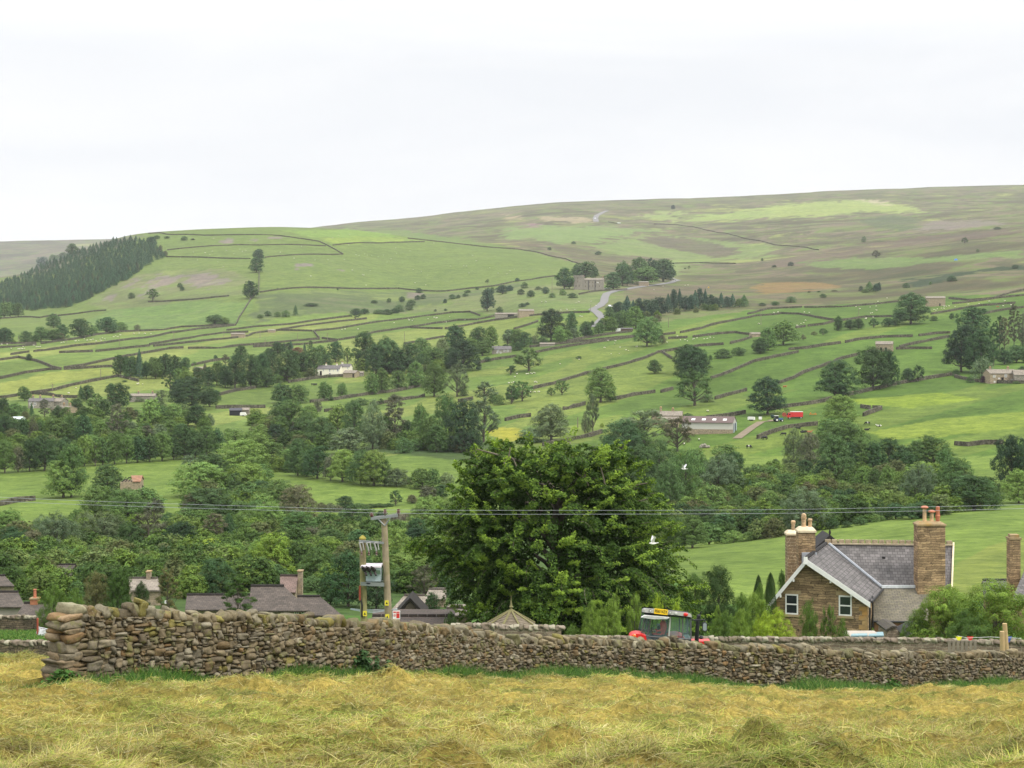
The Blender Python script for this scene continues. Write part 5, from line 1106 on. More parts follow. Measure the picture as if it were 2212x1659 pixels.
# ------------------------------------------------------------------ undergrowth filling the woods
UND = [(V_('E',(-60,1470),(200,1450),(450,1500),(650,1400),(1000,1400),(1400,1450),(1700,1400),(2000,1380),(2212,1340),(2212,1880),(-60,1880)), 210, 3.2),
 (V_('F',(-60,1340),(200,1290),(480,1380),(560,1440),(900,1480),(1180,1480),(1400,1360),(1700,1260),(1900,1340),(1900,1800),(-60,1800)), 150, 3.2),
 (V_('I',(-60,330),(2212,250),(2212,600),(1500,680),(-60,700)), 120, 2.6), (V_('J',(0,300),(1700,300),(1700,640),(0,560)), 70, 2.8),
 (V_('E',(1600,1120),(2212,700),(2212,1300),(1600,1330)), 70, 4), (V_('E',(-60,900),(600,870),(1780,780),(1780,720),(600,700),(-60,690)), 90, 4),
 (V_('E',(-60,470),(900,470),(1750,560),(1780,690),(-60,690)), 110, 4), (V_('G',(700,760),(1600,900),(2212,1050),(2212,1480),(1400,1560),(1000,1400)), 200, 3.8),
 (V_('H',(-60,960),(600,980),(1500,960),(2000,1180),(1950,1220),(1450,1300),(600,1400),(-60,1480)), 200, 3.6), (V_('F',(850,640),(1900,700),(1900,780),(1300,760),(850,690)), 50, 4),
 (V_('F',(0,500),(600,680),(700,760),(300,980),(0,900)), 80, 4.5), (V_('B',(0,1330),(500,1300),(500,1370),(0,1440)), 30, 4), (V_('A',(960,1340),(1540,1300),(1540,1345),(960,1380)), 20, 4),
 (V_('B',(900,1290),(1750,1270),(1750,1320),(900,1330)), 24, 5), (V_('C',(800,1200),(1800,1110),(1800,1130),(1200,1210),(800,1330)), 36, 5)]
def undergrowth():
    """low crowns filling the woods: one object, crowns scattered on points"""
    r_ = random.Random(21); P, SC, RZ, KK = [], [], [], []
    for poly, cnt, hh in UND:
        xs_ = [p[0] for p in poly]; ys_ = [p[1] for p in poly]; k = 0
        while k < cnt*.75:
            a, b = r_.uniform(min(xs_), max(xs_)), r_.uniform(min(ys_), max(ys_))
            if not inpoly(np.array([a]), np.array([b]), poly)[0]: continue
            k += 1; p = cast(a, b, d0=112)
            if p.y < 128: continue
            h_ = hh*r_.uniform(.75, 1.5); P.append((p.x, p.y, p.z-h_*.18)); w_ = h_*r_.uniform(.95, 1.3); SC.append((w_, w_, h_)); RZ.append(r_.uniform(0, 6.28)); KK.append(r_.randrange(6))
    me = bpy.data.meshes.new('undergrowth'); me.from_pydata(P, [], [])
    a = me.attributes.new('sc', 'FLOAT_VECTOR', 'POINT'); a.data.foreach_set('vector', [v for s in SC for v in s])
    a = me.attributes.new('rz', 'FLOAT', 'POINT'); a.data.foreach_set('value', RZ)
    a = me.attributes.new('kk', 'INT', 'POINT'); a.data.foreach_set('value', KK)
    t = NT('mixed_foliage'); oi = t.n('ObjectInfo'); tn = t.n('VertexColor', layer_name='tint')
    c = t.ramp(oi.outputs['Random'], [(0, TONE['d']), (.2, g4(TONE['e'], 1.2)), (.42, g4(TONE['m'], 1.2)), (.66, g4(TONE['l'], 1.15)), (.84, g4(TONE['g'], 1.15)), (.93, TONE['b']), (1, g4(TONE['m'], 1.2))])
    c = t.mix(1, c, tn.outputs[0], 'MULTIPLY'); p = t.pr(c, .75, spec=.12); tr = t.n('BsdfTranslucent'); t.l(c, tr.inputs[0]); mx = t.n('MixShader', i_0=.2)
    t.l(p.outputs[0], mx.inputs[1]); t.l(tr.outputs[0], mx.inputs[2]); t.l(mx.outputs[0], t.out.inputs[0])
    o = link('undergrowth', me); ng = bpy.data.node_groups.new('scatter_crowns', 'GeometryNodeTree')
    ng.interface.new_socket('Geometry', in_out='INPUT', socket_type='NodeSocketGeometry'); ng.interface.new_socket('Geometry', in_out='OUTPUT', socket_type='NodeSocketGeometry')
    gi = ng.nodes.new('NodeGroupInput'); go = ng.nodes.new('NodeGroupOutput'); jn = ng.nodes.new('GeometryNodeJoinGeometry')
    def named(nm, ty): n = ng.nodes.new('GeometryNodeInputNamedAttribute'); n.data_type = ty; n.inputs[0].default_value = nm; return n.outputs[0]
    for k in range(6):
        V, Q, T, _ = crown('round' if k < 4 else ('tall' if k == 4 else 'willow'), 300+k, 5200, .034)
        po = bpy.data.objects.new('crown_source', np_mesh('crown_source', V, Q, t.m, dict(tint=T)))
        inf = ng.nodes.new('GeometryNodeObjectInfo'); inf.inputs['Object'].default_value = po
        io = ng.nodes.new('GeometryNodeInstanceOnPoints'); cmpn = ng.nodes.new('FunctionNodeCompare'); cmpn.data_type = 'INT'; cmpn.operation = 'EQUAL'
        ng.links.new(named('kk', 'INT'), cmpn.inputs[2]); cmpn.inputs[3].default_value = k
        cx = ng.nodes.new('ShaderNodeCombineXYZ'); ng.links.new(named('rz', 'FLOAT'), cx.inputs[2]); e2r = ng.nodes.new('FunctionNodeEulerToRotation'); ng.links.new(cx.outputs[0], e2r.inputs[0])
        ng.links.new(gi.outputs[0], io.inputs['Points']); ng.links.new(cmpn.outputs[0], io.inputs['Selection']); ng.links.new(inf.outputs['Geometry'], io.inputs['Instance'])
        ng.links.new(e2r.outputs[0], io.inputs['Rotation']); ng.links.new(named('sc', 'FLOAT_VECTOR'), io.inputs['Scale']); ng.links.new(io.outputs[0], jn.inputs[0])
    ng.links.new(jn.outputs[0], go.inputs[0]); o.modifiers.new('scatter', 'NODES').node_group = ng
    prop(o, 'tangled green undergrowth filling the woods of the valley', 'undergrowth', kind='stuff')
undergrowth()
# ------------------------------------------------------------------ buildings
def stone_wall_mat(name, c1, c2, mortar, sx=1.9, sy=5.5, bump=.5):
    """coursed rubble: brick pattern warped by noise, on object coordinates (x and y folded together)"""
    t = NT(name); co_ = t.n('TexCoord').outputs['Object']; sp = t.n('SeparateXYZ'); t.l(co_, sp.inputs[0])
    u = t.math('ADD', sp.outputs[0], sp.outputs[1]); wob = t.noise(1.4, co_, 3, .6)
    cm = t.n('CombineXYZ'); t.l(t.math('ADD', u, t.math('MULTIPLY', wob, .9)), cm.inputs[0]); t.l(t.math('ADD', sp.outputs[2], t.math('MULTIPLY', wob, .3)), cm.inputs[1])
    b = t.n('TexBrick', offset=.45, squash=1.3, squash_frequency=3, i_Scale=1.0); b.inputs['Brick Width'].default_value = 1/sx*1.0; b.inputs['Row Height'].default_value = 1/sy
    b.inputs['Mortar Size'].default_value = .012; b.inputs['Mortar Smooth'].default_value = .3; b.inputs['Bias'].default_value = 0
    b.inputs['Color1'].default_value = (*c1, 1); b.inputs['Color2'].default_value = (*c2, 1); b.inputs['Mortar'].default_value = (*mortar, 1)
    t.l(cm.outputs[0], b.inputs['Vector'])
    f = t.noise(2.2, co_, 6, .7); f2 = t.noise(14, co_, 4, .7)
    c = t.mix(1, b.outputs['Color'], t.ramp(f, [(.28, (.6, .6, .6, 1)), (.72, (1.4, 1.33, 1.25, 1))]), 'MULTIPLY')
    c = t.mix(1, c, t.ramp(f2, [(.3, (.75, .75, .75, 1)), (.7, (1.25, 1.25, 1.25, 1))]), 'MULTIPLY')
    h = t.math('SUBTRACT', t.math('MULTIPLY', f2, .5), b.outputs['Fac'])
    t.pr(c, .93, h, bump, .03, .12); return t.m
def slate_mat(name, c1, c2, w=.3, h=.22, moss=.0):
    """slates in courses: rows run along the object's local x; height read up the slope"""
    t = NT(name); co_ = t.n('TexCoord').outputs['Generated']; ob = t.n('TexCoord').outputs['Object']
    uv = t.n('UVMap'); 
    b = t.n('TexBrick', offset=.5, i_Scale=1.0); b.inputs['Brick Width'].default_value = w; b.inputs['Row Height'].default_value = h
    b.inputs['Mortar Size'].default_value = .012; b.inputs['Mortar Smooth'].default_value = .2
    b.inputs['Color1'].default_value = (*c1, 1); b.inputs['Color2'].default_value = (*c2, 1); b.inputs['Mortar'].default_value = (c1[0]*.3, c1[1]*.3, c1[2]*.3, 1)
    t.l(uv.outputs[0], b.inputs['Vector'])
    f = t.noise(1.3, ob, 5, .65); f2 = t.noise(6, ob, 4, .7)
    c = t.mix(1, b.outputs['Color'], t.ramp(f, [(.3, (.72, .72, .72, 1)), (.7, (1.25, 1.22, 1.25, 1))]), 'MULTIPLY')
    if moss: c = t.mix(t.ramp(f2, [(.5, (0, 0, 0, 1)), (.68, (moss, moss, moss, 1))]), c, (.16, .15, .07, 1))
    hgt = t.math('SUBTRACT', 0, b.outputs['Fac'])
    t.pr(c, .8, hgt, .5, .03, .25); return t.m
def add_uv(me, fn):
    uv = me.uv_layers.new(name='UVMap')
    for p in me.polygons:
        for li in p.loop_indices:
            uv.data[li].uv = fn(me.vertices[me.loops[li].vertex_index].co, p.normal)
def roof_uv(me, ridge_dir=(1, 0, 0)):
    rd = Vector(ridge_dir)
    def fn(co, n):
        dn = n.cross(rd); 
        if dn.length < .1: dn = Vector((0, 0, 1))
        dn.normalize(); return (co.dot(rd), co.dot(dn))
    add_uv(me, fn)
M_GLASS = plain('window_glass', (.025, .03, .032), .12, .3, 2, .6)
M_WHITE = plain('white_paint', (.72, .71, .68), .5, .05)
M_SAND = stone_wall_mat('brown_sandstone', (.40, .29, .17), (.19, .135, .082), (.08, .06, .045), 1.7, 6.2, .9)
M_BUFF = stone_wall_mat('buff_rubble', (.34, .285, .20), (.25, .21, .15), (.36, .32, .25), 2.4, 5.5)
M_GREY = stone_wall_mat('grey_rubble', (.29, .275, .235), (.21, .20, .17), (.27, .255, .22), 2.2, 5)
M_SLATE = slate_mat('purple_slate', (.092, .087, .083), (.155, .145, .138), .34, .26)
M_SLATEG = slate_mat('green_slate', (.12, .11, .085), (.155, .14, .10), .34, .2, .4)
M_STSLATE = slate_mat('stone_slates', (.18, .155, .125), (.25, .22, .175), .5, .34, .45)
M_TILE = slate_mat('brown_concrete_tiles', (.062, .052, .042), (.098, .080, .064), .33, .30)
M_DARK = plain('dark_opening', (.012, .011, .01), .9)
M_CREAM = plain('cream_render', (.78, .74, .60), .85, .05, 1.2)
M_TCOTTA = plain('terracotta', (.42, .15, .08), .75, .2, 5)
M_BUFFPOT = plain('buff_pot', (.52, .36, .20), .75, .25, 5, dirt=(.20, .15, .09, 1))
M_LEAD = plain('lead_flashing', (.30, .32, .35), .5, .2, 3)
M_CAP = plain('weathered_cap_stone', (.27, .20, .11), .9, .3, 3, dirt=(.30, .19, .06, 1))
M_PALECAP = plain('limewashed_flaunching', (.62, .52, .36), .9, .2, 3)
M_RENDER = plain('grey_render', (.36, .32, .27), .9, .12, 2)
M_IRON = plain('black_iron', (.02, .02, .02), .5)

def wall_prism(w, d, z0, ze, zr, mat, parent, name='wall', ridge='x'):
    """four walls with two gables, closed under the roof planes"""
    mb = MB(); a, b = w/2, d/2
    if ridge == 'x':
        v = [(-a,-b,z0),(a,-b,z0),(a,b,z0),(-a,b,z0),(-a,-b,ze),(a,-b,ze),(a,b,ze),(-a,b,ze),(-a,0,zr),(a,0,zr)]
        f = [(0,1,5,4),(2,3,7,6),(1,2,6,9,5),(3,0,4,8,7),(4,5,9,8),(6,7,8,9),(3,2,1,0)]
    else:
        v = [(-a,-b,z0),(a,-b,z0),(a,b,z0),(-a,b,z0),(-a,-b,ze),(a,-b,ze),(a,b,ze),(-a,b,ze),(0,-b,zr),(0,b,zr)]
        f = [(0,1,5,8,4),(2,3,7,9,6),(1,2,6,5),(3,0,4,7),(4,8,9,7),(5,6,9,8),(3,2,1,0)]
    mb.add(v, f); return mb.obj(name, mat, parent)
def gable_roof(w, d, ze, zr, mat, parent, over=.25, th=.12, ridge='x', name='roof', verge=.15):
    mb = MB(); L, S = (w, d) if ridge == 'x' else (d, w)
    L = L/2+verge; S2 = S/2; sl = (zr-ze)/S2; e = S2+over; ez = ze-over*sl+.03; t = th
    def P(l, s, z): return (l, s, z) if ridge == 'x' else (s, l, z)
    for sg in (-1, 1):
        pts = [P(-L, sg*e, ez), P(L, sg*e, ez), P(L, 0, zr+.03), P(-L, 0, zr+.03)]
        mb.slab(pts if (sg < 0) == (ridge == 'x') else pts[::-1], (0, 0, t))
    o = mb.obj(name, mat, parent); roof_uv(o.data, (1, 0, 0) if ridge == 'x' else (0, 1, 0)); return o
def ridge_tiles(w, zr, parent, mat, ridge='x', n=None, r=.13):
    mb = MB(); n = n or max(2, int(w/.45)); L = w+.3; seg = L/n
    for i in range(n):
        a = -L/2+i*seg+.01; b = a+seg-.02; vs = []
        for l in (a, b):
            for s_, z_ in ((-r*1.4, -.10), (-r*.7, .06), (0, .11), (r*.7, .06), (r*1.4, -.10)):
                vs.append((l, s_, zr+.15+z_) if ridge == 'x' else (s_, l, zr+.15+z_))
        mb.add(vs, [(0,1,6,5),(1,2,7,6),(2,3,8,7),(3,4,9,8),(0,4,3,2,1),(5,6,7,8,9),(0,5,9,4)])
    return mb.obj('ridge_tiles', mat, parent)
def chimney(x, y, z0, z1, w, d, mat, parent, pots=1, pmat=None, ph=.5, cap=None, name='chimney'):
    mb = MB(); mb.box(x-w/2, x+w/2, y-d/2, y+d/2, z0, z1)
    c = mb.obj(name, mat, parent)
    mb = MB(); mb.box(x-w/2-.07, x+w/2+.07, y-d/2-.07, y+d/2+.07, z1+.002, z1+.14); mb.box(x-w/2+.05, x+w/2-.05, y-d/2+.05, y+d/2-.05, z1+.142, z1+.22); mb.obj('cap', cap or M_CAP, c)
    for i in range(pots):
        px_ = x+(i-(pots-1)/2)*(w*.8/max(pots, 1)) if pots > 1 else x
        mb = MB(); mb.lathe([(.15, 0), (.13, .05), (.12, ph*.85), (.15, ph*.9), (.15, ph), (.09, ph)], 10, (px_, y, z1+.2)); mb.obj('chimney_pot', pmat or M_TCOTTA, c)
    return c
def window(x, y, z, w, h, parent, face='-y', frame=M_WHITE, bars=(0, 1), depth=.08, fr=.06, sill=None, name='window'):
    """framed window lying on a wall face: frame stands proud, pane set inside it"""
    mb = MB()
    def bx(m, a0, a1, b0, b1, o0, o1):
        if face == '-y': m.box(x+a0, x+a1, y-o1, y-o0, z+b0, z+b1)
        elif face == '+x': m.box(y+o0, y+o1, x+a0, x+a1, z+b0, z+b1)
        elif face == '-x': m.box(y-o1, y-o0, x+a0, x+a1, z+b0, z+b1)
    a, b = w/2, h
    bx(mb, -a, a, 0, fr, .004, depth); bx(mb, -a, a, b-fr, b, .004, depth)
    bx(mb, -a, -a+fr, fr, b-fr, .004, depth); bx(mb, a-fr, a, fr, b-fr, .004, depth)
    for i in range(bars[1]): q = (i+1)*b/(bars[1]+1); bx(mb, -a+fr, a-fr, q-fr*.5, q+fr*.5, .006, depth*.9)
    for i in range(bars[0]): q = -a+(i+1)*w/(bars[0]+1); bx(mb, q-fr*.4, q+fr*.4, fr, b-fr, .005, depth*.85)
    o = mb.obj(name, frame, parent)
    m2 = MB(); bx(m2, -a+fr*.5, a-fr*.5, fr*.5, b-fr*.5, .003, .03); m2.obj('pane', M_GLASS, o)
    if sill: m3 = MB(); bx(m3, -a-.12, a+.12, -.14, -.004, .004, .14); m3.obj('sill', sill, o); m3 = MB(); bx(m3, -a-.15, a+.15, b+.004, b+.22, .004, .03); m3.obj('lintel', sill, o)
    return o
def door(x, y, z, w, h, parent, mat, face='-y', name='door'):
    mb = MB()
    if face == '-y': mb.box(x-w/2, x+w/2, y-.05, y-.003, z, z+h); mb.box(x-w/2-.08, x+w/2+.08, y-.07, y-.004, z+h+.002, z+h+.12)
    else: mb.box(y+.003, y+.05, x-w/2, x+w/2, z, z+h); mb.box(y+.004, y+.07, x-w/2-.08, x+w/2+.08, z+h+.002, z+h+.12)
    return mb.obj(name, mat, parent)
def site(pxy, name, label, cat, rz=0, group=None, d=None):
    p = cast(*pxy, d0=112) if d is None else at(pxy[0], d)
    return empty(name, p, label, cat, group, rz), p.y/F   # metres per working pixel at that distance
# ------------------------------------------------------------------ the far buildings
def far_house(v, x0, x1, yr, ye, yb, label, cat='house', name='stone_house', depth=6, rz=0, wall=None, roof=None, chim=(), wins=(), doors=(), group=None, hip=False, ridge='x', yd=None):
    """front span x0..x1, ridge row, eaves row, foot row in a zoomed view"""
    wall = wall or M_GREY; roof = roof or M_STSLATE
    r, m = site(K(v, (x0+x1)/2, yb), name, label, cat, rz, group)
    m *= KS; W = (x1-x0)*m/max(.5, math.cos(rz)); D = depth
    he = (yb-ye)*m; hr = max((yb-yr)*m - D/2*.12, he+.25*D*.5)
    if ridge == 'y': W, = (W,)
    wall_prism(W, D, -1.5, he, hr, wall, r, 'wall', ridge)
    rf = gable_roof(W, D, he, hr, roof, r, .2, .14, ridge)
    for cx, top in chim:
        X = (cx-(x0+x1)/2)*m; chimney(X, 0, hr-.5, hr+top, .75, .6, wall, rf, 2, M_BUFFPOT, .35)
    for wx, wy, ww, wh in wins:
        window((wx-(x0+x1)/2)*m, -D/2, (yb-wy)*m-wh/2, ww, wh, r, '-y', M_WHITE, (1, 1), .06, .13)
    for wx, ww, wh in doors:
        door((wx-(x0+x1)/2)*m, -D/2, 0.05, ww, wh, r, M_DARK)
    r.location.y += D/2*.6
    return r, m, (x0+x1)/2
# white farmhouse
r, m, c = far_house('B', 540, 726, 1256, 1291, 1345, 'cream rendered farmhouse with grey roof under dark trees on the far slope', 'house', 'white_farmhouse', 7, R(-6), M_CREAM, M_SLATE,
    chim=[(600, .9), (690, .9)], wins=[(642,1302,.8,1.3),(710,1300,.9,1.4),(645,1333,.8,1.3),(675,1304,.5,.8),(590,1302,.6,1)], doors=[(568, 1.0, 2.0)])
r2, m, c = far_house('B', 722, 808, 1246, 1275, 1335, 'cream rendered wing joined to the right end of the white farmhouse', 'house', 'house_wing', 7, R(-6), M_CREAM, M_SLATE, chim=[(735, .9)], wins=[(738,1292,1.0,1.6),(790,1285,.6,1)])
far_house('B', 757, 862, 1300, 1326, 1362, 'small stone barn with orange-brown roof right of the white farmhouse', 'barn', 'stone_barn', 6, R(-14), M_BUFF, M_STSLATE, doors=[(845, .7, 1.6)])
far_house('B', 858, 912, 1308, 1325, 1350, 'low stone outhouse at the right end of the small barn', 'outbuilding', 'outhouse', 5, 0, M_GREY, M_STSLATE)
far_house('B', 1981, 2138, 1099, 1131, 1161, 'grey stone house with white windows at the edge of the central grove', 'house', 'stone_house', 6, R(4), M_GREY, M_SLATE,
    wins=[(2027,1143,1,1.1),(2080,1140,1,1.1),(2108,1141,1,1.1),(2020,1155,.9,.9),(2048,1156,.9,.9)])
far_house('A', 1916, 2028, 990, 1003, 1033, 'long low stone field barn with pale roof in the upper left pastures', 'barn', 'field_barn', 6, R(3), M_BUFF, M_STSLATE)
far_house('B', 122, 180, 965, 972, 990, 'tiny roofless stone ruin beside a wall in the left pastures', 'ruin', 'stone_ruin', 4, 0, M_BUFF, M_GREY)
far_house('C', 98, 222, 1124, 1142, 1190, 'tall stone barn beside a low shed under the ravine', 'barn', 'stone_barn', 7, R(10), M_BUFF, M_STSLATE)
far_house('B', 2005, 2190, 822, 836, 862, 'long low open-fronted shed left of the tall stone barn', 'shed', 'farm_shed', 6, R(2), M_GREY, M_STSLATE, doors=[(2135, 4.5, 1.8)])
far_house('C', 905, 944, 1291, 1295, 1317, 'small white caravan beside the road copse', 'caravan', 'caravan', 2.4, 0, M_WHITE, M_WHITE)
far_house('C', 950, 1046, 1286, 1291, 1310, 'low brown timber shed right of the small white caravan', 'shed', 'timber_shed', 4, 0, plain('brown_boards', (.10, .065, .045), .9), M_SLATE)
far_house('C', 275, 400, 1410, 1417, 1434, 'low grey roof half sunk behind the wall under the copse', 'shed', 'low_shed', 5, 0, M_GREY, M_STSLATE)
far_house('C', 2022, 2104, 1317, 1333, 1357, 'small ruined stone barn at the end of a wall on the upper right', 'barn', 'ruined_barn', 5, R(5), M_BUFF, M_STSLATE)
far_house('D', 1410, 1562, 1018, 1036, 1103, 'large stone barn behind the big tree on the upper right', 'barn', 'stone_barn', 9, R(-12), M_BUFF, M_STSLATE, doors=[(1520, .8, 1.6)])
far_house('D', 995, 1128, 1390, 1418, 1480, 'stone field barn with two small doorways standing alone on the right slope', 'barn', 'field_barn', 5.5, R(-16), M_BUFF, M_STSLATE, doors=[(1038, .9, 1.8), (1076, .9, 1.8)])
far_house('C', 1100, 1178, 897, 903, 936, 'pale stone outbuilding beside the road behind the round grove', 'outbuilding', 'outbuilding', 5, R(-10), M_BUFF, M_GREY)
far_house('H', 1912, 2142, 72, 113, 190, 'two-storey stone farmhouse with white windows at the right edge of the slope', 'house', 'stone_farmhouse', 7, R(5), M_BUFF, M_STSLATE,
    chim=[(1942, .8), (2095, .8)], wins=[(1947,135,.9,.9),(2046,130,.9,1.1),(2046,178,.9,1.1),(2102,168,1,1),(1988,152,.5,.5),(1950,180,.6,.6)], doors=[(2018, .9, 1.9)])
far_house('H', 2135, 2235, 78, 125, 190, 'lower stone wing at the right end of the stone farmhouse', 'house', 'farmhouse_wing', 6, R(-8), M_GREY, M_STSLATE)
# farm in the middle
far_house('G', 1215, 1462, 418, 462, 530, 'stone farmhouse with brown stone-slate roof and chimneys behind the big white-boarded shed', 'house', 'farmhouse', 8, R(-8), M_BUFF, M_STSLATE, chim=[(1285, 1.1), (1385, .8)])
far_house('G', 1290, 1430, 468, 498, 560, 'lower stone-roofed farm building in front of the farmhouse', 'outbuilding', 'farm_building', 5, R(-8), M_BUFF, M_STSLATE)
def big_shed():
    r, m = site(K('G', 1680, 600), 'livestock_shed', 'long pale boarded livestock shed with brown sheet roof and open doorway', 'shed', R(-14)); m *= KS
    W, D, he, hr = 15.5, 10, 3.2, 4.8
    boards = NT('pale_boards'); co_ = boards.n('TexCoord').outputs['Object']; wv = boards.n('TexWave', wave_type='BANDS', bands_direction='X', i_Scale=3.0, i_Distortion=.3); boards.l(co_, wv.inputs[0])
    boards.pr(boards.ramp(wv.outputs['Fac'], [(.2, (.40, .39, .35, 1)), (.8, (.62, .60, .54, 1))]), .9)
    wall_prism(W, D, -1, he, hr, boards.m, r); rf = gable_roof(W, D, he, hr, plain('brown_sheeting', (.10, .068, .06), .7, .12, 1.5), r, .3, .1)
    for i in range(4):
        mb = MB(); x = -5+i*3.2; a = 1.2; z = lambda y: he+(y+D/2)/(D/2)*(hr-he)+.19
        mb.slab([(x, -3.6, z(-3.6)), (x+1.1, -3.6, z(-3.6)), (x+1.1, -2.2, z(-2.2)), (x, -2.2, z(-2.2))], (0, 0, .04)); mb.obj('rooflight', M_WHITE, rf)
    mb = MB(); mb.box(-W/2-.06, W/2+.06, -D/2-.08, -D/2-.003, -1, 1.2); mb.obj('stone_plinth', M_BUFF, r)
    mb = MB(); mb.box(W/2+.003, W/2+.1, -1.2, 2.4, 0, 2.8); mb.obj('doorway', M_DARK, r)
    mb = MB(); mb.box(W/2+.1, W/2+.2, -3.4, -1.25, 0, 3.0); mb.box(W/2+.1, W/2+.2, 2.45, 4.4, 0, 3.0); mb.obj('sliding_door', plain('pale_blue_door', (.35, .42, .44), .6), r)
big_shed()
# towered house
def tower_house():
    r, m = site(K('C', 700, 968), 'towered_stone_house', 'castle-like stone house with battlemented tower below the moor', 'house', R(-5)); m *= KS
    X = lambda cx: (cx-700)*m
    h = lambda cy: (968-cy)*m
    mb = MB(); mb.box(X(634), X(806), -4, 4, -2, h(884)); o = mb.obj('main_range', M_GREY, r)
    mb = MB(); mb.slab([(X(632), -4.2, h(886)), (X(808), -4.2, h(886)), (X(808), 0, h(872)), (X(632), 0, h(872))], (0, 0, .2)); mb.slab([(X(632), 0, h(872)), (X(808), 0, h(872)), (X(808), 4.2, h(886)), (X(632), 4.2, h(886))], (0, 0, .2)); rf = mb.obj('roof', M_STSLATE, r); roof_uv(rf.data)
    mb = MB(); mb.box(X(560), X(626), -5.4, 1.8, -2, h(862)); mb.box(X(557), X(629), -5.7, 2.1, h(862)+.003, h(857)); 
    n = 6; step = (X(629)-X(557))/(2*n-1)
    for i in range(n):
        a = X(557)+2*i*step
        mb.box(a, a+step, -5.7, -5.2, h(857)+.002, h(847)); mb.box(a, a+step, 1.6, 2.1, h(857)+.002, h(847))
    for i in range(4): mb.box(X(629)-.5, X(629), -5.0+i*1.9, -4.1+i*1.9, h(857)+.002, h(847))
    tw = mb.obj('tower', M_GREY, r)
    mb = MB(); mb.box(X(626)+.01, X(645), -4.6, -2, -2, h(858)); mb.box(X(632), X(640), -4.0, -2.8, h(858)+.002, h(846)); mb.obj('stair_turret', M_GREY, r)
    for cx, cy in ((592, 872), (592, 900)): window(X(cx), -5.4, h(cy+8), .9, 16*m, tw, '-y', M_BUFF, (1, 1), .08, .16)
    for cx in (578, 604): window(X(cx), -5.4, h(945), .9, 2.0, tw, '-y', M_BUFF, (1, 0), .08, .14)
    for cx in (655, 690, 715, 740, 770): 
        for cy in (905, 938): window(X(cx), -4, h(cy+7), .8, 1.5, r, '-y', M_BUFF, (1, 0), .06, .14)
    for cx in (680, 735): mb = MB(); mb.box(X(cx)-.25, X(cx)+.25, -4.2, -4.003, -1, h(890)); mb.obj('downpipe', M_IRON, r)
    chimney(X(640), 0, h(875), h(852), 1.2, 1, M_GREY, rf, 2); chimney(X(800), 0, h(875), h(862), 1, 1, M_GREY, rf, 2)
    mb = MB(); mb.box(X(748), X(768), -5.4, -5.2, h(912), h(908)); mb.obj('awning', M_WHITE, r)
tower_house()
# left village
far_house('E', 235, 435, 312, 345, 398, 'tall grey stone manor with slate roof and chimneys among the left village trees', 'house', 'manor_house', 8, R(8), M_GREY, M_SLATE, chim=[(262, .9), (320, 1.0), (425, .9)], wins=[(255,362,.9,1.4),(290,362,.9,1.4),(270,388,.9,1.2)])
far_house('E', 415, 525, 310, 345, 390, 'stone house with paler roof joined behind the manor', 'house', 'stone_house', 8, R(-5), M_GREY, M_STSLATE, chim=[(500, .7)])
far_house('E', 445, 590, 385, 405, 445, 'stone cottages with twin gables below the manor', 'house', 'stone_cottage', 7, R(-20), M_BUFF, M_STSLATE, chim=[(520, .9), (578, .9)])
far_house('E', 1078, 1282, 275, 300, 345, 'long stone terrace with grey roof on the left slope above the wood', 'house', 'stone_terrace', 7, R(5), M_GREY, M_STSLATE, chim=[(1140, .8), (1255, .8)])
far_house('E', 1615, 1680, 55, 72, 96, 'stone barn roof showing between the left slope trees', 'barn', 'stone_barn', 6, 0, M_BUFF, M_STSLATE)
far_house('E', 1902, 1998, 407, 420, 460, 'black boarded shed on the small field left of centre', 'shed', 'black_shed', 6, R(6), plain('tarred_boards', (.02, .02, .025), .7), plain('dark_sheeting', (.035, .035, .045), .6))
far_house('E', 2000, 2062, 405, 418, 455, 'brown-roofed stone shed beside the black shed', 'shed', 'stone_shed', 6, R(6), M_GREY, M_STSLATE)
far_house('E', 75, 180, 478, 490, 508, 'pale polytunnel roof behind the far left riverside trees', 'greenhouse', 'greenhouse', 5, 0, plain('pale_panels', (.5, .54, .55), .4), plain('pale_panels2', (.55, .6, .62), .4))
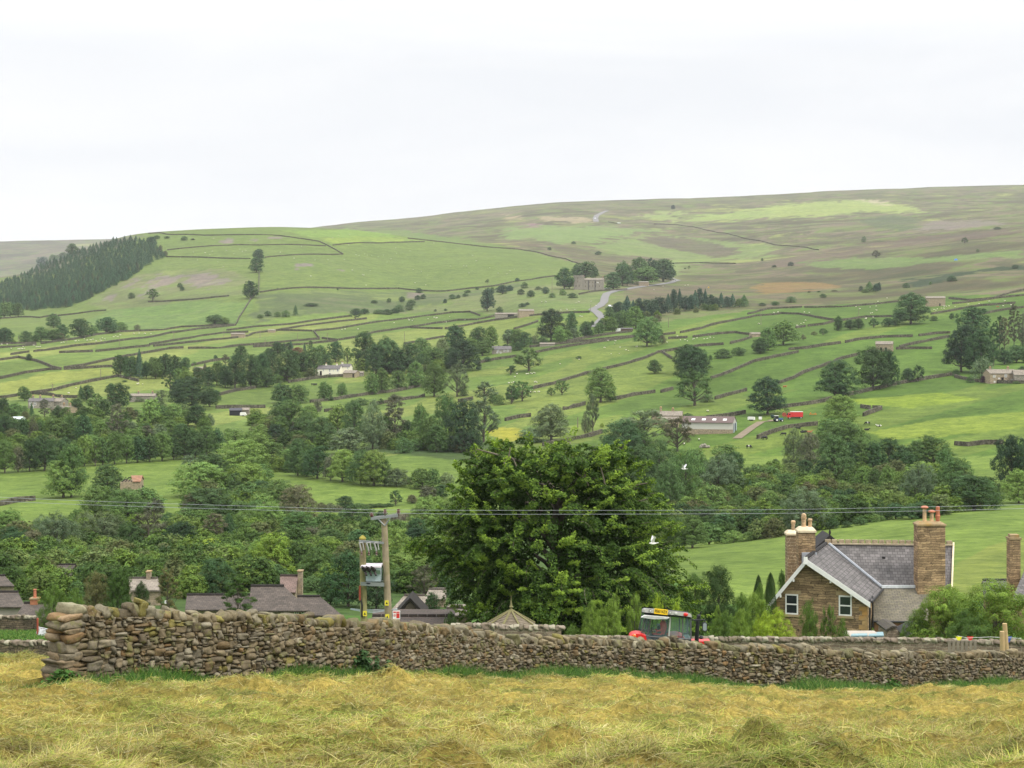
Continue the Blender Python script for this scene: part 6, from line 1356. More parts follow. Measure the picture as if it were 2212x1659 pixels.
def ruined_barn():
    r, m = site(K('E', 1095, 1088), 'ruined_field_barn', 'roofless stone field barn with one rusty red roof slope left standing', 'barn', R(6)); m *= KS
    W = 160*m; h = lambda cy: (1088-cy)*m; D = 6.5
    mb = MB(); a = W/2; b = D/2; t_ = .5; z1 = h(1004)
    mb.box(-a, a, -b, -b+t_, -1, z1); mb.box(-a, a, b-t_, b, -1, z1*1.0); mb.box(-a, -a+t_, -b+t_+.003, b-t_-.003, -1, z1)
    mb.add([(a-t_, -b+t_+.003, -1), (a, -b+t_+.003, -1), (a, b-t_-.003, -1), (a-t_, b-t_-.003, -1), (a-t_, -b+t_+.003, z1), (a, -b+t_+.003, z1), (a, b-t_-.003, z1), (a-t_, b-t_-.003, z1), (a-t_, 0, h(968)), (a, 0, h(968))],
           [(0,1,5,9,8,4)[:4], (4,5,9,8), (5,1,2,6), (6,7,8,9), (2,3,7,6), (3,0,4,7), (4,8,7), (5,6,9)])
    mb.obj('wall', M_BUFF, r)
    red = plain('rusty_red_slates', (.24, .125, .075), .85, .3, 1.5, dirt=(.22, .17, .11, 1))
    mb = MB(); x0 = a*.25; mb.slab([(x0, -b-.2, z1), (a+.2, -b-.2, z1), (a+.2, 0, h(964)), (-.1*a, 0, h(964))], (0, 0, .15)); mb.slab([(-.1*a, 0, h(964)), (a+.2, 0, h(964)), (a+.2, b, z1), (x0, b, z1)], (0, 0, .15)); o = mb.obj('broken_roof', red, r); 
    mb = MB()
    for i in range(4): x = -a*.8+i*a*.3; mb.tube([(x, -b+.3, z1), (x+a*.2, 0, h(972))], .09, 5)
    mb.tube([(-a*.9, -b+.4, z1+.1), (0, 0, h(968))], .1, 5); mb.obj('rafters', M_DARK, r)
ruined_barn()

# ------------------------------------------------------------------ poles in the fields
M_POLE = plain('weathered_pole', (.20, .17, .13), .9, .2, 3)
POLES = [('A',990,1015,1097),('A',1442,988,1057),('A',1858,965,1042),('A',836,1288,1370),('A',435,1415,1480),('A',155,1025,1080),('A',553,1030,1082),('A',2157,968,1036),('A',2200,1040,1100),
 ('B',1253,980,1075),('B',368,995,1050),('B',615,995,1055),('B',98,1042,1106),('B',520,1285,1365),('C',377,868,1030),('C',696,1090,1150),('C',1343,1190,1280),('C',808,1235,1330),('C',2110,1145,1260),('D',842,1095,1190),('G',590,478,590)]
PP = sorted(POLES, key=lambda q: K(q[0], q[1], 0)[0])
for i, (v, cx, y0, y1) in enumerate(PP):
    p = cast(*K(v, cx, y1)); hh = (y1-y0)*KS*p.y/F
    mb = MB(); mb.tube([(0, 0, -.5), (0, 0, hh)], [.17, .13], 7); o = mb.obj('telegraph_pole', M_POLE, None, p)
    if cx in (1442, 435, 615): mb = MB(); mb.box(-1.1, 1.1, -.08, .08, hh-.5, hh-.35); mb.obj('crossarm', M_POLE, o)
    prop(o, f'thin wooden pole standing in the far fields, {"leftmost such" if i == 0 else ordinal(i, 99)+" such from left"}', 'pole', 'wooden poles across the far fields')

# ------------------------------------------------------------------ animals
def body_mesh(name, parts, mats, n=7):
    mb = MB()
    for pts, rs, mi in parts: mb.tube(pts, rs, n, mi)
    me = mb.mesh(name, mats); me.polygons.foreach_set('use_smooth', [True]*len(me.polygons)); return me
M_WOOL = plain('cream_wool', (.62, .58, .48), .95, .1, 8); M_FACE = plain('dark_face', (.06, .05, .045), .9)
sheep_me = [body_mesh('sheep', [([(-.55, 0, .62), (-.4, 0, .66), (0, 0, .68), (.38, 0, .66), (.52, 0, .66)], [.12, .27, .31, .28, .14], 0),
    ([(.45, 0, .74), (.62, 0, .62+.26*g_), (.8, 0, .42+.42*g_)], [.14, .11, .06], 0)] + [([(x, y, .5), (x, y, 0)], [.07, .04], 1) for x in (-.35, .33) for y in (-.14, .14)], [M_WOOL, M_FACE]) for g_ in (0, 1)]
SHEEP = [ # view, region words, positions
 ('A','on the hilltop pasture',[(1605,325),(1760,318),(1880,312),(1940,338),(2040,312),(2010,320),(1500,372),(1805,405),(1770,210),(1990,300),(1700,330),(1850,445),(1640,388),(1740,345)]),
 ('B','on the long green hill pasture',[(225,325),(400,275),(660,205),(710,185),(800,180),(790,265),(1180,290),(1300,315),(850,345),(880,352),(925,340),(945,350),(980,355),(1035,365),(1140,380),(755,385),(510,388),(820,475),(905,510),(915,515),(970,480),(475,525),(1110,408),(1325,470),(1395,485),(1445,515),(1635,440),(1745,438),(1768,440),(1820,352),(1850,395),(1960,455),(2105,505),(2130,480),(2165,465),(1340,580),(1430,598),(1085,350),(1500,248),(935,600),(1790,498),(2030,500),(340,375),(620,385),(1190,335)]),
 ('A','in the long pasture left of centre',[(510,1078),(530,1075),(628,1065),(655,1060),(722,1058),(752,1055),(770,1052),(838,1060),(850,1040),(940,1028),(1000,1014),(1110,1000),(1155,1000),(1200,1002),(1250,1003),(1360,965),(1380,962),(960,1022),(975,1028),(700,1045),(800,1066),(830,1050),(868,1048)]),
 ('A','in the far left meadow by the wall gap',[(15,1092),(60,1090),(190,1112),(205,1095),(262,1092),(280,1100),(305,1112),(320,1112),(333,1110),(150,1130),(162,1132),(180,1130),(200,1128),(90,1128)]),
 ('B','in the pasture below the ravine',[(735,970),(760,965),(870,965),(1165,912),(1285,880),(1292,890),(1320,895),(1330,882),(1497,868),(1515,872),(1525,870),(1760,888),(1790,885),(1600,905),(1630,860),(1450,878)]),
 ('C','on the pasture below the towered house',[(290,1070),(325,1068),(575,1080),(600,1070),(700,1065),(740,1100),(450,1140),(500,1135),(610,1190),(625,1192),(565,1135),(1220,968),(1290,942),(1300,940),(1480,932),(1505,930)]),
 ('C','in the pasture around the lone tree',[(820,1388),(840,1392),(895,1415),(900,1395),(935,1500),(865,1503),(812,1452),(990,1470),(1010,1475),(940,1448),(1080,1442),(1330,1408),(1420,1358),(1440,1388),(1480,1385),(1500,1395),(1545,1382),(1555,1378),(1580,1370),(1640,1378),(1665,1375),(1690,1365),(1390,1465),(600,1550),(445,1585),(1720,1368)]),
 ('G','in the pasture below the round tree',[(165,122),(180,120),(200,115),(212,118),(225,112),(235,115),(85,122),(70,145),(60,190),(40,195),(230,190),(250,192),(203,275),(232,272),(268,270),(195,268),(240,183),(20,198)]),
 ('D','in the wall-bound field upper centre right',[(398,1225),(360,1252),(385,1248),(330,1268),(10,1253),(140,1160),(170,1155),(392,1155),(430,1160),(900,1212),(905,1205),(960,1200),(985,1105),(1000,1068),(1075,1040),(935,1115),(990,1140),(940,1165),(955,1162)]),
 ('D','in the field by the large barn',[(1465,1135),(1480,1140),(1495,1130),(1525,1125),(1545,1125),(1550,1108),(1570,1110),(1590,1105),(1640,1110),(1750,1090),(1840,1085),(1900,1090),(2040,1105),(2055,1030),(2130,1020),(2160,1020),(2050,1062),(1925,1068),(2105,1098),(820,1112),(850,1128)]),
 ('H','on the slope by the farm track',[(20,295),(60,260)]), ('G','on the grass below the farm',[(1597,668),(1670,430),(1470,706)]),
 ('E','in the small sloping meadow above the left village',[(570,282),(628,237),(1015,148),(1075,163),(1150,200),(1185,205),(1140,205)])]
r_ = random.Random(9)
for v, words, pts in SHEEP:
    for cx, cy in pts:
        p = cast(*K(v, cx+r_.uniform(-2, 2), cy+2)); o = link('sheep', sheep_me[r_.randrange(2)], None, p); k = r_.uniform(.75, 1.0)*(1 if p.y > 900 else .8); o.scale = (k, k, k); o.rotation_euler = (0, 0, r_.uniform(0, 6.28))
        prop(o, f'small cream sheep grazing {words}', 'sheep', f'sheep {words}')
M_COWB = plain('black_hide', (.018, .017, .018), .8, .2, 3); M_COWW = plain('white_hide', (.55, .53, .48), .85); M_COWR = plain('red_hide', (.33, .12, .05), .85)
def cow_mesh(name, a, b, lying=False, grazing=False):
    s = -.62 if lying else 0
    parts = [([(-1.05, 0, 1.25+s), (-.9, 0, 1.18+s), (-.3, 0, 1.08+s)], [.16, .36, .40], a), ([(-.3, 0, 1.08+s), (.2, 0, 1.06+s)], [.40, .41], b), ([(.2, 0, 1.06+s), (.8, 0, 1.16+s), (1.0, 0, 1.22+s)], [.41, .34, .20], a),
        ([(.95, 0, 1.3+s), (1.25, 0, (.85 if grazing else 1.42)+s*.8), (1.35, 0, (.55 if grazing else 1.45)+s*.6)], [.22, .17, .16], a), ([(1.3, 0, (.58 if grazing else 1.47)+s*.6), (1.7, 0, (.18 if grazing else 1.28)+s*.6)], [.16, .09], a),
        ([(-1.12, 0, 1.3+s), (-1.2, 0, .6+s*.5)], [.04, .02], a)]
    if not lying:
        for x in (-.8, .75):
            for y in (-.22, .22): parts.append(([(x, y, 1.0), (x+(.06 if x < 0 else 0), y, .55), (x, y, 0)], [.17, .09, .06], a))
    else:
        for x in (-.7, .7): parts.append(([(x, -.3, .3), (x+.35, -.5, .1)], [.14, .07], b))
    return body_mesh(name, parts, [M_COWB, M_COWW, M_COWR], 8)
CM = {'bs': cow_mesh('cow', 0, 0), 'bg': cow_mesh('cow', 0, 0, grazing=True), 'bl': cow_mesh('cow', 0, 0, True), 'pg': cow_mesh('cow', 0, 1, grazing=True), 'pl': cow_mesh('cow', 1, 0, True), 'rl': cow_mesh('cow', 2, 2, True), 'rs': cow_mesh('cow', 2, 2)}
for v, cx, cy, k, rz, lab in [('H',340,585,'bs',3.0,'black cow standing side-on at the top of the farm bank'),('H',375,606,'bl',.3,'black cow lying beside another on the farm bank'),('H',398,602,'bl',2.9,'black cow lying just behind its neighbour on the farm bank'),('H',432,606,'rl',.2,'small reddish calf lying right of the two black cows'),
    ('H',220,630,'bg',3.1,'black cow grazing above the pale tree on the farm bank'),('H',62,660,'bg',.4,'black cow grazing beside the wall end'),('H',915,540,'pg',2.9,'black and white cow standing right of the farm trees'),('H',1010,556,'pl',3.2,'black and white cow lying in the open field'),('H',908,586,'bl',.1,'dark cow lying right of the big light trees'),
    ('G',2140,662,'bg',2.8,'black cow grazing below the farm wall corner'),('G',2008,736,'pg',.3,'black and white cow grazing low on the farm slope'),('H',228,235,'rs',.2,'reddish cow standing alone above the dark oak'),('D',1995,1115,'rs',2.9,'brown cow among sheep in the field by the large barn'),
    ('B',492,1430,'bg',0,'leftmost of three black calves below the white farmhouse'),('B',505,1430,'bg',.2,'middle one of three black calves below the white farmhouse'),('B',518,1430,'bs',3.0,'rightmost of three black calves below the white farmhouse')]:
    p = cast(*K(v, cx, cy)); o = link('cow', CM[k], None, p); o.rotation_euler = (0, 0, rz); o.scale = (.68,)*3
    prop(o, lab, 'cow', 'cattle on the slopes')

# ------------------------------------------------------------------ far vehicles and odds and ends
def wheel_(parent, x, y, r, w, hub=None):
    mb = MB(); mb.tube([(x, y-w/2, r), (x, y+w/2, r)], r, 14); o = mb.obj('wheel', plain('tyre_rubber', (.02, .02, .02), .9) if 'tyre_rubber' not in bpy.data.materials else bpy.data.materials['tyre_rubber'], parent)
    mb = MB(); s = -1 if y < 0 else 1; mb.tube([(x, y+s*w*.4, r), (x, y+s*w*.55, r)], r*.5, 10); mb.obj('hub', hub or M_WHITE, o); return o
M_RED = plain('red_paint', (.55, .03, .03), .4, .06, 1.5, .5)
def lorry():
    r, m = site(K('H', 316, 487), 'red_lorry', 'bright red box lorry with white roof edge parked in the farm field', 'lorry', R(186))
    mb = MB(); mb.box(-3.6, 2.4, -1.2, 1.2, .95, 3.4); b = mb.obj('box_body', M_RED, r)
    mb = MB(); mb.box(-3.65, 2.45, -1.25, 1.25, 3.402, 3.6); mb.obj('roof_edge', M_WHITE, b)
    mb = MB(); mb.add([(2.5,-1.15,.7),(4.2,-1.15,.7),(4.2,1.15,.7),(2.5,1.15,.7),(2.5,-1.15,2.9),(3.7,-1.15,2.9),(3.7,1.15,2.9),(2.5,1.15,2.9),(4.2,-1.15,1.8),(4.2,1.15,1.8)], [(3,2,1,0),(4,5,6,7),(0,1,8,5,4),(2,3,7,6,9),(1,2,9,8),(8,9,6,5),(3,0,4,7)]); c = mb.obj('cab', M_RED, r)
    mb = MB(); mb.slab([(4.19,-1.0,1.85),(4.19,1.0,1.85),(3.76,1.0,2.75),(3.76,-1.0,2.75)], (.05, 0, .02)); mb.box(2.9, 3.6, -1.19, -1.152, 1.85, 2.6); mb.box(2.9, 3.6, 1.152, 1.19, 1.85, 2.6); mb.obj('windows', M_GLASS, c)
    mb = MB(); mb.box(-3.6, 4.0, -.5, .5, .55, .94); mb.box(-2.2, .8, 1.0, 1.15, .5, .93); mb.box(-2.2, .8, -1.15, -1.0, .5, .93); mb.obj('chassis', M_IRON, r)
    for x in (-2.6, 3.2):
        for y in (-1.0, 1.0): wheel_(r, x, y, .48, .3)
    r.scale = (.64,)*3
lorry()
def small_tractor(v, cx, cy, rz, col, label, k=1.0):
    r, m = site(K(v, cx, cy), 'farm_tractor', label, 'tractor', rz)
    mp_ = plain('tractor_paint_'+v+str(cx), col, .5)
    mb = MB(); mb.box(.2, 2.2, -.4, .4, .8, 1.5); mb.box(-1, .2, -.7, .7, .7, 1.2); mb.obj('bonnet', mp_, r)
    mb = MB(); mb.box(-1.1, .2, -.7, .7, 1.2, 2.35); c = mb.obj('cab', M_GLASS, r); mb = MB(); mb.box(-1.2, .3, -.78, .78, 2.352, 2.5); mb.obj('cab_roof', M_WHITE, c)
    for y in (-.95, .95): wheel_(r, -.6, y, .8, .45)
    for y in (-.8, .8): wheel_(r, 1.7, y, .5, .3)
    r.scale = (k,)*3
small_tractor('H', 168, 514, R(10), (.05, .12, .25), 'small blue tractor parked left of the red lorry', .8)
M_RUST = plain('rusty_red', (.30, .07, .04), .8, .3, 2); M_ORANGE = plain('orange_paint', (.55, .2, .04), .6)
def gear(v, cx, cy, name, label, cat, parts, rz=0):
    r, m = site(K(v, cx, cy), name, label, cat, rz); r.scale = (.62,)*3
    for nm, fn, mt in parts: mb = MB(); fn(mb); mb.obj(nm, mt, r)
gear('H', 224, 475, 'round_baler', 'rust-red round baler behind the blue tractor', 'farm machine', [('drum', lambda b: b.tube([(0, -.8, 1.3), (0, .8, 1.3)], 1.1, 14), M_RUST), ('drawbar', lambda b: b.tube([(1, 0, .7), (2.4, 0, .5)], .1, 6), M_IRON)])
gear('H', 462, 462, 'orange_implement', 'orange farm implement right of the red lorry', 'farm machine', [('frame', lambda b: (b.box(-2, 2, -.2, .2, .6, .9), b.box(-1.5, -1.0, -.2, .2, .9, 1.6), b.box(1.0, 1.4, -.2, .2, .9, 1.4)), M_ORANGE), ('tines', lambda b: [b.tube([(x*.5, 0, .6), (x*.5+.1, 0, 0)], .05, 5) for x in range(-4, 5)], M_IRON)])
gear('H', 25, 498, 'water_tank', 'white cube water tank left of the blue tractor', 'tank', [('tank_body', lambda b: (b.box(-.7, .7, -.6, .6, .25, 1.35),), M_WHITE), ('pallet', lambda b: b.box(-.75, .75, -.65, .65, 0, .2), M_POLE)])
gear('H', 127, 482, 'dark_trough', 'dark green feed hopper behind the blue tractor', 'tank', [('hopper', lambda b: b.lathe([(.5, 0), (1.1, .8), (1.1, 1.5), (.9, 1.7)], 10), plain('dark_green_paint', (.02, .05, .04), .6))])
gear('G', 2030, 505, 'white_trailer', 'low white livestock trailer left of the farm track', 'trailer', [('trailer_body', lambda b: (b.box(-1.8, 1.8, -.9, .9, .6, 1.9), b.box(-1.6, 1.6, -.7, .7, 1.903, 2.05)), M_WHITE), ('axle', lambda b: [b.tube([(x, -1, .4), (x, 1, .4)], .38, 10) for x in (-.5, .5)], M_IRON)], R(-20))
gear('G', 2104, 494, 'white_box', 'small white feed box at the top of the farm track', 'box', [('box_body', lambda b: b.box(-.8, .8, -.7, .7, .1, 1.5), M_WHITE), ('lid', lambda b: b.box(-.85, .85, -.75, .75, 1.503, 1.6), M_SLATE)])
gear('E', 2018, 467, 'horsebox', 'white horsebox with rounded roof in front of the black shed', 'trailer', [('trailer_body', lambda b: (b.box(-1.9, 1.6, -.85, .85, .5, 1.9), b.box(-1.8, 1.4, -.7, .7, 1.903, 2.3), b.box(1.6, 2.0, -.6, .6, .6, 1.5)), M_WHITE), ('axle', lambda b: [b.tube([(x, -.95, .35), (x, .95, .35)], .34, 10) for x in (-.4, .4)], M_IRON)])
gear('G', 1555, 590, 'conveyor', 'rust-coloured elevator leaning against the livestock shed', 'farm machine', [('boom', lambda b: b.slab([(-2, 0, 3.6), (-1.7, 0, 3.9), (1.8, 0, .6), (1.5, 0, .3)], (0, .4, 0)), M_RUST), ('wheels', lambda b: b.tube([(.9, -.4, .35), (.9, .8, .35)], .34, 10), M_IRON)])
gear('G', 1640, 730, 'stone_heap', 'heap of grey stones on the slope below the farm', 'stone heap', [('stones', lambda b: [b.lathe([(.2, 0), (.9, .3), (.8, .8), (.3, 1.2)], 7, (x, y, z)) for x, y, z in ((-1.6, 0, 0), (-.4, .4, 0), (.8, 0, 0), (1.9, .5, 0), (.2, .2, .8), (-1, .3, .6))], M_GREY)])
def car(v, cx, cy, rz, col, label, k=1, d0=112):
    p = cast(*K(v, cx, cy), d0=d0); r = empty('parked_car', p, label, 'car', None, rz); r.scale = (k,)*3
    mt = plain('car_paint_%s%d' % (v, cx), col, .35, .03, 1, .5)
    prof = [(-2.05,.35),(-2.1,.8),(-1.9,.98),(-1.5,1.0),(-1.0,1.42),(.35,1.45),(1.0,1.0),(1.9,.88),(2.1,.6),(2.05,.35)]
    mb = MB(); n = len(prof)
    def ring(y, s): return [(x, y*(1 if z < 1.05 else .82), z) for x, z in prof]
    vs = ring(-.85, 1)+ring(.85, 1); mb.add(vs, [tuple(range(n)), tuple(range(n, 2*n))[::-1]]+[(i, (i+1) % n, (i+1) % n+n, i+n) for i in range(n)][::1]); mb.obj('body', mt, r)
    mb = MB(); mb.slab([(-.9, -.8, 1.06), (.75, -.8, 1.06), (.3, -.72, 1.38), (-.8, -.72, 1.38)], (0, -.05, 0)); mb.slab([(-.9, .8, 1.06), (.75, .8, 1.06), (.3, .72, 1.38), (-.8, .72, 1.38)], (0, .05, 0)); mb.obj('windows', M_GLASS, r)
    for x in (-1.3, 1.3):
        for y in (-.82, .82): wheel_(r, x, y, .32, .2)
car('C', 932, 417, .2, (.8, .8, .8), 'white car driving over the moor road at the top', 1.6, 1500)
car('C', 735, 378, 1.4, (.5, .52, .55), 'grey car on the uppermost bend of the moor road', 1.5, 2300)
car('C', 812, 962, .3, (.75, .75, .75), 'white car parked left at the towered house')
car('C', 838, 962, .2, (.72, .72, .74), 'white car parked beside another at the towered house, middle one')
car('C', 868, 956, .3, (.8, .8, .8), 'white car parked under the tree right of the towered house')
car('C', 858, 1112, 1.2, (.75, .76, .78), 'silver car half hidden above the road copse', 1.2)
gear('D', 1648, 722, 'blue_tent', 'small blue tent pitched on the heather moor', 'tent', [('canvas', lambda b: b.add([(-3, -1.5, 0), (3, -1.5, 0), (3, 1.5, 0), (-3, 1.5, 0), (-2, 0, 2.2), (1.4, 0, 2.6)], [(3,2,1,0),(0,1,5,4),(2,3,4,5),(1,2,5),(3,0,4)]), plain('blue_canvas', (.05, .16, .45), .7))])
gear('C', 1675, 957, 'yellow_sign', 'tiny yellow marker board on the moor above the conifers', 'sign', [('board', lambda b: b.box(-.9, .9, -.05, .05, 1, 2.6), plain('yellow_board', (.75, .5, .03), .6)), ('post', lambda b: b.tube([(0, .08, 0), (0, .08, 2.4)], .07, 6), M_POLE)])
# ------------------------------------------------------------------ the near village
def P3(v, x, y, d):
    a, b = K(v, x, y); return Vector(((a-CX)/F*d, d, (HY-b)/F*d))
def gz(p, dz=0): return Vector((p.x, p.y, h1(p.x, p.y)+dz))
def plate(pts, mat, parent, name, th=.12, uv=True, flip=False, off=(0, 0, 0)):
    """thick roof plane through measured corner points"""
    pts = [Vector(p)+Vector(off) for p in pts]; n = (pts[1]-pts[0]).cross(pts[2]-pts[0]).normalized()
    if n.z < 0: n = -n
    mb = MB(); mb.slab([p-n*th for p in pts], n*th); o = mb.obj(name, mat, parent)
    if uv:
        rd = (pts[1]-pts[0]); rd.z = 0; rd.normalize(); roof_uv(o.data, rd)
    return o
def village_house(label, v, rl, rr, el, er, d_e, run, roofm, wallm, name='village_house', chim=(), wins=(), hipr=False, mirror=True):
    """roof given by ridge and eaves ends in a view; eaves at distance d_e, ridge 'run' farther"""
    E0, E1 = P3(v, *el, d_e), P3(v, *er, d_e); R0, R1 = P3(v, *rl, d_e+run), P3(v, *rr, d_e+run)
    E1.z = E0.z = (E0.z+E1.z)/2; R0.z = R1.z = (R0.z+R1.z)/2
    c = (E0+E1)/2; root = empty(name, (0, 0, 0), label, 'house', 'houses of the village below the wall')
    B0 = Vector((2*R0.x-E0.x, 2*R0.y-E0.y, E0.z)); B1 = Vector((2*R1.x-E1.x, 2*R1.y-E1.y, E1.z))
    if hipr: pass
    rf = plate([E0, E1, R1, R0], roofm, root, 'roof'); plate([R0, R1, B1, B0], roofm, root, 'rear_roof', off=(0, .02, 0))
    # walls set in under the eaves
    k = .04; q = lambda P, Q: P.lerp(Q, k)
    e0, e1, b0, b1 = q(E0, B1), q(E1, B0), q(B0, E1), q(B1, E0); r0, r1 = R0.lerp(R1, .03), R1.lerp(R0, .03)
    low = min(h1(p.x, p.y) for p in (e0, e1, b0, b1))-1
    mb = MB(); v8 = [Vector((p.x, p.y, low)) for p in (e0, e1, b1, b0)]+[p-Vector((0, 0, .14)) for p in (e0, e1, b1, b0)]+[r0-Vector((0, 0, .2)), r1-Vector((0, 0, .2))]
    mb.add(v8, [(0,1,5,4),(1,2,6,9,5),(2,3,7,6),(3,0,4,8,7),(4,5,9,8),(6,7,8,9)]); mb.obj('wall', wallm, root)
    mb = MB(); n = max(3, int((R1-R0).length/.5))
    for i in range(n):
        a = R0.lerp(R1, i/n+.004); b = R0.lerp(R1, (i+1)/n-.004); mb.tube([a+Vector((0, 0, .02)), b+Vector((0, 0, .02))], .13, 6)
    mb.obj('ridge_tiles', roofm, rf)
    for cx, ytop, yb, w_, pot, mt in chim:
        P = P3(v, cx, yb, d_e+run); s = KS*P.y/F; zt = P.z+(yb-ytop)*s
        mb = MB(); W = w_*s/2; mb.box(P.x-W, P.x+W, P.y-.35, P.y+.35, P.z-1.0, zt); ch = mb.obj('chimney', mt, rf)
        mb = MB(); mb.box(P.x-W-.06, P.x+W+.06, P.y-.41, P.y+.41, zt+.003, zt+.1); mb.obj('cap', M_CAP, ch)
        if pot: mb = MB(); mb.lathe([(.14, 0), (.12, .05), (.11, pot), (.14, pot+.02), (.14, pot+.08), (.08, pot+.08)], 10, (P.x, P.y, zt+.1)); mb.obj('chimney_pot', M_TCOTTA, ch)
    for x0, x1, y0, y1 in wins:
        a = P3(v, x0, y0, d_e); b = P3(v, x1, y1, d_e); off = -.0
        ww = b.x-a.x; hh = a.z-b.z; window((a.x+b.x)/2, min(e0.y, e1.y)-.003, b.z, ww, hh, root, '-y', M_WHITE, (1, 0), .07, .07)
    return root
M_BRICKC = plain('orange_brick', (.36, .15, .075), .85, .2, 6)
village_house('dark grey tiled roof at the far left edge behind the near wall', 'I', (-60,600), (150,597), (-60,722), (212,720), 124, 3.6, M_TILE, M_RENDER)
village_house('dark tiled bungalow with orange brick chimney left of the near wall end', 'I', (200,700), (420,682), (120,812), (455,812), 118, 3.2, M_TILE, M_RENDER, chim=[(290, 655, 690, 58, .55, M_BRICKC)])
village_house('long low brown roof with a small skylight behind the far left garden trees', 'I', (40,365), (630,378), (60,448), (560,452), 165, 3.5, M_TILE, M_RENDER)
village_house('small brown gabled roof at the far left below the skylight roof', 'I', (-60,455), (40,470), (-60,545), (120,548), 140, 2.5, M_TILE, M_BUFF)
village_house('stone cottage with lichen-spotted slate roof between the garden pines', 'I', (1068,498), (1310,470), (1080,575), (1345,590), 136, 3.2, M_STSLATE, M_BUFF, chim=[(1236, 430, 478, 30, 0, M_BUFF)], wins=[(1362,1404,672,696)])
village_house('long brown-tiled bungalow roof behind the left pines', 'I', (1550,637), (2080,608), (1535,745), (2080,742), 121, 3.4, M_TILE, M_BUFF)
village_house('large brown-tiled roof with buff wall and dark windows left of the transformer poles', 'J', (-20,562), (255,536), (-40,770), (470,735), 117, 4.2, M_TILE, M_BUFF, wins=[(335,372,760,790),(392,440,748,785)])
village_house('lower brown-tiled roof sloping down right of the large roof', 'J', (365,642), (555,630), (330,792), (740,792), 121, 3.8, M_TILE, M_BUFF)
village_house('steep red-brown roof with tall stone chimney above the large roof', 'J', (222,464), (372,464), (222,600), (350,602), 136, 3.4, slate_mat('red_brown_tiles', (.12,.082,.066), (.155,.108,.088), .33, .3), M_BUFF, chim=[(391, 425, 560, 36, 0, M_BUFF)])
village_house('old barn with mossy stone-slate roof right of the transformer poles', 'J', (1250,622), (1425,632), (1120,782), (1440,760), 124, 3.2, M_STSLATE, M_BUFF, 'village_barn')
village_house('stone cottage roof half hidden beside the big beech', 'J', (1455,585), (1600,570), (1420,650), (1600,655), 134, 3, M_STSLATE, M_BUFF)
village_house('broken stone-slate roof below the big beech', 'J', (1600,735), (1780,738), (1580,790), (1800,792), 104, 2.2, M_STSLATE, M_BUFF, 'outbuilding_roof')
village_house('long low shed roof of reddish slates directly behind the near wall', 'J', (985,797), (1670,802), (975,905), (1665,915), 94, 3.6, slate_mat('reddish_slates', (.115,.085,.068), (.09,.072,.06), .4, .3, .3), M_BUFF, 'long_shed')
# dark gable standing before the old barn
r = empty('stone_gable', (0, 0, 0), 'dark pointed stone gable in front of the mossy barn roof', 'gable')
mb = MB(); d = 118; pts = [P3('J', 1205, 795, d), P3('J', 1402, 795, d), P3('J', 1300, 672, d)]; a, b = pts[0].copy(), pts[1].copy(); g_ = min(h1(a.x, a.y), h1(b.x, b.y))-.5
mb.slab([Vector((a.x, a.y, g_)), Vector((b.x, b.y, g_)), b, pts[2], a], (0, 3.0, 0)); mb.obj('wall', plain('dark_gable_stone', (.075, .06, .045), .95, .25, 2), r)  # dark stone tone over the whole gable wall
mb = MB(); mb.slab([a+Vector((-.15, -.12, -.05)), pts[2]+Vector((0, -.12, .08)), pts[2]+Vector((0, -.12, .26)), a+Vector((-.3, -.12, .1))], (0, 3.3, 0)); mb.slab([pts[2]+Vector((0, -.13, .08)), b+Vector((.15, -.13, -.05)), b+Vector((.3, -.13, .1)), pts[2]+Vector((0, -.13, .26))], (0, 3.3, 0)); mb.obj('roof', M_TILE, r)

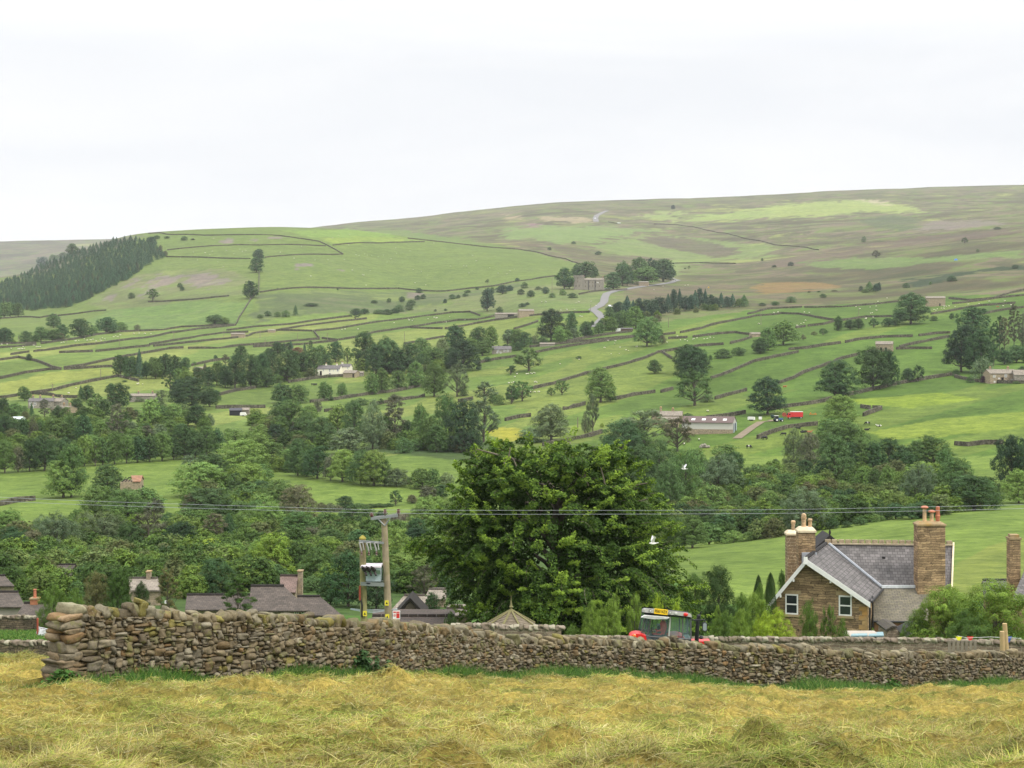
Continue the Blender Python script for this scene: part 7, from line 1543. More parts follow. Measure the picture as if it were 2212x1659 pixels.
# ---- the brown sandstone house at the right
def near_house():
    r = empty('sandstone_house', (0, 0, 0), 'brown sandstone house with white bargeboards, purple slate roof and tall chimneys', 'house')
    v = 'L'
    aL, aR = P3(v, 118, 890, 105.2), P3(v, 915, 880, 103.2); ap = P3(v, 403, 548, 104.5)
    back = Vector((2.35, 7.0, 0))
    z0 = min(h1(aL.x, aL.y), h1(aR.x, aR.y))-.6
    z = aL.z; aR.z = P3(v, 915, 895, 103.2).z
    gl, gr_ = Vector((aL.x, aL.y, z0)), Vector((aR.x, aR.y, z0))
    mb = MB(); mb.slab([gl, gr_, aR, ap, aL], back); mb.obj('wall', M_SAND, r)
    # quoins at the gable's right corner
    t_ = (gr_-gl).normalized(); nf = Vector((t_.y, -t_.x, 0))
    mb = MB(); mq = MB(); zz = z0; k = 0
    while zz < aR.z-.4:
        L = .55 if k % 2 else .34; mb.slab([Vector((aR.x, aR.y, zz))-t_*L+nf*.003, Vector((aR.x, aR.y, zz))+nf*.003, Vector((aR.x, aR.y, zz+.28))+nf*.003, Vector((aR.x, aR.y, zz+.28))-t_*L+nf*.003], nf*.02); 
        mq.slab([Vector((aL.x, aL.y, zz))+nf*.003, Vector((aL.x, aL.y, zz))+t_*L+nf*.003, Vector((aL.x, aL.y, zz+.28))+t_*L+nf*.003, Vector((aL.x, aL.y, zz+.28))+nf*.003], nf*.02)
        zz += .30; k += 1
    M_DR = plain('dressed_sandstone', (.34, .22, .10), .9, .25, 2.5, dirt=(.40, .22, .07, 1)); mb.obj('quoins', M_DR, r); mq.obj('quoins', M_DR, r)
    # wing roof, two slopes
    A = P3(v, 405, 540, 104.0); EL = P3(v, 78, 935, 104.9); ER = P3(v, 940, 905, 102.9)
    rb = Vector((2.75, 7.6, 0)); rf = plate([ER, ER+rb, A+rb, A], M_SLATE, r, 'wing_roof', .14)
    # courses must run along the ridge
    rf.data.uv_layers.remove(rf.data.uv_layers[0]); roof_uv(rf.data, rb.normalized())
    r3 = plate([EL, EL+rb, A+rb, A], M_SLATE, r, 'wing_roof_left', .14); r3.data.uv_layers.remove(r3.data.uv_layers[0]); roof_uv(r3.data, rb.normalized())
    # white bargeboards
    for nm, a, b in (('bargeboard', EL, A), ('bargeboard', ER, A)):
        mb = MB(); dn = Vector((0, 0, -.36)); f_ = nf*.10
        mb.slab([a+f_, b+f_, b+f_+dn, a+f_+dn*.9], nf*.05); mb.obj(nm, M_WHITE, r)
    mb = MB(); mb.slab([A+nf*.16+Vector((-.14, 0, -.35)), A+nf*.16+Vector((.14, 0, -.35)), A+nf*.16+Vector((.12, 0, .12)), A+nf*.16+Vector((-.12, 0, .12))], nf*.04); mb.obj('apex_board', M_WHITE, r)
    mb = MB()
    for u_, (a, b) in ((.35, (EL, A)), (.68, (EL, A)), (.3, (ER, A)), (.62, (ER, A))): 
        p = a.lerp(b, u_)+Vector((0, 0, -.5)); mb.box(p.x-.05, p.x+.05, p.y-.1, p.y+.06, p.z, p.z+.18)
    mb.obj('purlin_ends', M_WHITE, r)
    # ridge of the wing and valley flashing
    mb = MB()
    for i in range(14): mb.tube([A+rb*(i/14+.005)+Vector((0, 0, .03)), A+rb*((i+1)/14-.005)+Vector((0, 0, .03))], .13, 6)
    mb.obj('ridge_tiles', M_SLATE, rf)
    # windows in the gable
    for x0, x1, y0, y1 in ((236, 342, 836, 1003), (680, 786, 848, 1015)):
        u_ = ((x0+x1)/2-118)/(915-118); base = gl.lerp(gr_, u_); dd = base.y; bz = P3(v, x0, y1, dd).z; tz = P3(v, x0, y0, dd).z; W = (x1-x0)*KS*dd/F
        ang = math.atan2(t_.y, t_.x); wo = window(0, 0, 0, W, tz-bz, r, '-y', M_WHITE, (0, 1), .07, .085, None)
        wo.location = (base.x, base.y, bz); wo.rotation_euler = (0, 0, ang); wo.location -= Vector((0, 0, 0))
        wo.location += nf*.0
        ps_ = bpy.data.materials.get('pale_sandstone') or plain('pale_sandstone', (.33, .25, .14), .9, .2, 3)
        mb = MB(); mb.box(-W/2-.12, W/2+.12, -.10, -.004, -.16, -.004); mb.obj('sill', ps_, wo); mb = MB(); mb.box(-W/2-.18, W/2+.18, -.02, -.003, (tz-bz)+.004, (tz-bz)+.24); mb.obj('lintel', ps_, wo)
    # downpipe on the corner
    mb = MB(); c = Vector((aR.x, aR.y, 0))+t_*.14+nf*.02; mb.tube([(c.x, c.y, z0), (c.x, c.y, aR.z+.1), (c.x+.25, c.y+.3, aR.z+.25)], .06, 8); c2 = c+back*.16+t_*.06; mb.tube([(c2.x, c2.y, z0), (c2.x, c2.y, aR.z+.05)], .055, 8)
    g1 = ER+Vector((.08, 0, .02)); mb.tube([g1, g1+rb*.95], .075, 7); mb.obj('downpipe', M_IRON, r)
    # main range
    E0, E1 = P3(v, 1000, 778, 108.6), P3(v, 1605, 790, 108.0); R0, R1 = P3(v, 560, 418, 111.8), P3(v, 1622, 424, 111.0)
    E1.z = E0.z; R1.z = R0.z; EL0 = Vector((R0.x, E0.y+.2, E0.z))
    mr = plate([EL0, E1, R1, R0], M_SLATE, r, 'main_roof', .14); B0 = Vector((R0.x, 2*R0.y-E0.y, E0.z)); B1 = Vector((R1.x, 2*R1.y-E1.y, E1.z)); plate([R0, R1, B1, B0], M_SLATE, r, 'rear_roof', .14, off=(0, .03, 0))
    mb = MB(); n = 19; pl = M_CAP
    for i in range(n):
        a = R0.lerp(R1, i/n+.003); b = R0.lerp(R1, (i+1)/n-.006); mb.box(a.x, b.x, a.y-.08, a.y+.08, a.z+.0, a.z+.30)
    mb.obj('ridge_cresting', M_BUFF, mr)
    mb = MB(); mb.slab([R0+Vector((0, -.2, -.03)), R1+Vector((0, -.2, -.03)), R1+Vector((0, -.24, .06)), R0+Vector((0, -.24, .06))], (0, .1, 0)); mb.obj('ridge_mortar', M_PALECAP, mr)
    q0, q1, q2, q3 = E0+Vector((.2, .15, -.16)), E1+Vector((-.2, .15, -.16)), B1+Vector((-.2, -.15, -.16)), B0+Vector((.2, -.15, -.16))
    mb = MB(); lo = z0; v8 = [Vector((p.x, p.y, lo)) for p in (q0, q1, q2, q3)]+[q0, q1, q2, q3, R0+Vector((.2, 0, -.2)), R1+Vector((-.2, 0, -.2))]
    mb.add(v8, [(0,1,5,4),(1,2,6,9,5),(2,3,7,6),(3,0,4,8,7),(4,5,9,8),(6,7,8,9)]); mb.obj('main_wall', M_SAND, r)
    # right verge coping and white edge
    mb = MB(); mb.slab([E1+Vector((.0, -.1, 0)), R1+Vector((0, 0, .05)), R1+Vector((0, 0, .2)), E1+Vector((0, -.1, .15))], (.11, 0, 0)); mb.slab([R1+Vector((.003, 0, .05)), B1, B1+Vector((0, 0, .2)), R1+Vector((.003, 0, .2))], (.11, 0, 0)); mb.obj('verge_coping', M_PALECAP, mr)
    # valley gutter strip between wing and main roofs
    mb = MB(); a = P3(v, 1028, 785, 108.4); b = P3(v, 590, 432, 110.8); mb.tube([a+Vector((0, -.12, .1)), b+Vector((0, -.2, .14))], .10, 6); mb.obj('valley_flashing', M_LEAD, r)
    mb = MB(); mb.box(P3(v, 1028, 0, 108.4).x, P3(v, 1330, 0, 108.4).x, 108.25, 108.4, E0.z-.02, E0.z+.16); mb.obj('apron_flashing', plain('pale_lead', (.55, .57, .58), .5), r)
    mb = MB(); p = P3(v, 1038, 530, 110.0); mb.box(p.x-.08, p.x+.08, p.y-.55, p.y-.2, p.z-.05, p.z+.08); mb.obj('roof_vent', M_DARK, mr)
    # lean-to
    T0, T1 = P3(v, 1035, 790, 108.3), P3(v, 1420, 792, 108.2); L0, L1 = P3(v, 958, 1056, 104.9), P3(v, 1420, 1058, 104.6); T1.z = T0.z; L1.z = L0.z
    lt = plate([L0, L1, T1, Vector((L0.x+.6, T0.y, T0.z))], M_SLATEG, r, 'lean_to_roof', .12)
    lw = [L0+Vector((.15, .2, -.14)), L1+Vector((-.1, .2, -.14))]
    mb = MB(); mb.slab([Vector((lw[0].x, lw[0].y, z0)), Vector((lw[1].x, lw[1].y, z0)), lw[1], lw[0]], (0, 2.8, 0)); mb.obj('lean_to_wall', plain('warm_render', (.27, .15, .08), .9, .15, 2), r)
    mb = MB(); mb.tube([L0+Vector((0, -.05, -.05)), L1+Vector((0, -.05, -.05))], .07, 7); mb.obj('gutter', M_IRON, lt)
    c = P3(v, 1110, 1165, 105.0); yb = lw[0].y-.003
    mb = MB()
    for x0_ in (-.52, .02): mb.box(c.x+x0_, c.x+x0_+.5, yb-.06, yb, c.z, c.z+.5)
    mb.lathe([(.52, 0), (.52, .06), (.42, .06)], 16, (c.x, yb-.03, c.z+.46)); ow = mb.obj('arched_window', M_WHITE, r)
    mb = MB(); mb.box(c.x-.46, c.x-.06, yb-.07, yb-.062, c.z+.06, c.z+.46); mb.box(c.x+.06, c.x+.46, yb-.07, yb-.062, c.z+.06, c.z+.46); mb.obj('pane', M_GLASS, ow)
    # the far gable peak
    pk = P3(v, 602, 372, 115.5); mb = MB(); a = pk+Vector((-2.4, 0, -2.2)); b = pk+Vector((2.2, 0, -2.0)); mb.slab([a, b, pk], (0, 2.5, 0)); o = mb.obj('far_gable', M_SAND, r)
    mb = MB(); mb.slab([a+Vector((-.2, -.1, -.05)), pk+Vector((0, -.1, .05)), pk+Vector((0, -.1, .25)), a+Vector((-.3, -.1, .12))], (0, 2.8, 0)); mb.slab([pk+Vector((.003, -.11, .05)), b+Vector((.2, -.11, -.05)), b+Vector((.3, -.11, .12)), pk+Vector((.003, -.11, .25))], (0, 2.8, 0)); mb.lathe([(.03, 0), (.09, .2), (.02, .45)], 8, (pk.x, pk.y, pk.z+.2)); mb.obj('gable_slates', M_SLATE, o)
    # chimneys
    def stack(x0, x1, ycap0, ytop, ybot, d, dep, pots, mt, capm, cname='chimney'):
        a, b = P3(v, x0, ytop, d), P3(v, x1, ybot, d); X0, X1 = a.x, b.x; zt = a.z; zb = b.z-1.2
        mb = MB(); mb.box(X0, X1, d, d+dep, zb, zt); c = mb.obj(cname, mt, r)
        zc = P3(v, 0, ycap0, d).z; hc_ = zc-zt
        mb = MB(); mb.box(X0-.06, X1+.06, d-.06, d+dep+.06, zt+.003, zt+hc_*.4); i_ = (X1-X0)*.12
        vs = [(X0-.05, d-.05, zt+hc_*.4+.003), (X1+.05, d-.05, zt+hc_*.4+.003), (X1+.05, d+dep+.05, zt+hc_*.4+.003), (X0-.05, d+dep+.05, zt+hc_*.4+.003), (X0+i_, d+.15, zc), (X1-i_, d+.15, zc), (X1-i_, d+dep-.15, zc), (X0+i_, d+dep-.15, zc)]
        mb.add(vs, [(3,2,1,0),(4,5,6,7),(0,1,5,4),(1,2,6,5),(2,3,7,6),(3,0,4,7)]); mb.obj('cap', capm, c)
        for cx, yt, kind in pots:
            p = P3(v, cx, yt, d+dep/2); zt2 = P3(v, cx, yt, d+dep/2).z; hh = zt2-zc+.05; X = P3(v, cx, yt, d+dep/2).x
            rr = .13 if kind != 'b' else .15; mb = MB(); Y = d+dep/2; zc_ = zc-.05
            if kind == 'crown':
                mb.lathe([(.17, 0), (rr, .06), (rr*.95, hh*.82), (rr*1.1, hh*.84)], 12, (X, Y, zc_)); po = mb.obj('chimney_pot', M_BUFFPOT, c); mb = MB(); mb.lathe([(.2, 0), (.26, .05), (.22, .12), (.12, .16)], 12, (X, Y, zc_+hh*.84+.002)); mb.obj('crown_top', M_TCOTTA, po)
            elif kind == 'red': mb.lathe([(.12, 0), (.17, hh*.4), (.14, hh*.45), (.13, hh*.95), (.10, hh)], 12, (X, Y, zc_)); mb.obj('chimney_pot', M_TCOTTA, c)
            elif kind == 'dome':
                mb.lathe([(.19, 0), (.15, .08), (.15, hh*.62), (.19, hh*.64), (.19, hh*.68), (.15, hh*.70), (.19, hh*.74), (.15, hh*.78), (.17, hh*.86), (.12, hh*.96), (.04, hh)], 12, (X, Y, zc_)); mb.obj('chimney_pot', M_BUFFPOT, c)
            else: mb.lathe([(.15, 0), (.12, .06), (.12, hh*.7), (.16, hh*.74), (.16, hh*.8), (.12, hh*.83), (.16, hh*.88), (.16, hh*.94), (.10, hh)], 12, (X, Y, zc_)); mb.obj('chimney_pot', M_BUFFPOT, c)
        return c
    stack(1332, 1560, 238, 272, 775, 107.6, 1.1, [(1388, 103, 'crown'), (1447, 144, 'crown'), (1497, 108, 'red')], M_SAND, M_CAP)
    stack(250, 338, 312, 348, 655, 109.5, .9, [(298, 226, 'b')], stone_wall_mat('pale_pointed_stone', (.24, .18, .11), (.19, .14, .09), (.50, .43, .30), 2.2, 4.5), M_PALECAP)
    stack(344, 482, 284, 326, 555, 106.8, 1.0, [(385, 166, 'dome'), (438, 210, 'b')], M_SAND, M_PALECAP)
    mb = MB(); a, b = P3(v, 370, 492, 106.7), P3(v, 484, 560, 106.7); mb.box(a.x, b.x+.05, 106.6, 107.9, b.z-.2, a.z); mb.obj('lead_apron', M_LEAD, r)
near_house()
# the neighbour at the right edge
r = village_house('slate-roofed stone house cut by the right edge of the picture', 'L', (1870,722), (2260,724), (1880,868), (2300,868), 113, 3.6, M_SLATE, M_SAND)
v = 'L'; a, b = P3(v, 2097, 385, 112.5), P3(v, 2184, 760, 112.5)
mb = MB(); mb.box(a.x, b.x, 112.5, 113.3, b.z-1, a.z); c = mb.obj('tall_chimney', M_SAND, r); mb = MB(); z_ = P3(v, 0, 345, 112.5).z; mb.box(a.x-.06, b.x+.06, 112.44, 113.36, a.z+.003, a.z+.14); mb.box(a.x+.06, b.x-.06, 112.55, 113.2, a.z+.142, z_); mb.obj('cap', M_CAP, c)
r2 = village_house('steep slate gable at the bottom right edge behind the leafy tree', 'L', (2215,640), (2330,640), (2110,870), (2330,900), 109, 3.0, M_SLATE, M_SAND, 'gabled_wing')

# ---- garden walls beyond the near wall
def rubble_wall(name, label, pts_top, d_of, hgt_extra, mat, thick=.42, cope=True, lump=.04, copem=None):
    """mortared wall following measured top points (view x, y, distance)"""
    r_ = random.Random(len(label)); P = [P3(*q) for q in pts_top]; line = []
    for a, b in zip(P, P[1:]):
        n = max(1, int((b-a).length/.35)); line += [a.lerp(b, i/n) for i in range(n)]
    line.append(P[-1]); o_root = empty(name, (0, 0, 0), label, 'stone wall'); o_root['kind'] = 'thing'
    mb = MB(); n = len(line)
    for i, p in enumerate(line):
        g = h1(p.x, p.y)-.5; top = p.z-.12+r_.uniform(-lump, lump)*.4
        for yy, zz in ((-thick/2-.05, g), (-thick/2, top), (thick/2, top), (thick/2+.05, g)): mb.v.append((p.x, p.y+yy, zz))
    for i in range(n-1):
        for j in range(3): mb.f.append((i*4+j, i*4+j+1, i*4+j+5, i*4+j+4)); mb.m.append(0)
    mb.f += [(0, 1, 2, 3), ((n-1)*4+3, (n-1)*4+2, (n-1)*4+1, (n-1)*4)]; mb.m += [0, 0]; mb.obj('wall_face', mat, o_root)
    VV, QQ, CC, nv = [], [], [], 0; s = 0; L = [0]
    for a, b in zip(line, line[1:]): L.append(L[-1]+(b-a).length)
    ax = np.array(L); X = np.array([p.x for p in line]); Y = np.array([p.y for p in line]); Z = np.array([p.z for p in line])
    while s < L[-1]:
        w_ = r_.uniform(.14, .34); c = np.array((np.interp(s+w_/2, ax, X), np.interp(s+w_/2, ax, Y), np.interp(s+w_/2, ax, Z)-.09))
        V = stone_verts((w_/2*1.03, thick/2+.03, .11*r_.uniform(.8, 1.2)), np.eye(3), c, r_, .7); VV.append(V); QQ.append(BQ+nv); nv += len(V); q = r_.choice([(.21,.18,.14),(.16,.13,.10),(.27,.25,.19),(.13,.11,.08)]); CC.append(np.tile(q, (len(V), 1))); s += w_
    link('coping_stones', np_mesh('coping', np.concatenate(VV), np.concatenate(QQ), M_STONE, dict(tint=np.concatenate(CC)), smooth=True), o_root)
    return o_root
M_LICH = stone_wall_mat('lichened_rubble', (.23, .185, .14), (.15, .12, .09), (.33, .30, .23), 3.2, 6.5, .8)
rubble_wall('garden_wall', 'lichen-spotted garden wall running behind the red tractor to the right edge', [('K',470,962,82),('K',1000,966,81),('L',0,1196,80),('L',700,1196,79.5),('L',1500,1206,79),('L',2300,1226,79)], 80, 0, M_LICH)
rubble_wall('garden_wall', 'short lichen-spotted wall in front of the summerhouse roof', [('J',1640,858,78),('J',2212,876,78),('K',452,880,78)], 86, 0, M_LICH)
M_DSW = stone_wall_mat('dark_rubble', (.16, .13, .09), (.10, .085, .06), (.035, .03, .022), 4.0, 7.0, 1.0)
rubble_wall('paddock_wall', 'dark dry stone wall behind the left paddock, the farther of two', [('I',-160,796,111),('I',200,792,111),('I',450,812,110),('I',600,820,109)], 110, 0, M_DSW, lump=.1)
rubble_wall('paddock_wall', 'dark dry stone wall at the edge of the hay, the nearer of two', [('I',-160,1008,79),('I',150,1004,79),('I',440,1006,79),('I',620,1010,79)], 79, 0, M_DSW, lump=.1)

# ---- summerhouse
def summerhouse():
    ap = P3('K', 37, 752, 83); e = P3('K', 37, 866, 83); R_ = 1.3; zt = ap.z; zb = e.z-.05
    r = empty('summerhouse', (ap.x, ap.y, 0), 'octagonal timber summerhouse roof with pointed finial below the big beech', 'summerhouse')
    M_SH = plain('silvered_shingle', (.17, .14, .10), .9, .25, 5); M_LEADC = plain('mossy_ridge', (.17, .155, .07), .9)
    mb = MB(); n = 8; rows = 12
    for i in range(n):
        q0, q1 = 2*math.pi*(i+.5)/n, 2*math.pi*(i+1.5)/n
        for k in range(rows):
            t0, t1 = k/rows, (k+1)/rows
            r0, r1 = R_*(1-t0)+.03, R_*(1-t1)+.02; z0_, z1_ = zb+(zt-zb)*t0+.035, zb+(zt-zb)*t1
            mb.add([(r0*math.cos(q0), r0*math.sin(q0), z0_), (r0*math.cos(q1), r0*math.sin(q1), z0_), (r1*math.cos(q1), r1*math.sin(q1), z1_), (r1*math.cos(q0), r1*math.sin(q0), z1_),
                    (r0*math.cos(q0), r0*math.sin(q0), z0_-.035), (r0*math.cos(q1), r0*math.sin(q1), z0_-.035)], [(0,1,2,3),(4,5,1,0)])
    rf = mb.obj('roof', M_SH, r)
    mb = MB()
    for i in range(n):
        q = 2*math.pi*(i+.5)/n; mb.tube([(R_*math.cos(q)*1.01, R_*math.sin(q)*1.01, zb+.05), (0, 0, zt+.05)], .06, 5)
    mb.obj('hip_rolls', M_LEADC, rf)
    mb = MB(); mb.lathe([(.20, 0), (.14, .06), (.07, .1), (.055, .18), (.10, .24), (.06, .32), (.02, .6), (.008, .85)], 10, (0, 0, zt-.05)); mb.obj('finial', M_LEADC, r)
    g = h1(ap.x, ap.y); mb = MB()
    for i in range(n):
        q0 = 2*math.pi*(i+.5)/n; rr = R_*.86; mb.tube([(rr*math.cos(q0), rr*math.sin(q0), g-.3), (rr*math.cos(q0), rr*math.sin(q0), zb+.1)], .09, 6)
    mb.lathe([(R_*.84, g-.3), (R_*.84, zb-.9)], 8, (0, 0, 0), 0, math.pi/8); mb.obj('timber_walls', M_SH, r)
summerhouse()

# ---- pole-mounted transformer
def transformer():
    d = 84.0; M_POL = plain('greenish_pole', (.235, .215, .095), .9, .22, 2.5, dirt=(.17, .13, .08, 1)); M_GALV = plain('galvanised_steel', (.27, .28, .285), .45, .1, 6, .5, .4)
    M_TANK = plain('pale_blue_grey_paint', (.36, .43, .45), .45, .06, 2); M_INS = plain('brown_porcelain', (.09, .035, .025), .3, .1, 2, .6)
    xl, xr = P3('J', 906, 0, d).x, P3('J', 1088, 0, d).x; g = h1(xl, d); top_l = P3('J', 906, 158, d).z; top_r = P3('F', 1082, 1312, d).z
    r = empty('pole_transformer', (0, 0, 0), 'two-pole timber electricity support carrying a grey transformer behind the wall', 'electricity pole')
    mb = MB(); mb.tube([(xl+.10, d, g-.5), (xl, d, top_l)], [.19, .165], 12); p1 = mb.obj('pole', M_POL, r); mb = MB(); mb.lathe([(.19, 0), (.17, .08), (.03, .2)], 10, (xl, d, top_l)); mb.obj('pole_cap', plain('mossy_cap', (.28, .24, .05), .9), p1)
    mb = MB(); mb.tube([(xr+.30, d, g-.5), (xr-.02, d, top_r)], [.205, .155], 12); p2 = mb.obj('pole', plain('weathered_pole_grey', (.27, .22, .145), .9, .2, 2.5, dirt=(.21, .19, .08, 1)), r)
    # top crossarm, slightly tilted, with V braces
    a, b = P3('F', 978, 1315, d), P3('F', 1204, 1288, d); mb = MB()
    for s in (-.2, .2): mb.slab([a+Vector((0, s-.04, -.06)), b+Vector((0, s-.04, -.06)), b+Vector((0, s-.04, .07)), a+Vector((0, s-.04, .07))], (0, .08, 0))
    mb.tube([P3('F', 1040, 1318, d)+Vector((0, -.2, 0)), P3('F', 1090, 1370, d)+Vector((0, -.17, 0))], .035, 6); mb.tube([P3('F', 1140, 1305, d)+Vector((0, -.2, 0)), P3('F', 1096, 1370, d)+Vector((0, -.17, 0))], .035, 6)
    mb.obj('crossarm', M_GALV, r)
    for cx, y0, y1 in ((981, 1308, 1264), (1093, 1285, 1238), (1204, 1285, 1236)):
        mb = MB(); p = P3('F', cx, y0, d); h_ = P3('F', cx, y1, d).z-p.z; mb.lathe([(.03, -.1), (.03, .05), (.12, .06), (.05, h_*.3), (.13, h_*.4), (.05, h_*.55), (.11, h_*.65), (.06, h_*.8), (.07, h_)], 10, tuple(p)); mb.obj('insulator', M_INS, r)
    # fuse arm between the poles
    a, b = P3('J', 880, 172, d), P3('J', 1085, 188, d); mb = MB(); mb.slab([a+Vector((0, -.25, -.05)), b+Vector((0, -.25, -.05)), b+Vector((0, -.25, .06)), a+Vector((0, -.25, .06))], (0, .07, 0)); mb.obj('fuse_arm', M_GALV, r)
    for cx in (885, 945, 1008):
        p = P3('J', cx, 185, d)+Vector((0, -.35, 0)); mb = MB(); mb.tube([p, p+Vector((.12, 0, -.42))], .045, 7); mb.tube([p+Vector((.18, -.05, .02)), p+Vector((.24, -.05, -.34))], .03, 6); mb.tube([p+Vector((0, 0, 0)), p+Vector((.2, 0, .04))], .03, 6); f_ = mb.obj('fuse', plain('pale_porcelain', (.34, .33, .31), .3) if 'pale_porcelain' not in bpy.data.materials else bpy.data.materials['pale_porcelain'], r)
        mb = MB(); mb.lathe([(.06, 0), (.03, .06), (.06, .12), (.03, .18), (.05, .24)], 8, tuple(p+Vector((.12, 0, -.62)))); mb.obj('fuse_foot', M_INS, f_)
    # tank on its platform
    x0, x1 = P3('J', 937, 0, d).x, P3('J', 1060, 0, d).x; zt = P3('J', 0, 392, d-.4).z; zb = P3('J', 0, 512, d-.4).z; zm = zb+(zt-zb)*.52; y0 = d-.45; y1 = d+.45
    mb = MB(); xo = x0-.18
    mb.add([(x0, y0+.12, zb), (x1, y0+.12, zb), (x1, y1, zb), (x0, y1, zb), (x0, y0+.12, zm), (x1, y0+.12, zm), (xo, y0-.22, zm+.25), (x1, y0-.22, zm+.25), (xo, y0-.22, zt), (x1, y0-.22, zt), (xo, y1, zt), (x1, y1, zt), (xo, y1, zm+.2), (x0, y1, zm)],
       [(3,2,1,0),(0,1,5,4),(4,5,7,6),(6,7,9,8),(8,9,11,10),(1,2,11,9,7,5),(2,3,13,12,10,11),(0,4,6,8,10,12,13,3)]); tk = mb.obj('transformer_tank', M_TANK, r)
    mb = MB(); mb.box(xo-.05, x1+.05, y0-.27, y1+.05, zt+.003, zt+.09); mb.obj('tank_lid', plain('pale_mauve_lid', (.55, .50, .53), .5), tk)
    for cx in (925, 962, 1002):
        p = P3('J', cx, 418, d-.68); mb = MB(); mb.tube([p, p+Vector((-.05, -.14, .10))], .11, 8); mb.tube([p+Vector((-.05, -.14, .10)), p+Vector((-.12, -.3, .22))], [.08, .06], 8); mb.tube([p+Vector((.05, -.1, -.1)), p+Vector((.12, -.26, -.22))], [.07, .05], 8); mb.obj('bushing', plain('black_bushing', (.03, .022, .022), .35) if 'black_bushing' not in bpy.data.materials else bpy.data.materials['black_bushing'], tk)
    a, b = P3('J', 897, 518, d), P3('J', 1092, 526, d); mb = MB()
    for s in (-.5, .3): mb.slab([a+Vector((0, s, -.09)), b+Vector((0, s, -.09)), b+Vector((0, s, .09)), a+Vector((0, s, .09))], (0, .08, 0))
    mb.slab([a+Vector((.3, -.5, -.02)), a+Vector((.5, -.5, -.02)), a+Vector((.5, -.5, .05)), a+Vector((.3, -.5, .05))], (0, .85, 0)); mb.obj('platform', M_GALV, r)
    # cable, plates, lower wires
    mb = MB(); mb.tube([P3('J', 890, 560, d)+Vector((-.02, -.22, 0)), P3('J', 893, 620, d)+Vector((-.05, -.22, 0)), P3('J', 905, 700, d)+Vector((0, -.22, 0)), P3('J', 905, 800, d)+Vector((0, -.22, 0))], .05, 7); mb.obj('cable', M_IRON, r)
    mb = MB(); 
    for y_ in (560, 600, 640): p = P3('J', 888, y_, d); mb.box(p.x-.05, p.x+.05, d-.3, d-.2, p.z-.12, p.z+.12)
    mb.obj('cable_cleats', M_RUST, r)
    for vx, vy in ((1110, 683), (1114, 797), (928, 770)):
        p = P3('J', vx, vy, d); mb = MB(); mb.box(p.x-.10, p.x+.10, d-.24, d-.205, p.z-.13, p.z+.13); o = mb.obj('warning_plate', plain('yellow_plate', (.70, .58, .05), .6) if 'yellow_plate' not in bpy.data.materials else bpy.data.materials['yellow_plate'], r)
        mb = MB(); mb.add([(p.x-.06, d-.245, p.z-.06), (p.x+.06, d-.245, p.z-.06), (p.x, d-.245, p.z+.07)], [(0, 1, 2)]); mb.obj('warning_triangle', M_IRON, o)
    mb = MB()
    for k in range(4):
        a = P3('J', 806, 734+3*k, d+.4*k); b = P3('J', 1195, 742-2*k, d+.4*k); m_ = (a+b)/2+Vector((0, 0, -.04-.05*k)); mb.tube([a, a.lerp(m_, .5)+Vector((0, 0, -.03)), m_, m_.lerp(b, .5), b], .012, 4)
    mb.obj('stay_wires', plain('stay_wire', (.30, .36, .38), .5), r)
    return d
dT = transformer()
M_WIRE = plain('aluminium_wire', (.30, .32, .33), .45, .05, 1, .4)
for i, (lab, fx, dy, dd) in enumerate([('upper thin overhead wire passing left to right across the picture', 1093, 0, 0.0), ('lower thin overhead wire passing left to right across the picture', 981, 8.5, -1.0)]):
    top = P3('F', fx, 1240 if i == 0 else 1268, dT)
    if i == 1: top = P3('F', 1093, 1271, dT-1)
    pts = []
    PXY = [(-260, 1056+dy), (0, 1074+dy), (300, 1086+dy*.95), (600, 1095+dy*.9), (831, 1101.5+dy*.8), (1100, 1102.5+dy), (1350, 1102.5+dy*.95), (1660, 1101+dy*.95), (1950, 1096+dy), (2212, 1090+dy), (2500, 1081+dy)]
    xs_ = [a for a, b in PXY]
    for q in np.linspace(-260, 2500, 60):
        y_ = float(pchip(xs_, [b for a, b in PXY], np.array([q]))[0]); dq = dT+dd; pts.append(((q-CX)/F*dq, dq, (HY-y_)/F*dq))
    mb = MB(); mb.tube(pts, .0085, 5); o = mb.obj('overhead_wire', M_WIRE); prop(o, lab, 'wire', 'overhead electricity wires')
# a red and white notice on a stake behind the wall
a = P3('J', 1188, 790, 62); r = empty('notice', gz(a), 'small white and red notice on a stake behind the near wall', 'sign'); zz = a.z-r.location.z
mb = MB(); mb.tube([(0, 0, -.2), (0, 0, zz+.1)], .03, 6); mb.obj('stake', M_POLE, r); mb = MB(); mb.box(-.14, .14, -.06, -.035, zz-.14, zz+.18); bd = mb.obj('board', plain('white_board', (.75, .72, .70), .5), r)
mb = MB(); mb.box(.0, .12, -.066, -.061, zz-.10, zz+.08); mb.box(-.12, -.02, -.066, -.061, zz+.10, zz+.15); mb.box(.0, .12, -.066, -.061, zz+.10, zz+.15); mb.obj('red_panel', M_RED, bd)
mb = MB()
for q in range(12):
    q0, q1 = q*math.pi/6, (q+1)*math.pi/6; c = (-.07, zz); mb.add([(c[0]+.045*math.cos(q0), -.067, c[1]+.045*math.sin(q0)), (c[0]+.045*math.cos(q1), -.067, c[1]+.045*math.sin(q1)), (c[0]+.03*math.cos(q1), -.067, c[1]+.03*math.sin(q1)), (c[0]+.03*math.cos(q0), -.067, c[1]+.03*math.sin(q0))], [(0,1,2,3)])
mb.slab([(-.10, -.067, zz+.02), (-.09, -.067, zz+.03), (-.04, -.067, zz-.02), (-.05, -.067, zz-.03)], (0, -.002, 0)); mb.obj('prohibition_ring', M_RED, bd)
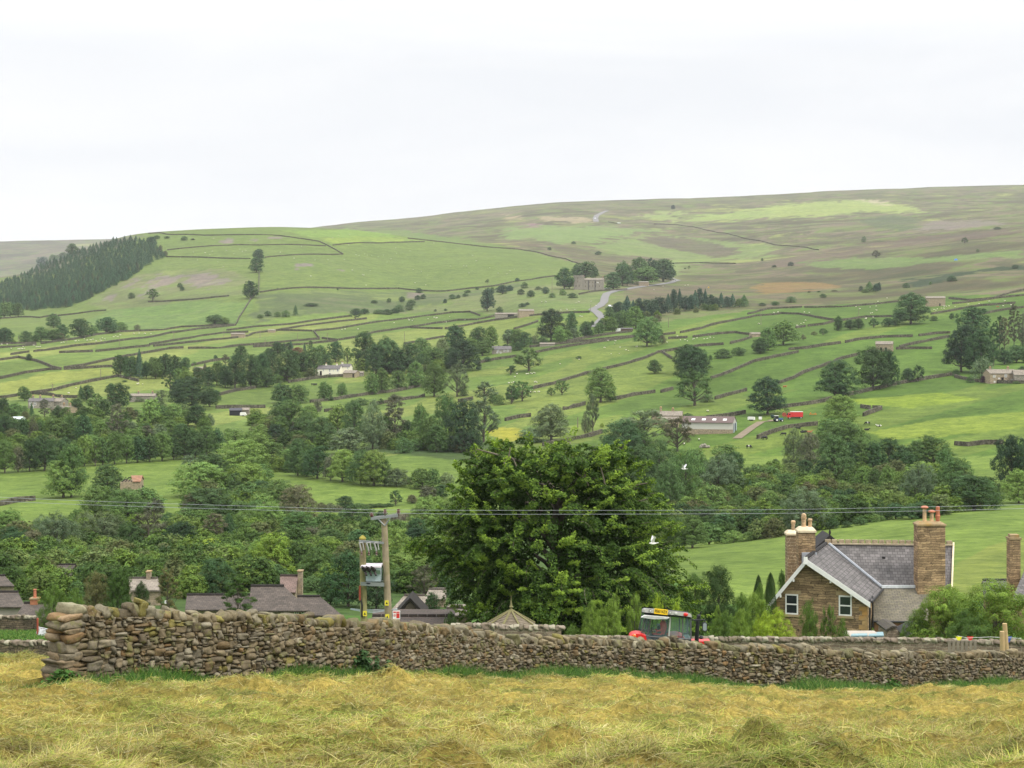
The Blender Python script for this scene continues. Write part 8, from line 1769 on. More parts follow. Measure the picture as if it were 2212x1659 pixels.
# ------------------------------------------------------------------ the red tractor and its driver
def text_obj(body, size, loc, rot, mat, parent, ext=.003, name='plate_letters', sx=1):
    cu = bpy.data.curves.new('t', 'FONT'); cu.body = body; cu.size = size; cu.extrude = ext; cu.align_x = 'CENTER'; cu.align_y = 'CENTER'; cu.offset = size*.022; cu.space_character = 1.08
    o = bpy.data.objects.new('t', cu); C.objects.link(o); bpy.context.view_layer.update()
    me = bpy.data.meshes.new_from_object(o); bpy.data.objects.remove(o); me.materials.clear(); me.materials.append(mat)
    n = link(name, me, parent, loc); n.rotation_euler = rot; n.scale = (sx, 1, 1); return n
def tractor():
    d = 66.0; M_ = {}
    # local frame: x to the right of the picture, y away, z up; the machine faces left and a little away, and pitches nose-down
    s = KS*d/F
    c = P3('K', 1335, 975, d); gx = h1(c.x, d)
    r = empty('red_tractor', (c.x, d, 0), 'red farm tractor with pale cab roof parked behind the near wall', 'tractor')
    X = lambda kx: (kx-1335)*s
    Z = lambda ky: P3('K', 0, ky, d).z
    RED = plain('tractor_red', (.62, .02, .02), .35, .05, 2, .5); GREY = plain('cab_grey', (.10, .10, .105), .5); ROOF = plain('pale_cab_roof', (.44, .43, .40), .45, .06, 2); BLK = plain('black_plastic', (.02, .02, .022), .5)
    gl = NT('cab_glass'); p = gl.n('BsdfPrincipled'); p.inputs['Base Color'].default_value = (.62, .78, .78, 1); p.inputs['Roughness'].default_value = .06; tr = gl.n('BsdfTransparent'); tr.inputs[0].default_value = (.80, .90, .89, 1)
    mx = gl.n('MixShader', i_0=.06); gl.l(tr.outputs[0], mx.inputs[1]); gl.l(p.outputs[0], mx.inputs[2]); gl.l(mx.outputs[0], gl.out.inputs[0]); GL = gl.m
    D = 1.3    # cab depth
    def quadprism(pts, y0, y1, mat, nm, parent=r, dz=0):
        mb = MB(); mb.slab([Vector((X(a), y0, Z(b))) for a, b in pts], (0, y1-y0, dz)); return mb.obj(nm, mat, parent)
    # roof shell: slab tilted down to the right, with bevelled ends
    rf = quadprism([(1143, 762), (1146, 738), (1160, 731), (1240, 735), (1500, 766), (1528, 776), (1535, 804), (1440, 790), (1160, 764)], -.12, D+.12, ROOF, 'cab_roof', dz=-.24)
    quadprism([(1150, 776), (1165, 772), (1440, 797), (1534, 809), (1530, 818), (1440, 806), (1160, 784)], -.06, D+.05, BLK, 'roof_lining', rf)
    quadprism([(1112, 798), (1140, 782), (1345, 800), (1325, 812), (1200, 812)], -.32, -.13, plain('white_visor', (.5, .5, .48), .4), 'sun_visor', rf)
    # plate and lamps on the roof edge
    ang = math.atan2(-(750-738), (1332-1220))
    px0, px1 = X(1222), X(1334); zc = Z(756); L = px1-px0
    mb = MB(); mb.box(-L/2, L/2, -.02, .01, -.105, .105); pl = mb.obj('number_plate', plain('yellow_number_plate', (.80, .52, .02), .45, .02), r, ((px0+px1)/2, -.135, zc)); pl.rotation_euler = (0, -ang, 0)
    tx = text_obj('PE63 NZX', .122, (0, -.024, 0), (R(90), 0, 0), BLK, pl, .002); tx.scale = (.86, 1.35, 1)
    for kx, ky, w_ in ((1190, 748, .17), (1353, 764, .15), (1402, 771, .2)):
        mb = MB(); mb.lathe([(.055, 0), (.055, .03), (.045, .05)], 16, (0, 0, 0)); lo = mb.obj('work_lamp', BLK if w_ != .2 else ROOF, r, (X(kx), -.13, Z(ky))); lo.rotation_euler = (R(90), 0, 0); lo.scale = (w_*6, 1.15, 1)
        mb = MB(); mb.lathe([(.042, .051), (.03, .058)], 16, (0, 0, 0)); mb.obj('lens', plain('lamp_lens', (.55, .55, .52), .15) if 'lamp_lens' not in bpy.data.materials else bpy.data.materials['lamp_lens'], lo)
    mb = MB(); mb.lathe([(.07, 0), (.07, .05), (.04, .07)], 14); o = mb.obj('red_lamp', RED, r, (X(1482), -.12, Z(780))); o.rotation_euler = (R(90), 0, 0); o.scale = (1.3, 1, 1)
    # pillars of the near side
    def pillar(a, b, w_, y, nm='pillar', mt=GREY):
        mb = MB(); p0 = Vector((X(a[0]), y, Z(a[1]))); p1 = Vector((X(b[0]), y, Z(b[1]))); mb.slab([p0+Vector((-w_/2, 0, 0)), p0+Vector((w_/2, 0, 0)), p1+Vector((w_/2, 0, 0)), p1+Vector((-w_/2, 0, 0))], (0, .06, 0)); return mb.obj(nm, mt, r)
    for y in (0.0, D-.06):
        pillar((1148, 800), (1118, 948), .04, y); pillar((1200, 812), (1168, 965), .06, y); pillar((1360, 795), (1345, 978), .06, y, mt=ROOF if y == 0 else GREY)
        pillar((1462, 800), (1460, 980), .05, y); pillar((1528, 812), (1530, 985), .05, y)
    mb = MB(); mb.tube([(X(1118), 0, Z(948)), (X(1170), 0, Z(966)), (X(1345), 0, Z(980)), (X(1530), 0, Z(990))], .035, 6); mb.obj('door_sill', GREY, r); mb = MB(); mb.tube([(X(1118), D, Z(948)), (X(1170), D, Z(966)), (X(1530), D, Z(990))], .035, 6); mb.obj('door_sill', GREY, r)
    # glass panels
    def pane(pts, y, nm='glass_panel'):
        mb = MB(); mb.slab([Vector((X(a), y, Z(b))) for a, b in pts], (0, .012, 0)); return mb.obj(nm, GL, r)
    for y in (.02, D-.05):
        pane([(1120, 945), (1150, 802), (1196, 808), (1165, 962)], y); pane([(1172, 965), (1204, 814), (1355, 800), (1343, 976)], y); pane([(1352, 976), (1365, 798), (1455, 800), (1455, 980)], y); pane([(1466, 982), (1468, 802), (1524, 814), (1526, 986)], y)
    mb = MB(); mb.slab([(X(1120), .07, Z(945)), (X(1120), D-.07, Z(945)), (X(1150), D-.07, Z(802)), (X(1150), .07, Z(802))], (.012, 0, 0)); mb.obj('windscreen', GL, r)
    mb = MB(); mb.slab([(X(1528), .07, Z(986)), (X(1528), D-.07, Z(986)), (X(1526), D-.07, Z(814)), (X(1526), .07, Z(814))], (.012, 0, 0)); mb.obj('side_glass', GL, r)
    # wiper arm and cab furniture
    mb = MB(); mb.tube([(X(1215), -.01, Z(815)), (X(1200), -.01, Z(900)), (X(1212), -.01, Z(958))], .012, 5); mb.obj('wiper', BLK, r)
    mb = MB(); mb.box(X(1262), X(1322), .50, .98, Z(968), Z(895)); mb.slab([(X(1262), .48, Z(975)), (X(1338), .48, Z(975)), (X(1322), .48, Z(893)), (X(1270), .48, Z(890))], (0, .1, 0)); mb.box(X(1215), X(1330), .45, 1.0, Z(1010), Z(972)); mb.obj('seat', BLK, r)
    mb = MB(); mb.tube([(X(1195), .7, Z(1000)), (X(1215), .7, Z(940))], .03, 6)
    for i in range(12):
        q0, q1 = i*math.pi/6, (i+1)*math.pi/6; c0 = Vector((X(1217), .7, Z(937))); f_ = lambda q: c0+Vector((.05*math.sin(q), .19*math.cos(q), .19*math.sin(q)*.6)); mb.tube([f_(q0), f_(q1)], .016, 5, cap=False)
    mb.obj('steering_wheel', BLK, r)
    # wing, bonnet, wheels and running gear behind the wall
    wing = [(1015, 990), (1022, 955), (1040, 940), (1075, 932), (1110, 935), (1150, 950), (1160, 1010), (1150, 1040), (1020, 1030)]
    quadprism(wing, -.35, .45, RED, 'rear_wing'); quadprism([(a+345-15, b+32) if b < 1000 else (a+345-15, b+20) for a, b in wing], .1, D-.1, RED, 'mudguard')
    mb = MB(); mb.lathe([(.075, 0), (.07, .08), (.03, .11)], 14); wl = mb.obj('wing_lamp', plain('orange_lens', (.75, .14, .02), .25), r, (X(1053), -.38, Z(945))); wl.rotation_euler = (R(90), 0, 0)
    zg = gx; bot = Z(990)
    mb = MB(); mb.box(X(1160), X(1700), .35, D-.35, bot-1.0, bot-.15); mb.obj('bonnet', RED, r); mb = MB(); mb.box(X(1120), X(1535), .1, D-.1, bot-.35, bot-.02); mb.obj('cab_floor', GREY, r)
    for nm, kx, y, rr, w_ in (('rear_wheel', 1085, -.25, .85, .5), ('rear_wheel', 1085, D+.25, .85, .5), ('front_wheel', 1640, -.1, .6, .4), ('front_wheel', 1640, D+.1, .6, .4)):
        mb = MB(); mb.tube([(X(kx), y-w_/2, zg+rr), (X(kx), y+w_/2, zg+rr)], rr, 22); wo = mb.obj(nm, bpy.data.materials['tyre_rubber'], r); mb = MB(); sgn = -1 if y < .5 else 1; mb.tube([(X(kx), y+sgn*w_*.3, zg+rr), (X(kx), y+sgn*w_*.54, zg+rr)], rr*.5, 14); mb.obj('rim', M_WHITE, wo)
    # exhaust and mirror on the right
    mb = MB(); mb.tube([(X(1580), .2, Z(1060)), (X(1583), .2, Z(960)), (X(1592), .2, Z(835)), (X(1600), .2, Z(800)), (X(1618), .2, Z(772))], [.09, .085, .075, .08, .05], 10); mb.obj('exhaust', BLK, r)
    mb = MB(); mb.tube([(X(1530), .05, Z(826)), (X(1560), -.05, Z(830)), (X(1635), -.12, Z(824)), (X(1648), -.12, Z(838))], .028, 6); mm = mb.obj('mirror_arm', BLK, r)
    mb = MB(); n = 12; w0, h0 = .10, .19; cxm, czm = X(1640), Z(881)
    ring = [(cxm+w0*math.copysign(abs(math.cos(q))**.5, math.cos(q)), czm+h0*math.copysign(abs(math.sin(q))**.5, math.sin(q))) for q in [i*2*math.pi/n+.01 for i in range(n)]]
    mb.slab([Vector((a, -.18, b)) for a, b in ring], (0, .09, 0)); mh = mb.obj('mirror_housing', BLK, mm); mb = MB(); mb.slab([Vector((cxm+(a-cxm)*.78, -.182, czm+(b-czm)*.82)) for a, b in ring], (0, -.003, 0)); mb.obj('mirror_glass', plain('mirror_face', (.25, .28, .30), .1, .02, 1, .8), mh)
    mb = MB(); mb.lathe([(.07, 0), (.09, .06), (.05, .13)], 10, (X(1612), -.05, Z(985))); mb.obj('air_intake_cap', BLK, r)
    # driver: one skinned body
    SK = plain('skin', (.45, .26, .18), .6, .05, 6); JR = plain('red_jumper', (.65, .05, .04), .9, .12, 8); HAIR = plain('grey_hair', (.22, .20, .18), .9, .2, 20)
    dx, dy = r.location.x, r.location.y
    def skinned(name, verts, edges, radii, mats, loc, label=None):
        me = bpy.data.meshes.new(name); me.from_pydata(verts, edges, []); o = bpy.data.objects.new(name, me); C.objects.link(o); o.location = loc
        m = o.modifiers.new('s', 'SKIN'); m.use_smooth_shade = True; sv = me.skin_vertices[0].data
        for i, q in enumerate(radii): sv[i].radius = (q, q) if not hasattr(q, '__len__') else q
        sv[0].use_root = True
        o.modifiers.new('ss', 'SUBSURF').levels = 2; o.modifiers['ss'].render_levels = 2
        bpy.context.view_layer.update(); dg = bpy.context.evaluated_depsgraph_get(); m2 = bpy.data.meshes.new_from_object(o.evaluated_get(dg)); o.modifiers.clear(); o.data = m2
        for m_ in mats: m2.materials.append(m_)
        return o
    hip = Vector((X(1306), .62, Z(972))); 
    V_l = [hip, hip+Vector((.0, 0, .18)), hip+Vector((.03, 0, .38)), hip+Vector((.04, 0, .52)), hip+Vector((.03, 0, .60)), hip+Vector((.01, 0, .70)), hip+Vector((-.01, 0, .80)),   # 0-6 spine, neck, head
           hip+Vector((.04, -.19, .47)), hip+Vector((-.04, -.24, .22)), hip+Vector((-.26, -.16, .16)), hip+Vector((-.34, -.14, .17)),
           hip+Vector((.04, .19, .47)), hip+Vector((-.04, .24, .22)), hip+Vector((-.26, .16, .16)), hip+Vector((-.34, .14, .17)),
           hip+Vector((-.05, -.11, -.02)), hip+Vector((-.42, -.14, .0)), hip+Vector((-.46, -.14, -.36)), hip+Vector((-.60, -.14, -.40)),
           hip+Vector((-.05, .11, -.02)), hip+Vector((-.42, .14, .0)), hip+Vector((-.46, .14, -.36)), hip+Vector((-.60, .14, -.40))]
    E_ = [(0,1),(1,2),(2,3),(3,4),(4,5),(5,6),(3,7),(7,8),(8,9),(9,10),(3,11),(11,12),(12,13),(13,14),(0,15),(15,16),(16,17),(17,18),(0,19),(19,20),(20,21),(21,22)]
    rad = [(.16,.19),(.16,.19),(.17,.22),(.11,.17),.055,(.085,.075),(.075,.068),.065,.05,.038,.03,.065,.05,.038,.03,.085,.065,.045,.035,.085,.065,.045,.035]
    loc = (dx, dy, 0)
    o = skinned('person', V_l, E_, rad, [JR, SK, plain('dark_trousers', (.03, .035, .05), .9)], loc)
    me = o.data; hz_ = hip.z
    for p in me.polygons:
        c_ = p.center
        if c_.z > hz_+.565: p.material_index = 1
        elif c_.x < hip.x-.29 and c_.z > hz_+.05: p.material_index = 1
        elif c_.z < hz_+.02: p.material_index = 2
    prop(o, 'driver in a red jumper sitting in the tractor cab facing left', 'person')
    hd = hip+Vector((0, 0, .76)); mb = MB(); mb.lathe([(.04, -.02), (.082, .03), (.085, .07), (.07, .11), (.03, .135)], 14, (hd.x+.025, hd.y, hd.z)); mb.obj('hair', HAIR, o, smooth=True)
    mb = MB(); mb.tube([(hd.x-.075, hd.y, hd.z+.0), (hd.x-.105, hd.y, hd.z-.03)], [.012, .018], 6); 
    for s_ in (-1, 1): mb.tube([(hd.x+.005, hd.y+s_*.072, hd.z-.03), (hd.x+.01, hd.y+s_*.082, hd.z+.02)], [.012, .018], 6)
    mb.obj('nose_and_ears', SK, o, smooth=True)
    mb = MB()
    for s_ in (-1, 1): mb.lathe([(.004, -.008), (.01, 0), (.004, .008)], 8, (hd.x-.078, hd.y+s_*.032, hd.z+.015))
    mb.tube([(hd.x-.082, hd.y-.022, hd.z-.058), (hd.x-.082, hd.y+.022, hd.z-.058)], .005, 5); mb.obj('eyes_and_mouth', M_IRON, o)
    # five-fingered hands closed on the wheel
    for s_ in (-1, 1):
        w = hip+Vector((-.36, s_*.14, .17)); mb = MB(); mb.tube([w, w+Vector((-.045, 0, .0)), w+Vector((-.085, 0, -.005))], [.03, .038, .032], 8)
        for k_, L_ in enumerate((.052, .06, .056, .044)):
            b = w+Vector((-.08, (k_-1.5)*.019, 0)); mb.tube([b, b+Vector((-L_*.6, 0, .01)), b+Vector((-L_*.85, 0, -.03)), b+Vector((-L_*.5, 0, -.045))], [.010, .009, .0085, .006], 6)
        b = w+Vector((-.03, -s_*.03, 0)); mb.tube([b, b+Vector((-.03, -s_*.02, -.01)), b+Vector((-.055, -s_*.01, -.03))], [.012, .01, .007], 6); mb.obj('hand', SK, o, smooth=True)
tractor()

# ------------------------------------------------------------------ gulls
M_FEATH = plain('white_feathers', (.80, .78, .73), .8, .04, 6); M_GWING = plain('grey_wing', (.50, .50, .50), .8, .08, 6); M_BILL = plain('dark_bill', (.12, .05, .03), .6)
def gull(v, cx, cy, d, k, rz, label, up):
    p = P3(v, cx, cy, d); r = empty('gull', p, label, 'bird', 'white gulls flying over the village'); r.rotation_euler = (0, 0, rz); r.scale = (k,)*3
    mb = MB(); mb.tube([(-.24, 0, .02), (-.17, 0, .03), (-.08, 0, .01), (.06, 0, 0), (.20, 0, .02), (.30, 0, .03)], [.02, .04, .062, .07, .035, .008], 12); b = mb.obj('body', M_FEATH, r, smooth=True)
    mb = MB(); mb.tube([(-.24, 0, .02), (-.29, 0, .008)], [.012, .003], 6); mb.obj('bill', M_BILL, b)
    mb = MB(); mb.slab([(.2, -.02, .03), (.36, -.08, .04), (.37, .08, .04), (.2, .02, .03)], (0, 0, .008)); mb.obj('tail', M_FEATH, r)
    for s in (-1, 1):
        a = up; y1, z1 = s*.16*math.cos(a), .18*math.sin(a); y2, z2 = y1+s*.30*math.cos(a*.8), z1+.34*math.sin(a*.8)
        mb = MB(); mb.slab([(-.08, s*.04, .04), (-.11, y1, z1+.04), (.03, y2, z2+.06), (.12, y2-s*.02, z2-.02), (.08, y1, z1), (.10, s*.04, .03)], (0, 0, .012)); mb.obj('wing', M_FEATH if s < 0 else M_GWING, r)
gull('K', 1213, 196, 72, .72, R(12), 'white gull flying low in front of the big beech with raised wings', R(62))
gull('G', 1470, 905, 95, .7, R(-35), 'white gull flying above the trees right of the beech top', R(50))

# ------------------------------------------------------------------ things around the garden wall at the right
def post(v, cx, y0, y1, d, lean, label):
    a = P3(v, cx, y0, d); g = h1(a.x, d); mb = MB(); mb.tube([(0, 0, -.3), (lean, 0, a.z-g)], [.11, .10], 10); o = mb.obj('fence_post', plain('fresh_timber', (.42, .30, .15), .85, .15, 4) if 'fresh_timber' not in bpy.data.materials else bpy.data.materials['fresh_timber'], None, (a.x-lean, d, g)); prop(o, label, 'post', 'pale new timber posts behind the near wall')
post('L', 2030, 1145, 1295, 70, -.08, 'shorter round pale timber post at the far right behind the wall'); post('L', 2052, 1080, 1298, 71, -.25, 'taller leaning pale timber post at the far right behind the wall')
a = P3('L', 1693, 1222, 76); r = empty('pallet_gate', gz(a), 'small slatted timber pallet standing before the garden wall', 'pallet'); zt = a.z-r.location.z; mb = MB()
for i in range(7): x = -.62+i*.2; mb.box(x, x+.13, 0, .03, zt-.62, zt-.02)
mb.obj('slats', M_POLE, r); mb = MB(); mb.box(-.66, .74, .032, .08, zt-.12, zt); mb.box(-.66, .74, .032, .08, zt-.62, zt-.52); mb.tube([(-.55, .06, -.2), (-.55, .06, zt-.55)], .04, 6); mb.tube([(.6, .06, -.2), (.6, .06, zt-.55)], .04, 6); mb.obj('rails', M_POLE, r)
a = P3('L', 1745, 1200, 78.6); r = empty('bunting', a, 'short string of yellow and red bunting above the slatted pallet', 'bunting')
mb = MB(); mb.tube([(-.5, 0, .1), (0, 0, .0), (1.1, 0, .05), (2.6, 0, -.02)], .008, 4); mb.obj('string', M_WHITE, r)
for x, mt in ((-.42, 'y'), (.12, 'r'), (2.0, 'b')):
    mb = MB(); mb.slab([(x-.16, 0, .07), (x+.16, 0, .07), (x, 0, -.24)], (0, .01, 0)); mb.obj('flag', {'y': plain('yellow_flag', (.75, .70, .03), .7), 'r': plain('red_flag', (.6, .03, .03), .7), 'b': plain('blue_flag', (.04, .09, .35), .7)}[mt], r)
r = empty('pale_roof_shed', (0, 0, 0), 'low shed with pale blue-grey sheet roof in front of the sandstone house', 'shed'); PB = plain('pale_blue_sheet', (.20, .30, .32), .95, .06, 2)
for x0, x1 in ((776, 915), (922, 1050)):
    mb = MB(); mb.slab([P3('L', x0, 1190, 86), P3('L', x1, 1188, 86), P3('L', x1-6, 1158, 88.5), P3('L', x0+14, 1160, 88.5)], (0, 0, .06)); mb.obj('roof_sheet', PB, r)
a, b = P3('L', 785, 1192, 86.1), P3('L', 1045, 1192, 86.1); mb = MB(); mb.box(a.x, b.x, 86.15, 88.3, h1(a.x, 86)-.3, a.z-.05); mb.obj('shed_wall', M_RENDER, r)
r = empty('small_gabled_shed', (0, 0, 0), 'little grey gabled roof with orange bargeboard before the leafy tree', 'shed')
A_, B_, P_ = P3('L', 1262, 1210, 90), P3('L', 1485, 1210, 90), P3('L', 1372, 1146, 90); g = h1(A_.x, 90)-.3
mb = MB(); mb.slab([A_+Vector((-.1, 0, 0)), P_+Vector((0, 0, .03)), P_+Vector((0, 0, .12)), A_+Vector((-.14, 0, .1))], (0, 3, 0)); mb.slab([P_+Vector((.003, -.01, .03)), B_+Vector((.1, -.01, 0)), B_+Vector((.14, -.01, .1)), P_+Vector((.003, -.01, .12))], (0, 3, 0)); mb.obj('roof', M_SLATE, r)
mb = MB(); mb.slab([Vector((A_.x+.1, 90.1, g)), Vector((B_.x-.1, 90.1, g)), B_+Vector((-.1, .1, -.02)), P_+Vector((0, .1, 0)), A_+Vector((.1, .1, -.02))], (0, 2.7, 0)); mb.obj('wall', M_RENDER, r)
mb = MB(); mb.slab([A_+Vector((.35, -.05, .02)), P_+Vector((0, -.05, -.12)), P_+Vector((0, -.05, -.02)), A_+Vector((.25, -.05, .06))], (0, .04, 0)); mb.slab([P_+Vector((.003, -.05, -.12)), B_+Vector((-.35, -.05, .02)), B_+Vector((-.25, -.05, .06)), P_+Vector((.003, -.05, -.02))], (0, .04, 0)); mb.obj('bargeboard', M_BRICKC, r)
r = empty('stone_outhouse', (0, 0, 0), 'small stone outhouse with rounded slate top right of the pale blue roof', 'outbuilding')
pts = [P3('L', 1050, 1200, 92), P3('L', 1180, 1200, 92), P3('L', 1182, 1150, 92), P3('L', 1150, 1118, 92), P3('L', 1118, 1115, 92), P3('L', 1080, 1145, 92)]; mb = MB(); g = h1(pts[0].x, 92)-.3
mb.slab([Vector((pts[0].x, 92, g)), Vector((pts[1].x, 92, g))]+pts[2:], (0, 2.2, 0)); mb.obj('wall', M_LICH, r); mb = MB(); mb.slab([pts[5]+Vector((-.1, -.1, .02)), pts[4]+Vector((0, -.1, .02)), pts[3]+Vector((.05, -.1, .02)), pts[3]+Vector((.05, -.1, .12)), pts[4]+Vector((0, -.1, .12)), pts[5]+Vector((-.12, -.1, .12))], (0, 2.4, 0)); mb.obj('roof', M_STSLATE, r)
# galvanised hurdles leaning beside the paddock wall
r = empty('metal_hurdle', (0, 0, 0), 'galvanised sheep hurdles leaning beside the paddock wall at left', 'hurdle'); M_G2 = plain('galvanised_tube', (.55, .55, .55), .4, .06, 4, .5, .5)
for k in range(2):
    d0_ = 98-3*k; a, b, c_, e_ = P3('I', 318+12*k, 888+18*k, d0_), P3('I', 470, 920+10*k, d0_), P3('I', 470, 985, d0_), P3('I', 300+14*k, 940+22*k, d0_)
    mb = MB()
    for t in np.linspace(0, 1, 6): mb.tube([a.lerp(e_, t), b.lerp(c_, t)], .025, 5)
    for t in np.linspace(0, 1, 5): mb.tube([a.lerp(b, t), e_.lerp(c_, t)], .025, 5)
    mb.obj('hurdle_panel', M_G2, r)
mb = MB(); a = P3('I', 312, 940, 97); mb.tube([a+Vector((0, 0, .9)), gz(a, -.2)], .06, 6); mb.obj('hurdle_post', M_RUST, r)
# ------------------------------------------------------------------ the big wind-blown beech
def beech():
    g = np.random.default_rng(77); d = 96.0; s = d/F
    cx = (1205-CX)*s; base = np.array([cx, d, h1(cx, d)])
    zof = lambda py: (HY-py)*s
    # outline rows: (row, left, right) in working pixels
    OUT = [(952,1120,1235),(965,1052,1330),(985,1000,1372),(1010,985,1385),(1050,970,1398),(1090,962,1432),(1130,950,1442),(1160,925,1452),(1190,945,1468),(1230,962,1484),(1270,975,1492),(1310,975,1494),(1350,985,1490),(1400,1000,1470)]
    rows = [o[0] for o in OUT]
    Lx = lambda py: np.interp(py, rows, [o[1] for o in OUT]); Rx = lambda py: np.interp(py, rows, [o[2] for o in OUT])
    P, Nn, S, T, UP = [], [], [], [], []
    twigs = []
    def spray(o, dirv, L, droop, tint, dens, wind):
        """a hanging leafy branchlet: arched axis with side twigs, leaves laid flat along it"""
        n = int(10+L*9); t = np.linspace(0, 1, n); dirv = dirv/np.linalg.norm(dirv)
        ax = o+dirv*L*t[:, None]+np.array([0, 0, -1.0])*(droop*L*t**2.1)[:, None]+wind*L*(t**2)[:, None]
        twigs.append(ax[::3])
        side = np.cross(dirv, [0, 0, 1.0]); side /= max(np.linalg.norm(side), .01)
        m = int(dens*n)
        ti = g.random(m); k = np.clip((ti*(n-1)).astype(int), 0, n-2); f = (ti*(n-1)-k)[:, None]
        c = ax[k]*(1-f)+ax[k+1]*f
        sl = (.16+.30*L*.4*(1-ti)*np.sqrt(ti)*2)*g.choice([-1, 1], m); sj = g.random(m)**.7
        off = side*(sl*sj)[:, None]+np.array([0, 0, -1.0])*(np.abs(sl)*sj*.45)[:, None]+g.normal(0, .045, (m, 3))
        P.append(c+off); nn = np.tile(np.array([0, 0, .6]), (m, 1))+dirv*.5+g.normal(0, .45, (m, 3)); Nn.append(nn)
        S.append(.066+.035*g.random(m)); T.append(tint*(1+.25*(ti-.3))*g.uniform(.75, 1.25, m)); UP.append(np.full(m, wind[2]))
    axis = np.array([cx, d+.0])
    depth_r = 6.2
    nsp = 0
    for i in range(1900):
        py = 960+ (1390-960)*g.random()**.9; L_, R_ = Lx(py), Rx(py)
        q = g.uniform(0, 2*math.pi); cxr = ((L_+R_)/2-CX)*s; hw = (R_-L_)/2*s; dr = hw*.92
        # surface point on an uneven lobed shell
        lob = 1+.07*math.sin(q*3+py*.02)+.06*math.sin(q*7-py*.035)
        rr = g.uniform(.60, .93)*lob
        o = np.array([cxr+math.cos(q)*hw*rr, d+math.sin(q)*dr*rr, zof(py)+g.normal(0, .15)])
        if math.sin(q) > .55 and g.random() < .6: continue
        out = np.array([math.cos(q), math.sin(q), 0]); low = (py-960)/430
        dirv = out*1.0+np.array([0, 0, .75-.75*low])+g.normal(0, .22, 3)
        L = g.uniform(.7, 1.45)*(.8+.5*low); droop = g.uniform(.55, 1.2)*(.55+.75*low)
        bright = g.random() < .26; tint = 1.0 if not bright else 1.75
        wind = np.array([g.uniform(-.05, .25), 0, .0])+(np.array([.1, 0, .45]) if bright else 0)
        if bright: droop *= .45
        spray(o, dirv, L, droop, tint*g.uniform(.7, 1.15), 6.5, wind); nsp += 1
    # crown-top tufts standing up in the wind
    for px_, py_ in [(1000,985),(1010,1000),(1060,960),(1075,968),(1100,960),(1125,955),(1150,965),(1180,962),(1205,952),(1222,957),(1240,962),(1270,970),(1300,965),(1330,975),(1355,985),(1372,980),(985,1030),(1390,1020),(1400,1050),(1425,1080),(1435,1110),(965,1080)]:
        for _ in range(3):
            o = np.array([(px_-CX)*s+g.normal(0, .15), d+g.uniform(-2.5, 1), zof(py_+28)]); spray(o, np.array([(px_-1205)/260.+g.normal(0, .2), g.normal(0, .2), .9]), g.uniform(.6, 1.0), .35, g.uniform(.9, 1.6), 7, np.array([.15, 0, .1]))
    # the long lower limb reaching out to the left
    for k in range(70):
        t = g.random(); o = np.array([(1010-105*t-CX)*s, d+g.uniform(-1.5, 1.0), zof(1190-32*t+g.uniform(-8, 26)*(1-t*.6))]); spray(o, np.array([-1, g.normal(0, .35), .25]), g.uniform(.5, 1.0), .9, g.uniform(.8, 1.45), 6, np.array([-.1, 0, 0]))
    # deeper leaves that close the crown
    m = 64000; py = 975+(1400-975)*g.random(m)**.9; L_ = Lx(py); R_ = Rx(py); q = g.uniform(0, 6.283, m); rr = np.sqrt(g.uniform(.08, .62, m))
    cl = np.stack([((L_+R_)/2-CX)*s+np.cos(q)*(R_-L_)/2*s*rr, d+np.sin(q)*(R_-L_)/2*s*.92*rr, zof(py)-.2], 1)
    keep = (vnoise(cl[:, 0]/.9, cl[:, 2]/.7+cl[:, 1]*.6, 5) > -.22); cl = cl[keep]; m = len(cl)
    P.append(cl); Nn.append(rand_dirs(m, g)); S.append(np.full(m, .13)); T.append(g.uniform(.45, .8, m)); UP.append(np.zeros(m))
    P = np.concatenate(P); Nn = np.concatenate(Nn); S = np.concatenate(S); T = np.concatenate(T)
    V, Q = leafquads(P, Nn, S*1.22, g, 1.7)
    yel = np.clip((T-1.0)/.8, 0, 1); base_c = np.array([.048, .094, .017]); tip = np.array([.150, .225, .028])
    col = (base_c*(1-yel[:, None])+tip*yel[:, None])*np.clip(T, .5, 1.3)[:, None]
    root = bpy.data.objects.new('beech_tree', None); C.objects.link(root); root.location = tuple(base)
    prop(root, 'huge dark green beech with drooping wind-blown branches behind the near wall', 'tree')
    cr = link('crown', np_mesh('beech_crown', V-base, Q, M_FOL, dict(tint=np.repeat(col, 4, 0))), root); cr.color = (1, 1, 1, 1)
    mb = MB(); z0 = 0
    mb.tube([(0, 0, -.4), (.05, 0, 1), (.15, .1, 3), (.0, .2, 5.5), (-.2, 0, 8.2)], [.62, .48, .42, .3, .12], 12)
    rr_ = random.Random(4)
    H_ = zof(960)-base[2]
    for i in range(34):
        q = i*2.4; z = 1.2+ (H_-4)*(i/34); a = Vector((.1, .1, z)); R__ = 4.6+1.4*math.sin(i); e = Vector((math.cos(q)*R__, math.sin(q)*R__*.9, z+1.6+rr_.uniform(0, 1.6))); mid = a.lerp(e, .5)+Vector((0, 0, .7)); mb.tube([a, a.lerp(mid, .5)+Vector((0, 0, .2)), mid, e], [.17, .13, .09, .03], 7, cap=False)
    for k, (x0, y0, x1, y1) in enumerate([((1370)*1, 900, 1445, 1010)] ): pass
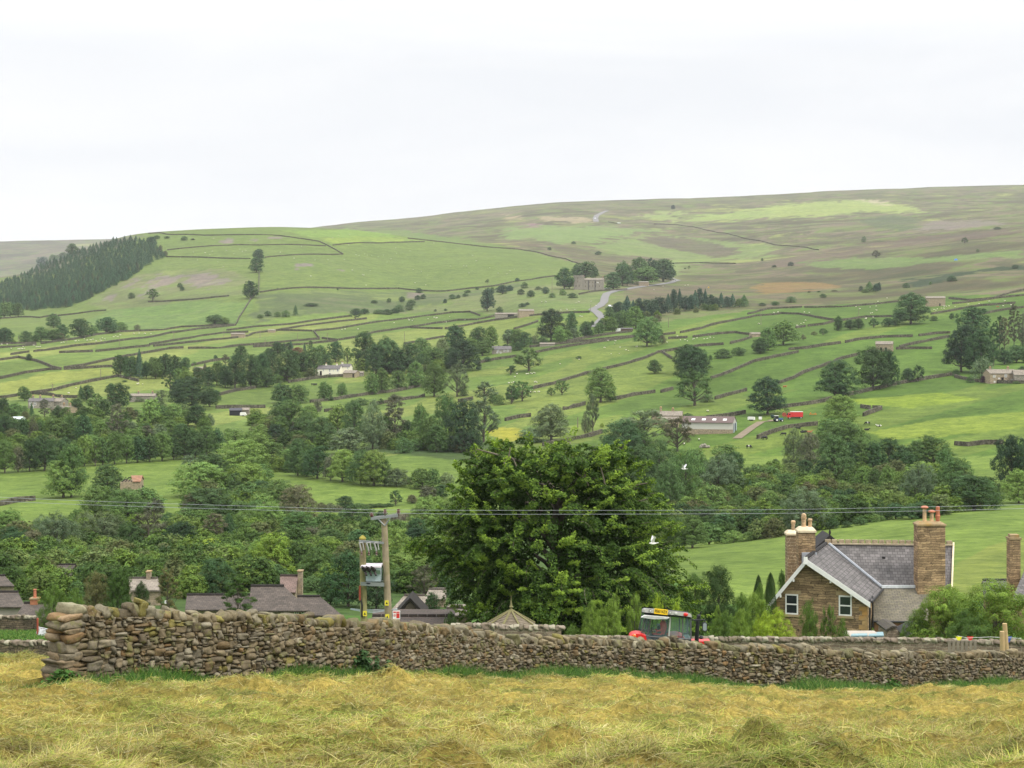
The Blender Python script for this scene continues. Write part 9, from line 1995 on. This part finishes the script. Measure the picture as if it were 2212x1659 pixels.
    # bare pale limbs that show through the foliage
    for pts in ([('G',680,1045),('G',655,985),('G',640,900),('G',590,840),('G',540,800)], [('G',655,985),('G',610,960),('G',575,930)], [('G',300,1235),('G',230,1180),('G',190,1130),('G',150,1075),('G',130,1040)], [('G',230,1180),('G',215,1110),('G',195,1060)], [('G',815,1030),('G',800,960),('G',780,890)], [('G',80,880),('G',60,830),('G',20,790)], [('F',2080,860),('F',2120,790),('F',2135,720)]):
        pp = [P3(*q, d-3.6) for q in pts]; pp = [p-Vector(base) for p in pp]; mb.tube(pp, [.05*(1-.7*i/len(pp)) for i in range(len(pp))], 6, cap=False)
    b2 = mb
    for ax in twigs[::4]:
        b2.tube([Vector(p)-Vector(base) for p in ax], [.022*(1-.8*i/len(ax)) for i in range(len(ax))], 4, cap=False)
    mb.obj('trunk_and_limbs', plain('beech_bark', (.13, .11, .08), .9, .2, 3), root)
beech()

# ------------------------------------------------------------------ shrubs and trees of the near gardens
def near(v, cx, by, w_, h_, kd, tone, d, label, lod='n', tall=None, var=None):
    p = P3(v, cx, by, d); g = h1(p.x, d); s = KS*d/F; top = P3(v, cx, by-h_, d).z; hgt = top-g
    kind_ = 'tall' if kd == 'S' and hgt > 1.2*w_*s else KIND[kd]
    cm, tm, _ = proto(kind_, lod, (var if var is not None else random.Random(cx).randrange(3)))
    o = bpy.data.objects.new({'P': 'garden_pine', 'S': 'garden_shrub', 'B': 'garden_tree', 'Y': 'columnar_tree', 'X': 'garden_tree', 'W': 'garden_shrub'}[kd], None); C.objects.link(o); o.location = (p.x, d, g-.05); o.scale = (w_*s*1.05, w_*s*.9, hgt); o.rotation_euler = (0, 0, cx*.7)
    c = tuple(q*1.3 for q in TONE[tone]); link('stems' if kd in 'SW' else 'trunk', tm, o); cr = link('foliage' if kd in 'SW' else 'crown', cm, o); cr.color = (*c, 1)
    prop(o, label, 'shrub' if kd in 'SW' else 'tree', 'shrubs and trees of the near gardens'); return o
near('K', 700, 955, 190, 290, 'S', 'l', 84, 'light green shrub with upright shoots left of the tractor')
near('K', 840, 955, 260, 300, 'S', 'l', 85, 'larger light green shrub close left of the tractor', var=1)
near('K', 905, 950, 110, 385, 'X', 'l', 86, 'tall thin sapling rising from the shrubs left of the tractor')
near('K', 540, 955, 150, 110, 'S', 'm', 84, 'low green shrub beside the end of the short garden wall')
near('K', 1060, 900, 190, 330, 'X', 'l', 88, 'pale feathery sapling under the right skirt of the beech')
near('K', 1250, 960, 150, 350, 'S', 'y', 80, 'yellow-green bush showing above the left of the cab roof')
near('K', 1410, 960, 150, 310, 'S', 'y', 81, 'yellow-green bush showing above the right of the cab roof', var=2)
near('K', 1560, 850, 300, 400, 'B', 'e', 104, 'mid green tree between the beech and the round dark tree')
near('K', 1760, 860, 380, 480, 'B', 'k', 102, 'round very dark tree right of the beech')
near('K', 1480, 900, 260, 330, 'B', 'd', 100, 'dark tree under the right skirt of the beech')
near('K', 2080, 800, 120, 290, 'Y', 'k', 100, 'dark columnar cypress left of the sandstone house, left one')
near('K', 2185, 800, 120, 300, 'Y', 'k', 101, 'dark columnar cypress next to the sandstone house, right one', var=1)
near('K', 1960, 900, 200, 300, 'B', 'm', 98, 'bushy green tree right of the round dark tree')
near('K', 2060, 965, 260, 360, 'B', 'l', 92, 'light green tree left of the sandstone house')
near('K', 1800, 965, 260, 220, 'S', 'm', 86, 'green hedge-like shrub right of the tractor')
near('K', 1930, 968, 220, 230, 'S', 'l', 84, 'light green shrub next to the garden wall right of the tractor')
near('K', 1750, 950, 110, 260, 'X', 'l', 87, 'thin leafy sapling right of the tractor mirror')
near('L', 150, 1200, 380, 250, 'S', 'y', 84, 'bright yellow-green shrub in front of the sandstone house left corner')
near('L', 50, 1190, 200, 220, 'S', 'y', 86, 'bright yellow-green shrub left of the larger one by the house')
near('L', 430, 1195, 180, 340, 'S', 'm', 85, 'tall green shrub between the two gable windows', var=2)
near('L', 590, 1195, 180, 310, 'X', 'm', 85, 'tall green shrub below the right gable window')
near('L', 700, 1195, 150, 160, 'S', 'm', 84, 'low green shrub under the right gable window')
near('L', 20, 1000, 130, 250, 'B', 'm', 96, 'green tree at the left foot of the gable')
near('L', 110, 780, 110, 120, 'Y', 'k', 112, 'dark cypress top behind the left eaves')
near('L', 210, 760, 100, 130, 'B', 'd', 114, 'dark tree top behind the left chimney foot')
near('L', 10, 800, 90, 120, 'Y', 'k', 112, 'dark cypress top left of the gable')
near('L', 965, 1165, 70, 50, 'S', 'l', 90, 'small bright plant at the corner of the lean-to')
near('L', 1210, 1200, 90, 70, 'S', 'm', 90, 'small green bush beside the stone outhouse')
near('L', 1560, 1215, 660, 470, 'B', 'l', 83, 'broad leafy green tree hiding the right part of the sandstone house', var=1)
near('L', 1960, 1215, 720, 490, 'B', 'l', 81, 'broad leafy green tree at the right edge behind the garden wall', var=2)
near('L', 1330, 1210, 330, 250, 'S', 'm', 84, 'lower spreading bush at the foot of the broad leafy tree')
near('L', 1750, 1215, 420, 260, 'S', 'e', 80, 'low dark bush below the two broad leafy trees', var=1)
near('I', 1390, 720, 290, 310, 'P', 'b', 109, 'dark bushy pine behind the left part of the near wall', var=0)
near('I', 1965, 740, 370, 280, 'P', 'd', 108, 'broad dark pine in front of the long brown bungalow roof', var=1)
near('I', 980, 720, 260, 330, 'B', 'd', 112, 'dark elder-like tree left of the near garden pine', var=1)
near('I', 800, 720, 250, 300, 'B', 'b', 113, 'brownish tree left of the dark elder-like tree', var=0)
near('I', 440, 720, 280, 230, 'W', 'm', 109, 'feathery green cypress behind the left head of the near wall', var=0)
near('I', 620, 720, 200, 170, 'W', 'm', 110, 'feathery cypress second from the left head of the near wall', var=1)
near('I', 1170, 710, 170, 200, 'B', 'k', 114, 'small dark tree under the stone cottage roof', var=2)
near('J', 1640, 860, 130, 120, 'S', 'd', 92, 'dark shrub at the left end of the short garden wall')
# nettles and ferns against the near wall
def nettles(px, wid, hgt, n, label, tone=(.045,.105,.02)):
    g = np.random.default_rng(int(px)); dd = float(wall_d(px))-.45; x0 = (px-CX)/F*dd; st = []; P, Nn = [], []
    mb = MB()
    for i in range(n):
        x = x0+g.normal(0, wid*.35); y = dd+g.uniform(-.35, .1); L = hgt*g.uniform(.5, 1.0)*(1-.5*min(1, abs(x-x0)/wid)); z = h1(x, y); q = g.uniform(0, 6.28); e = Vector((x+.12*math.cos(q), y+.12*math.sin(q), z+L)); mb.tube([(x, y, z-.05), e], [.008, .004], 4, cap=False)
        for t in np.arange(.15, 1.0, .055/hgt):
            for k in range(3): a = g.uniform(0, 6.28); r1 = g.uniform(.03, .12)*(1.2-t*.6); c = np.array((x, y, z))*(1-t)+np.array(e)*t; P.append(c+np.array((math.cos(a)*r1, math.sin(a)*r1, -.02))); Nn.append((math.cos(a)*.5, math.sin(a)*.5, .9))
    V, Q = leafquads(np.array(P), np.array(Nn), np.full(len(P), .085), g, 1.6); r = empty('nettle_clump', (0, 0, 0), label, 'plant', 'weeds against the foot of the near wall')
    mb.obj('stems', plain('green_stem', (.08, .13, .04), .8), r); T = np.repeat(g.uniform(.7, 1.4, len(P)), 4)[:, None]*np.ones(3); o = link('foliage', np_mesh('nettle_leaves', V, Q, M_FOL, dict(tint=T)), r); o.color = (*tone, 1)
nettles(140, .5, .62, 60, 'dark nettle clump at the left head of the near wall'); nettles(780, 1.0, .95, 60, 'climbing weeds against the middle of the near wall', (.05,.10,.035)); nettles(700, .5, .5, 26, 'small nettle patch left of the climbing weeds')
nettles(1855, .55, .6, 40, 'nettle clump at the foot of the wall below the sandstone house'); nettles(1925, .45, .7, 34, 'taller nettle clump just right of another near the right end'); nettles(1180, .5, .35, 24, 'low weeds at the wall foot below the beech'); nettles(1385, .8, .3, 30, 'low weeds at the wall foot below the tractor')
# ------------------------------------------------------------------ what the trees are called: by look, place and order from the left
REGT = {'hillwood edge':'by the hillside plantation','far left foot':'below the far plantation','far left dale':'in the dip under the left hill','hill pasture':'on the hill pasture',
 'left meadow':'in the left meadows','mid left wood':'in the copse on the left slope','village wood':'in the wood left of the white house','manor trees':'around the left village houses',
 'riverside wood':'in the left riverside wood','field-edge wood':'bordering the left valley field','valley field':'by the ruined field barn','river mass left':'in the belt right of the ruined barn',
 'lower wood left':'in the lower left wood','village gardens':'in the gardens behind the near wall','white house slope':'on the slope below the white house','white house wood':'in the wood beside the white house',
 'sycamore clump':'in the clump right of the white house','hillside grove':'in the grove uphill of the sycamore clump','ravine':'along the hillside ravine','towered house':'beside the towered house',
 'grove right of tower':'in the grove behind the road bend','moor':'on the open moor','hill thorns':'on the rough hill below the ravine','road copse':'in the copse along the winding road',
 'conifer strip':'in the strip under the moor','upper right pasture':'on the upper right pastures','moor edge':'on the right moor edge','right dark wood':'in the dark wood at right',
 'hill oaks':'on the slope above the red lorry','stone house':'by the right stone farmhouse','farm bank':'on the bank below the cows','right riverside':'in the right riverside belt',
 'hedge above knoll':'in the hedge above the knoll field','lower right pasture':'on the pasture left of the farm','farm orchard':'in front of the farm','river mass right':'in the wood behind the big beech',
 'river alders':'in the riverside row mid left','meadow hedge':'along the central meadow hedge','poplar bank':'in the belt behind the pole top','behind the poles':'around the transformer poles'}
cells = {}
for rec in PLACED: cells.setdefault(rec[:3], []).append(rec)
for (reg, tone, kd), rs in cells.items():
    rs.sort(key=lambda r: (r[4], r[5]))
    for i, r in enumerate(rs):
        o = r[3]; w0 = f"{TWORD[tone]} {KWORD[kd]} {REGT[reg]}"
        if len(rs) > 1:
            w0 += ', leftmost such' if i == 0 else (', rightmost such' if i == len(rs)-1 else f", {ordinal(i, 99)} such from left")
        prop(o, w0, 'bush' if kd == 'S' else 'tree', f"{'bushes' if kd == 'S' else 'trees'} {REGT[reg]}")
print('TREES', len(PLACED), 'LOD', {k: sum(1 for r in PROTO if r[1] == k) for k in 'fmn'})
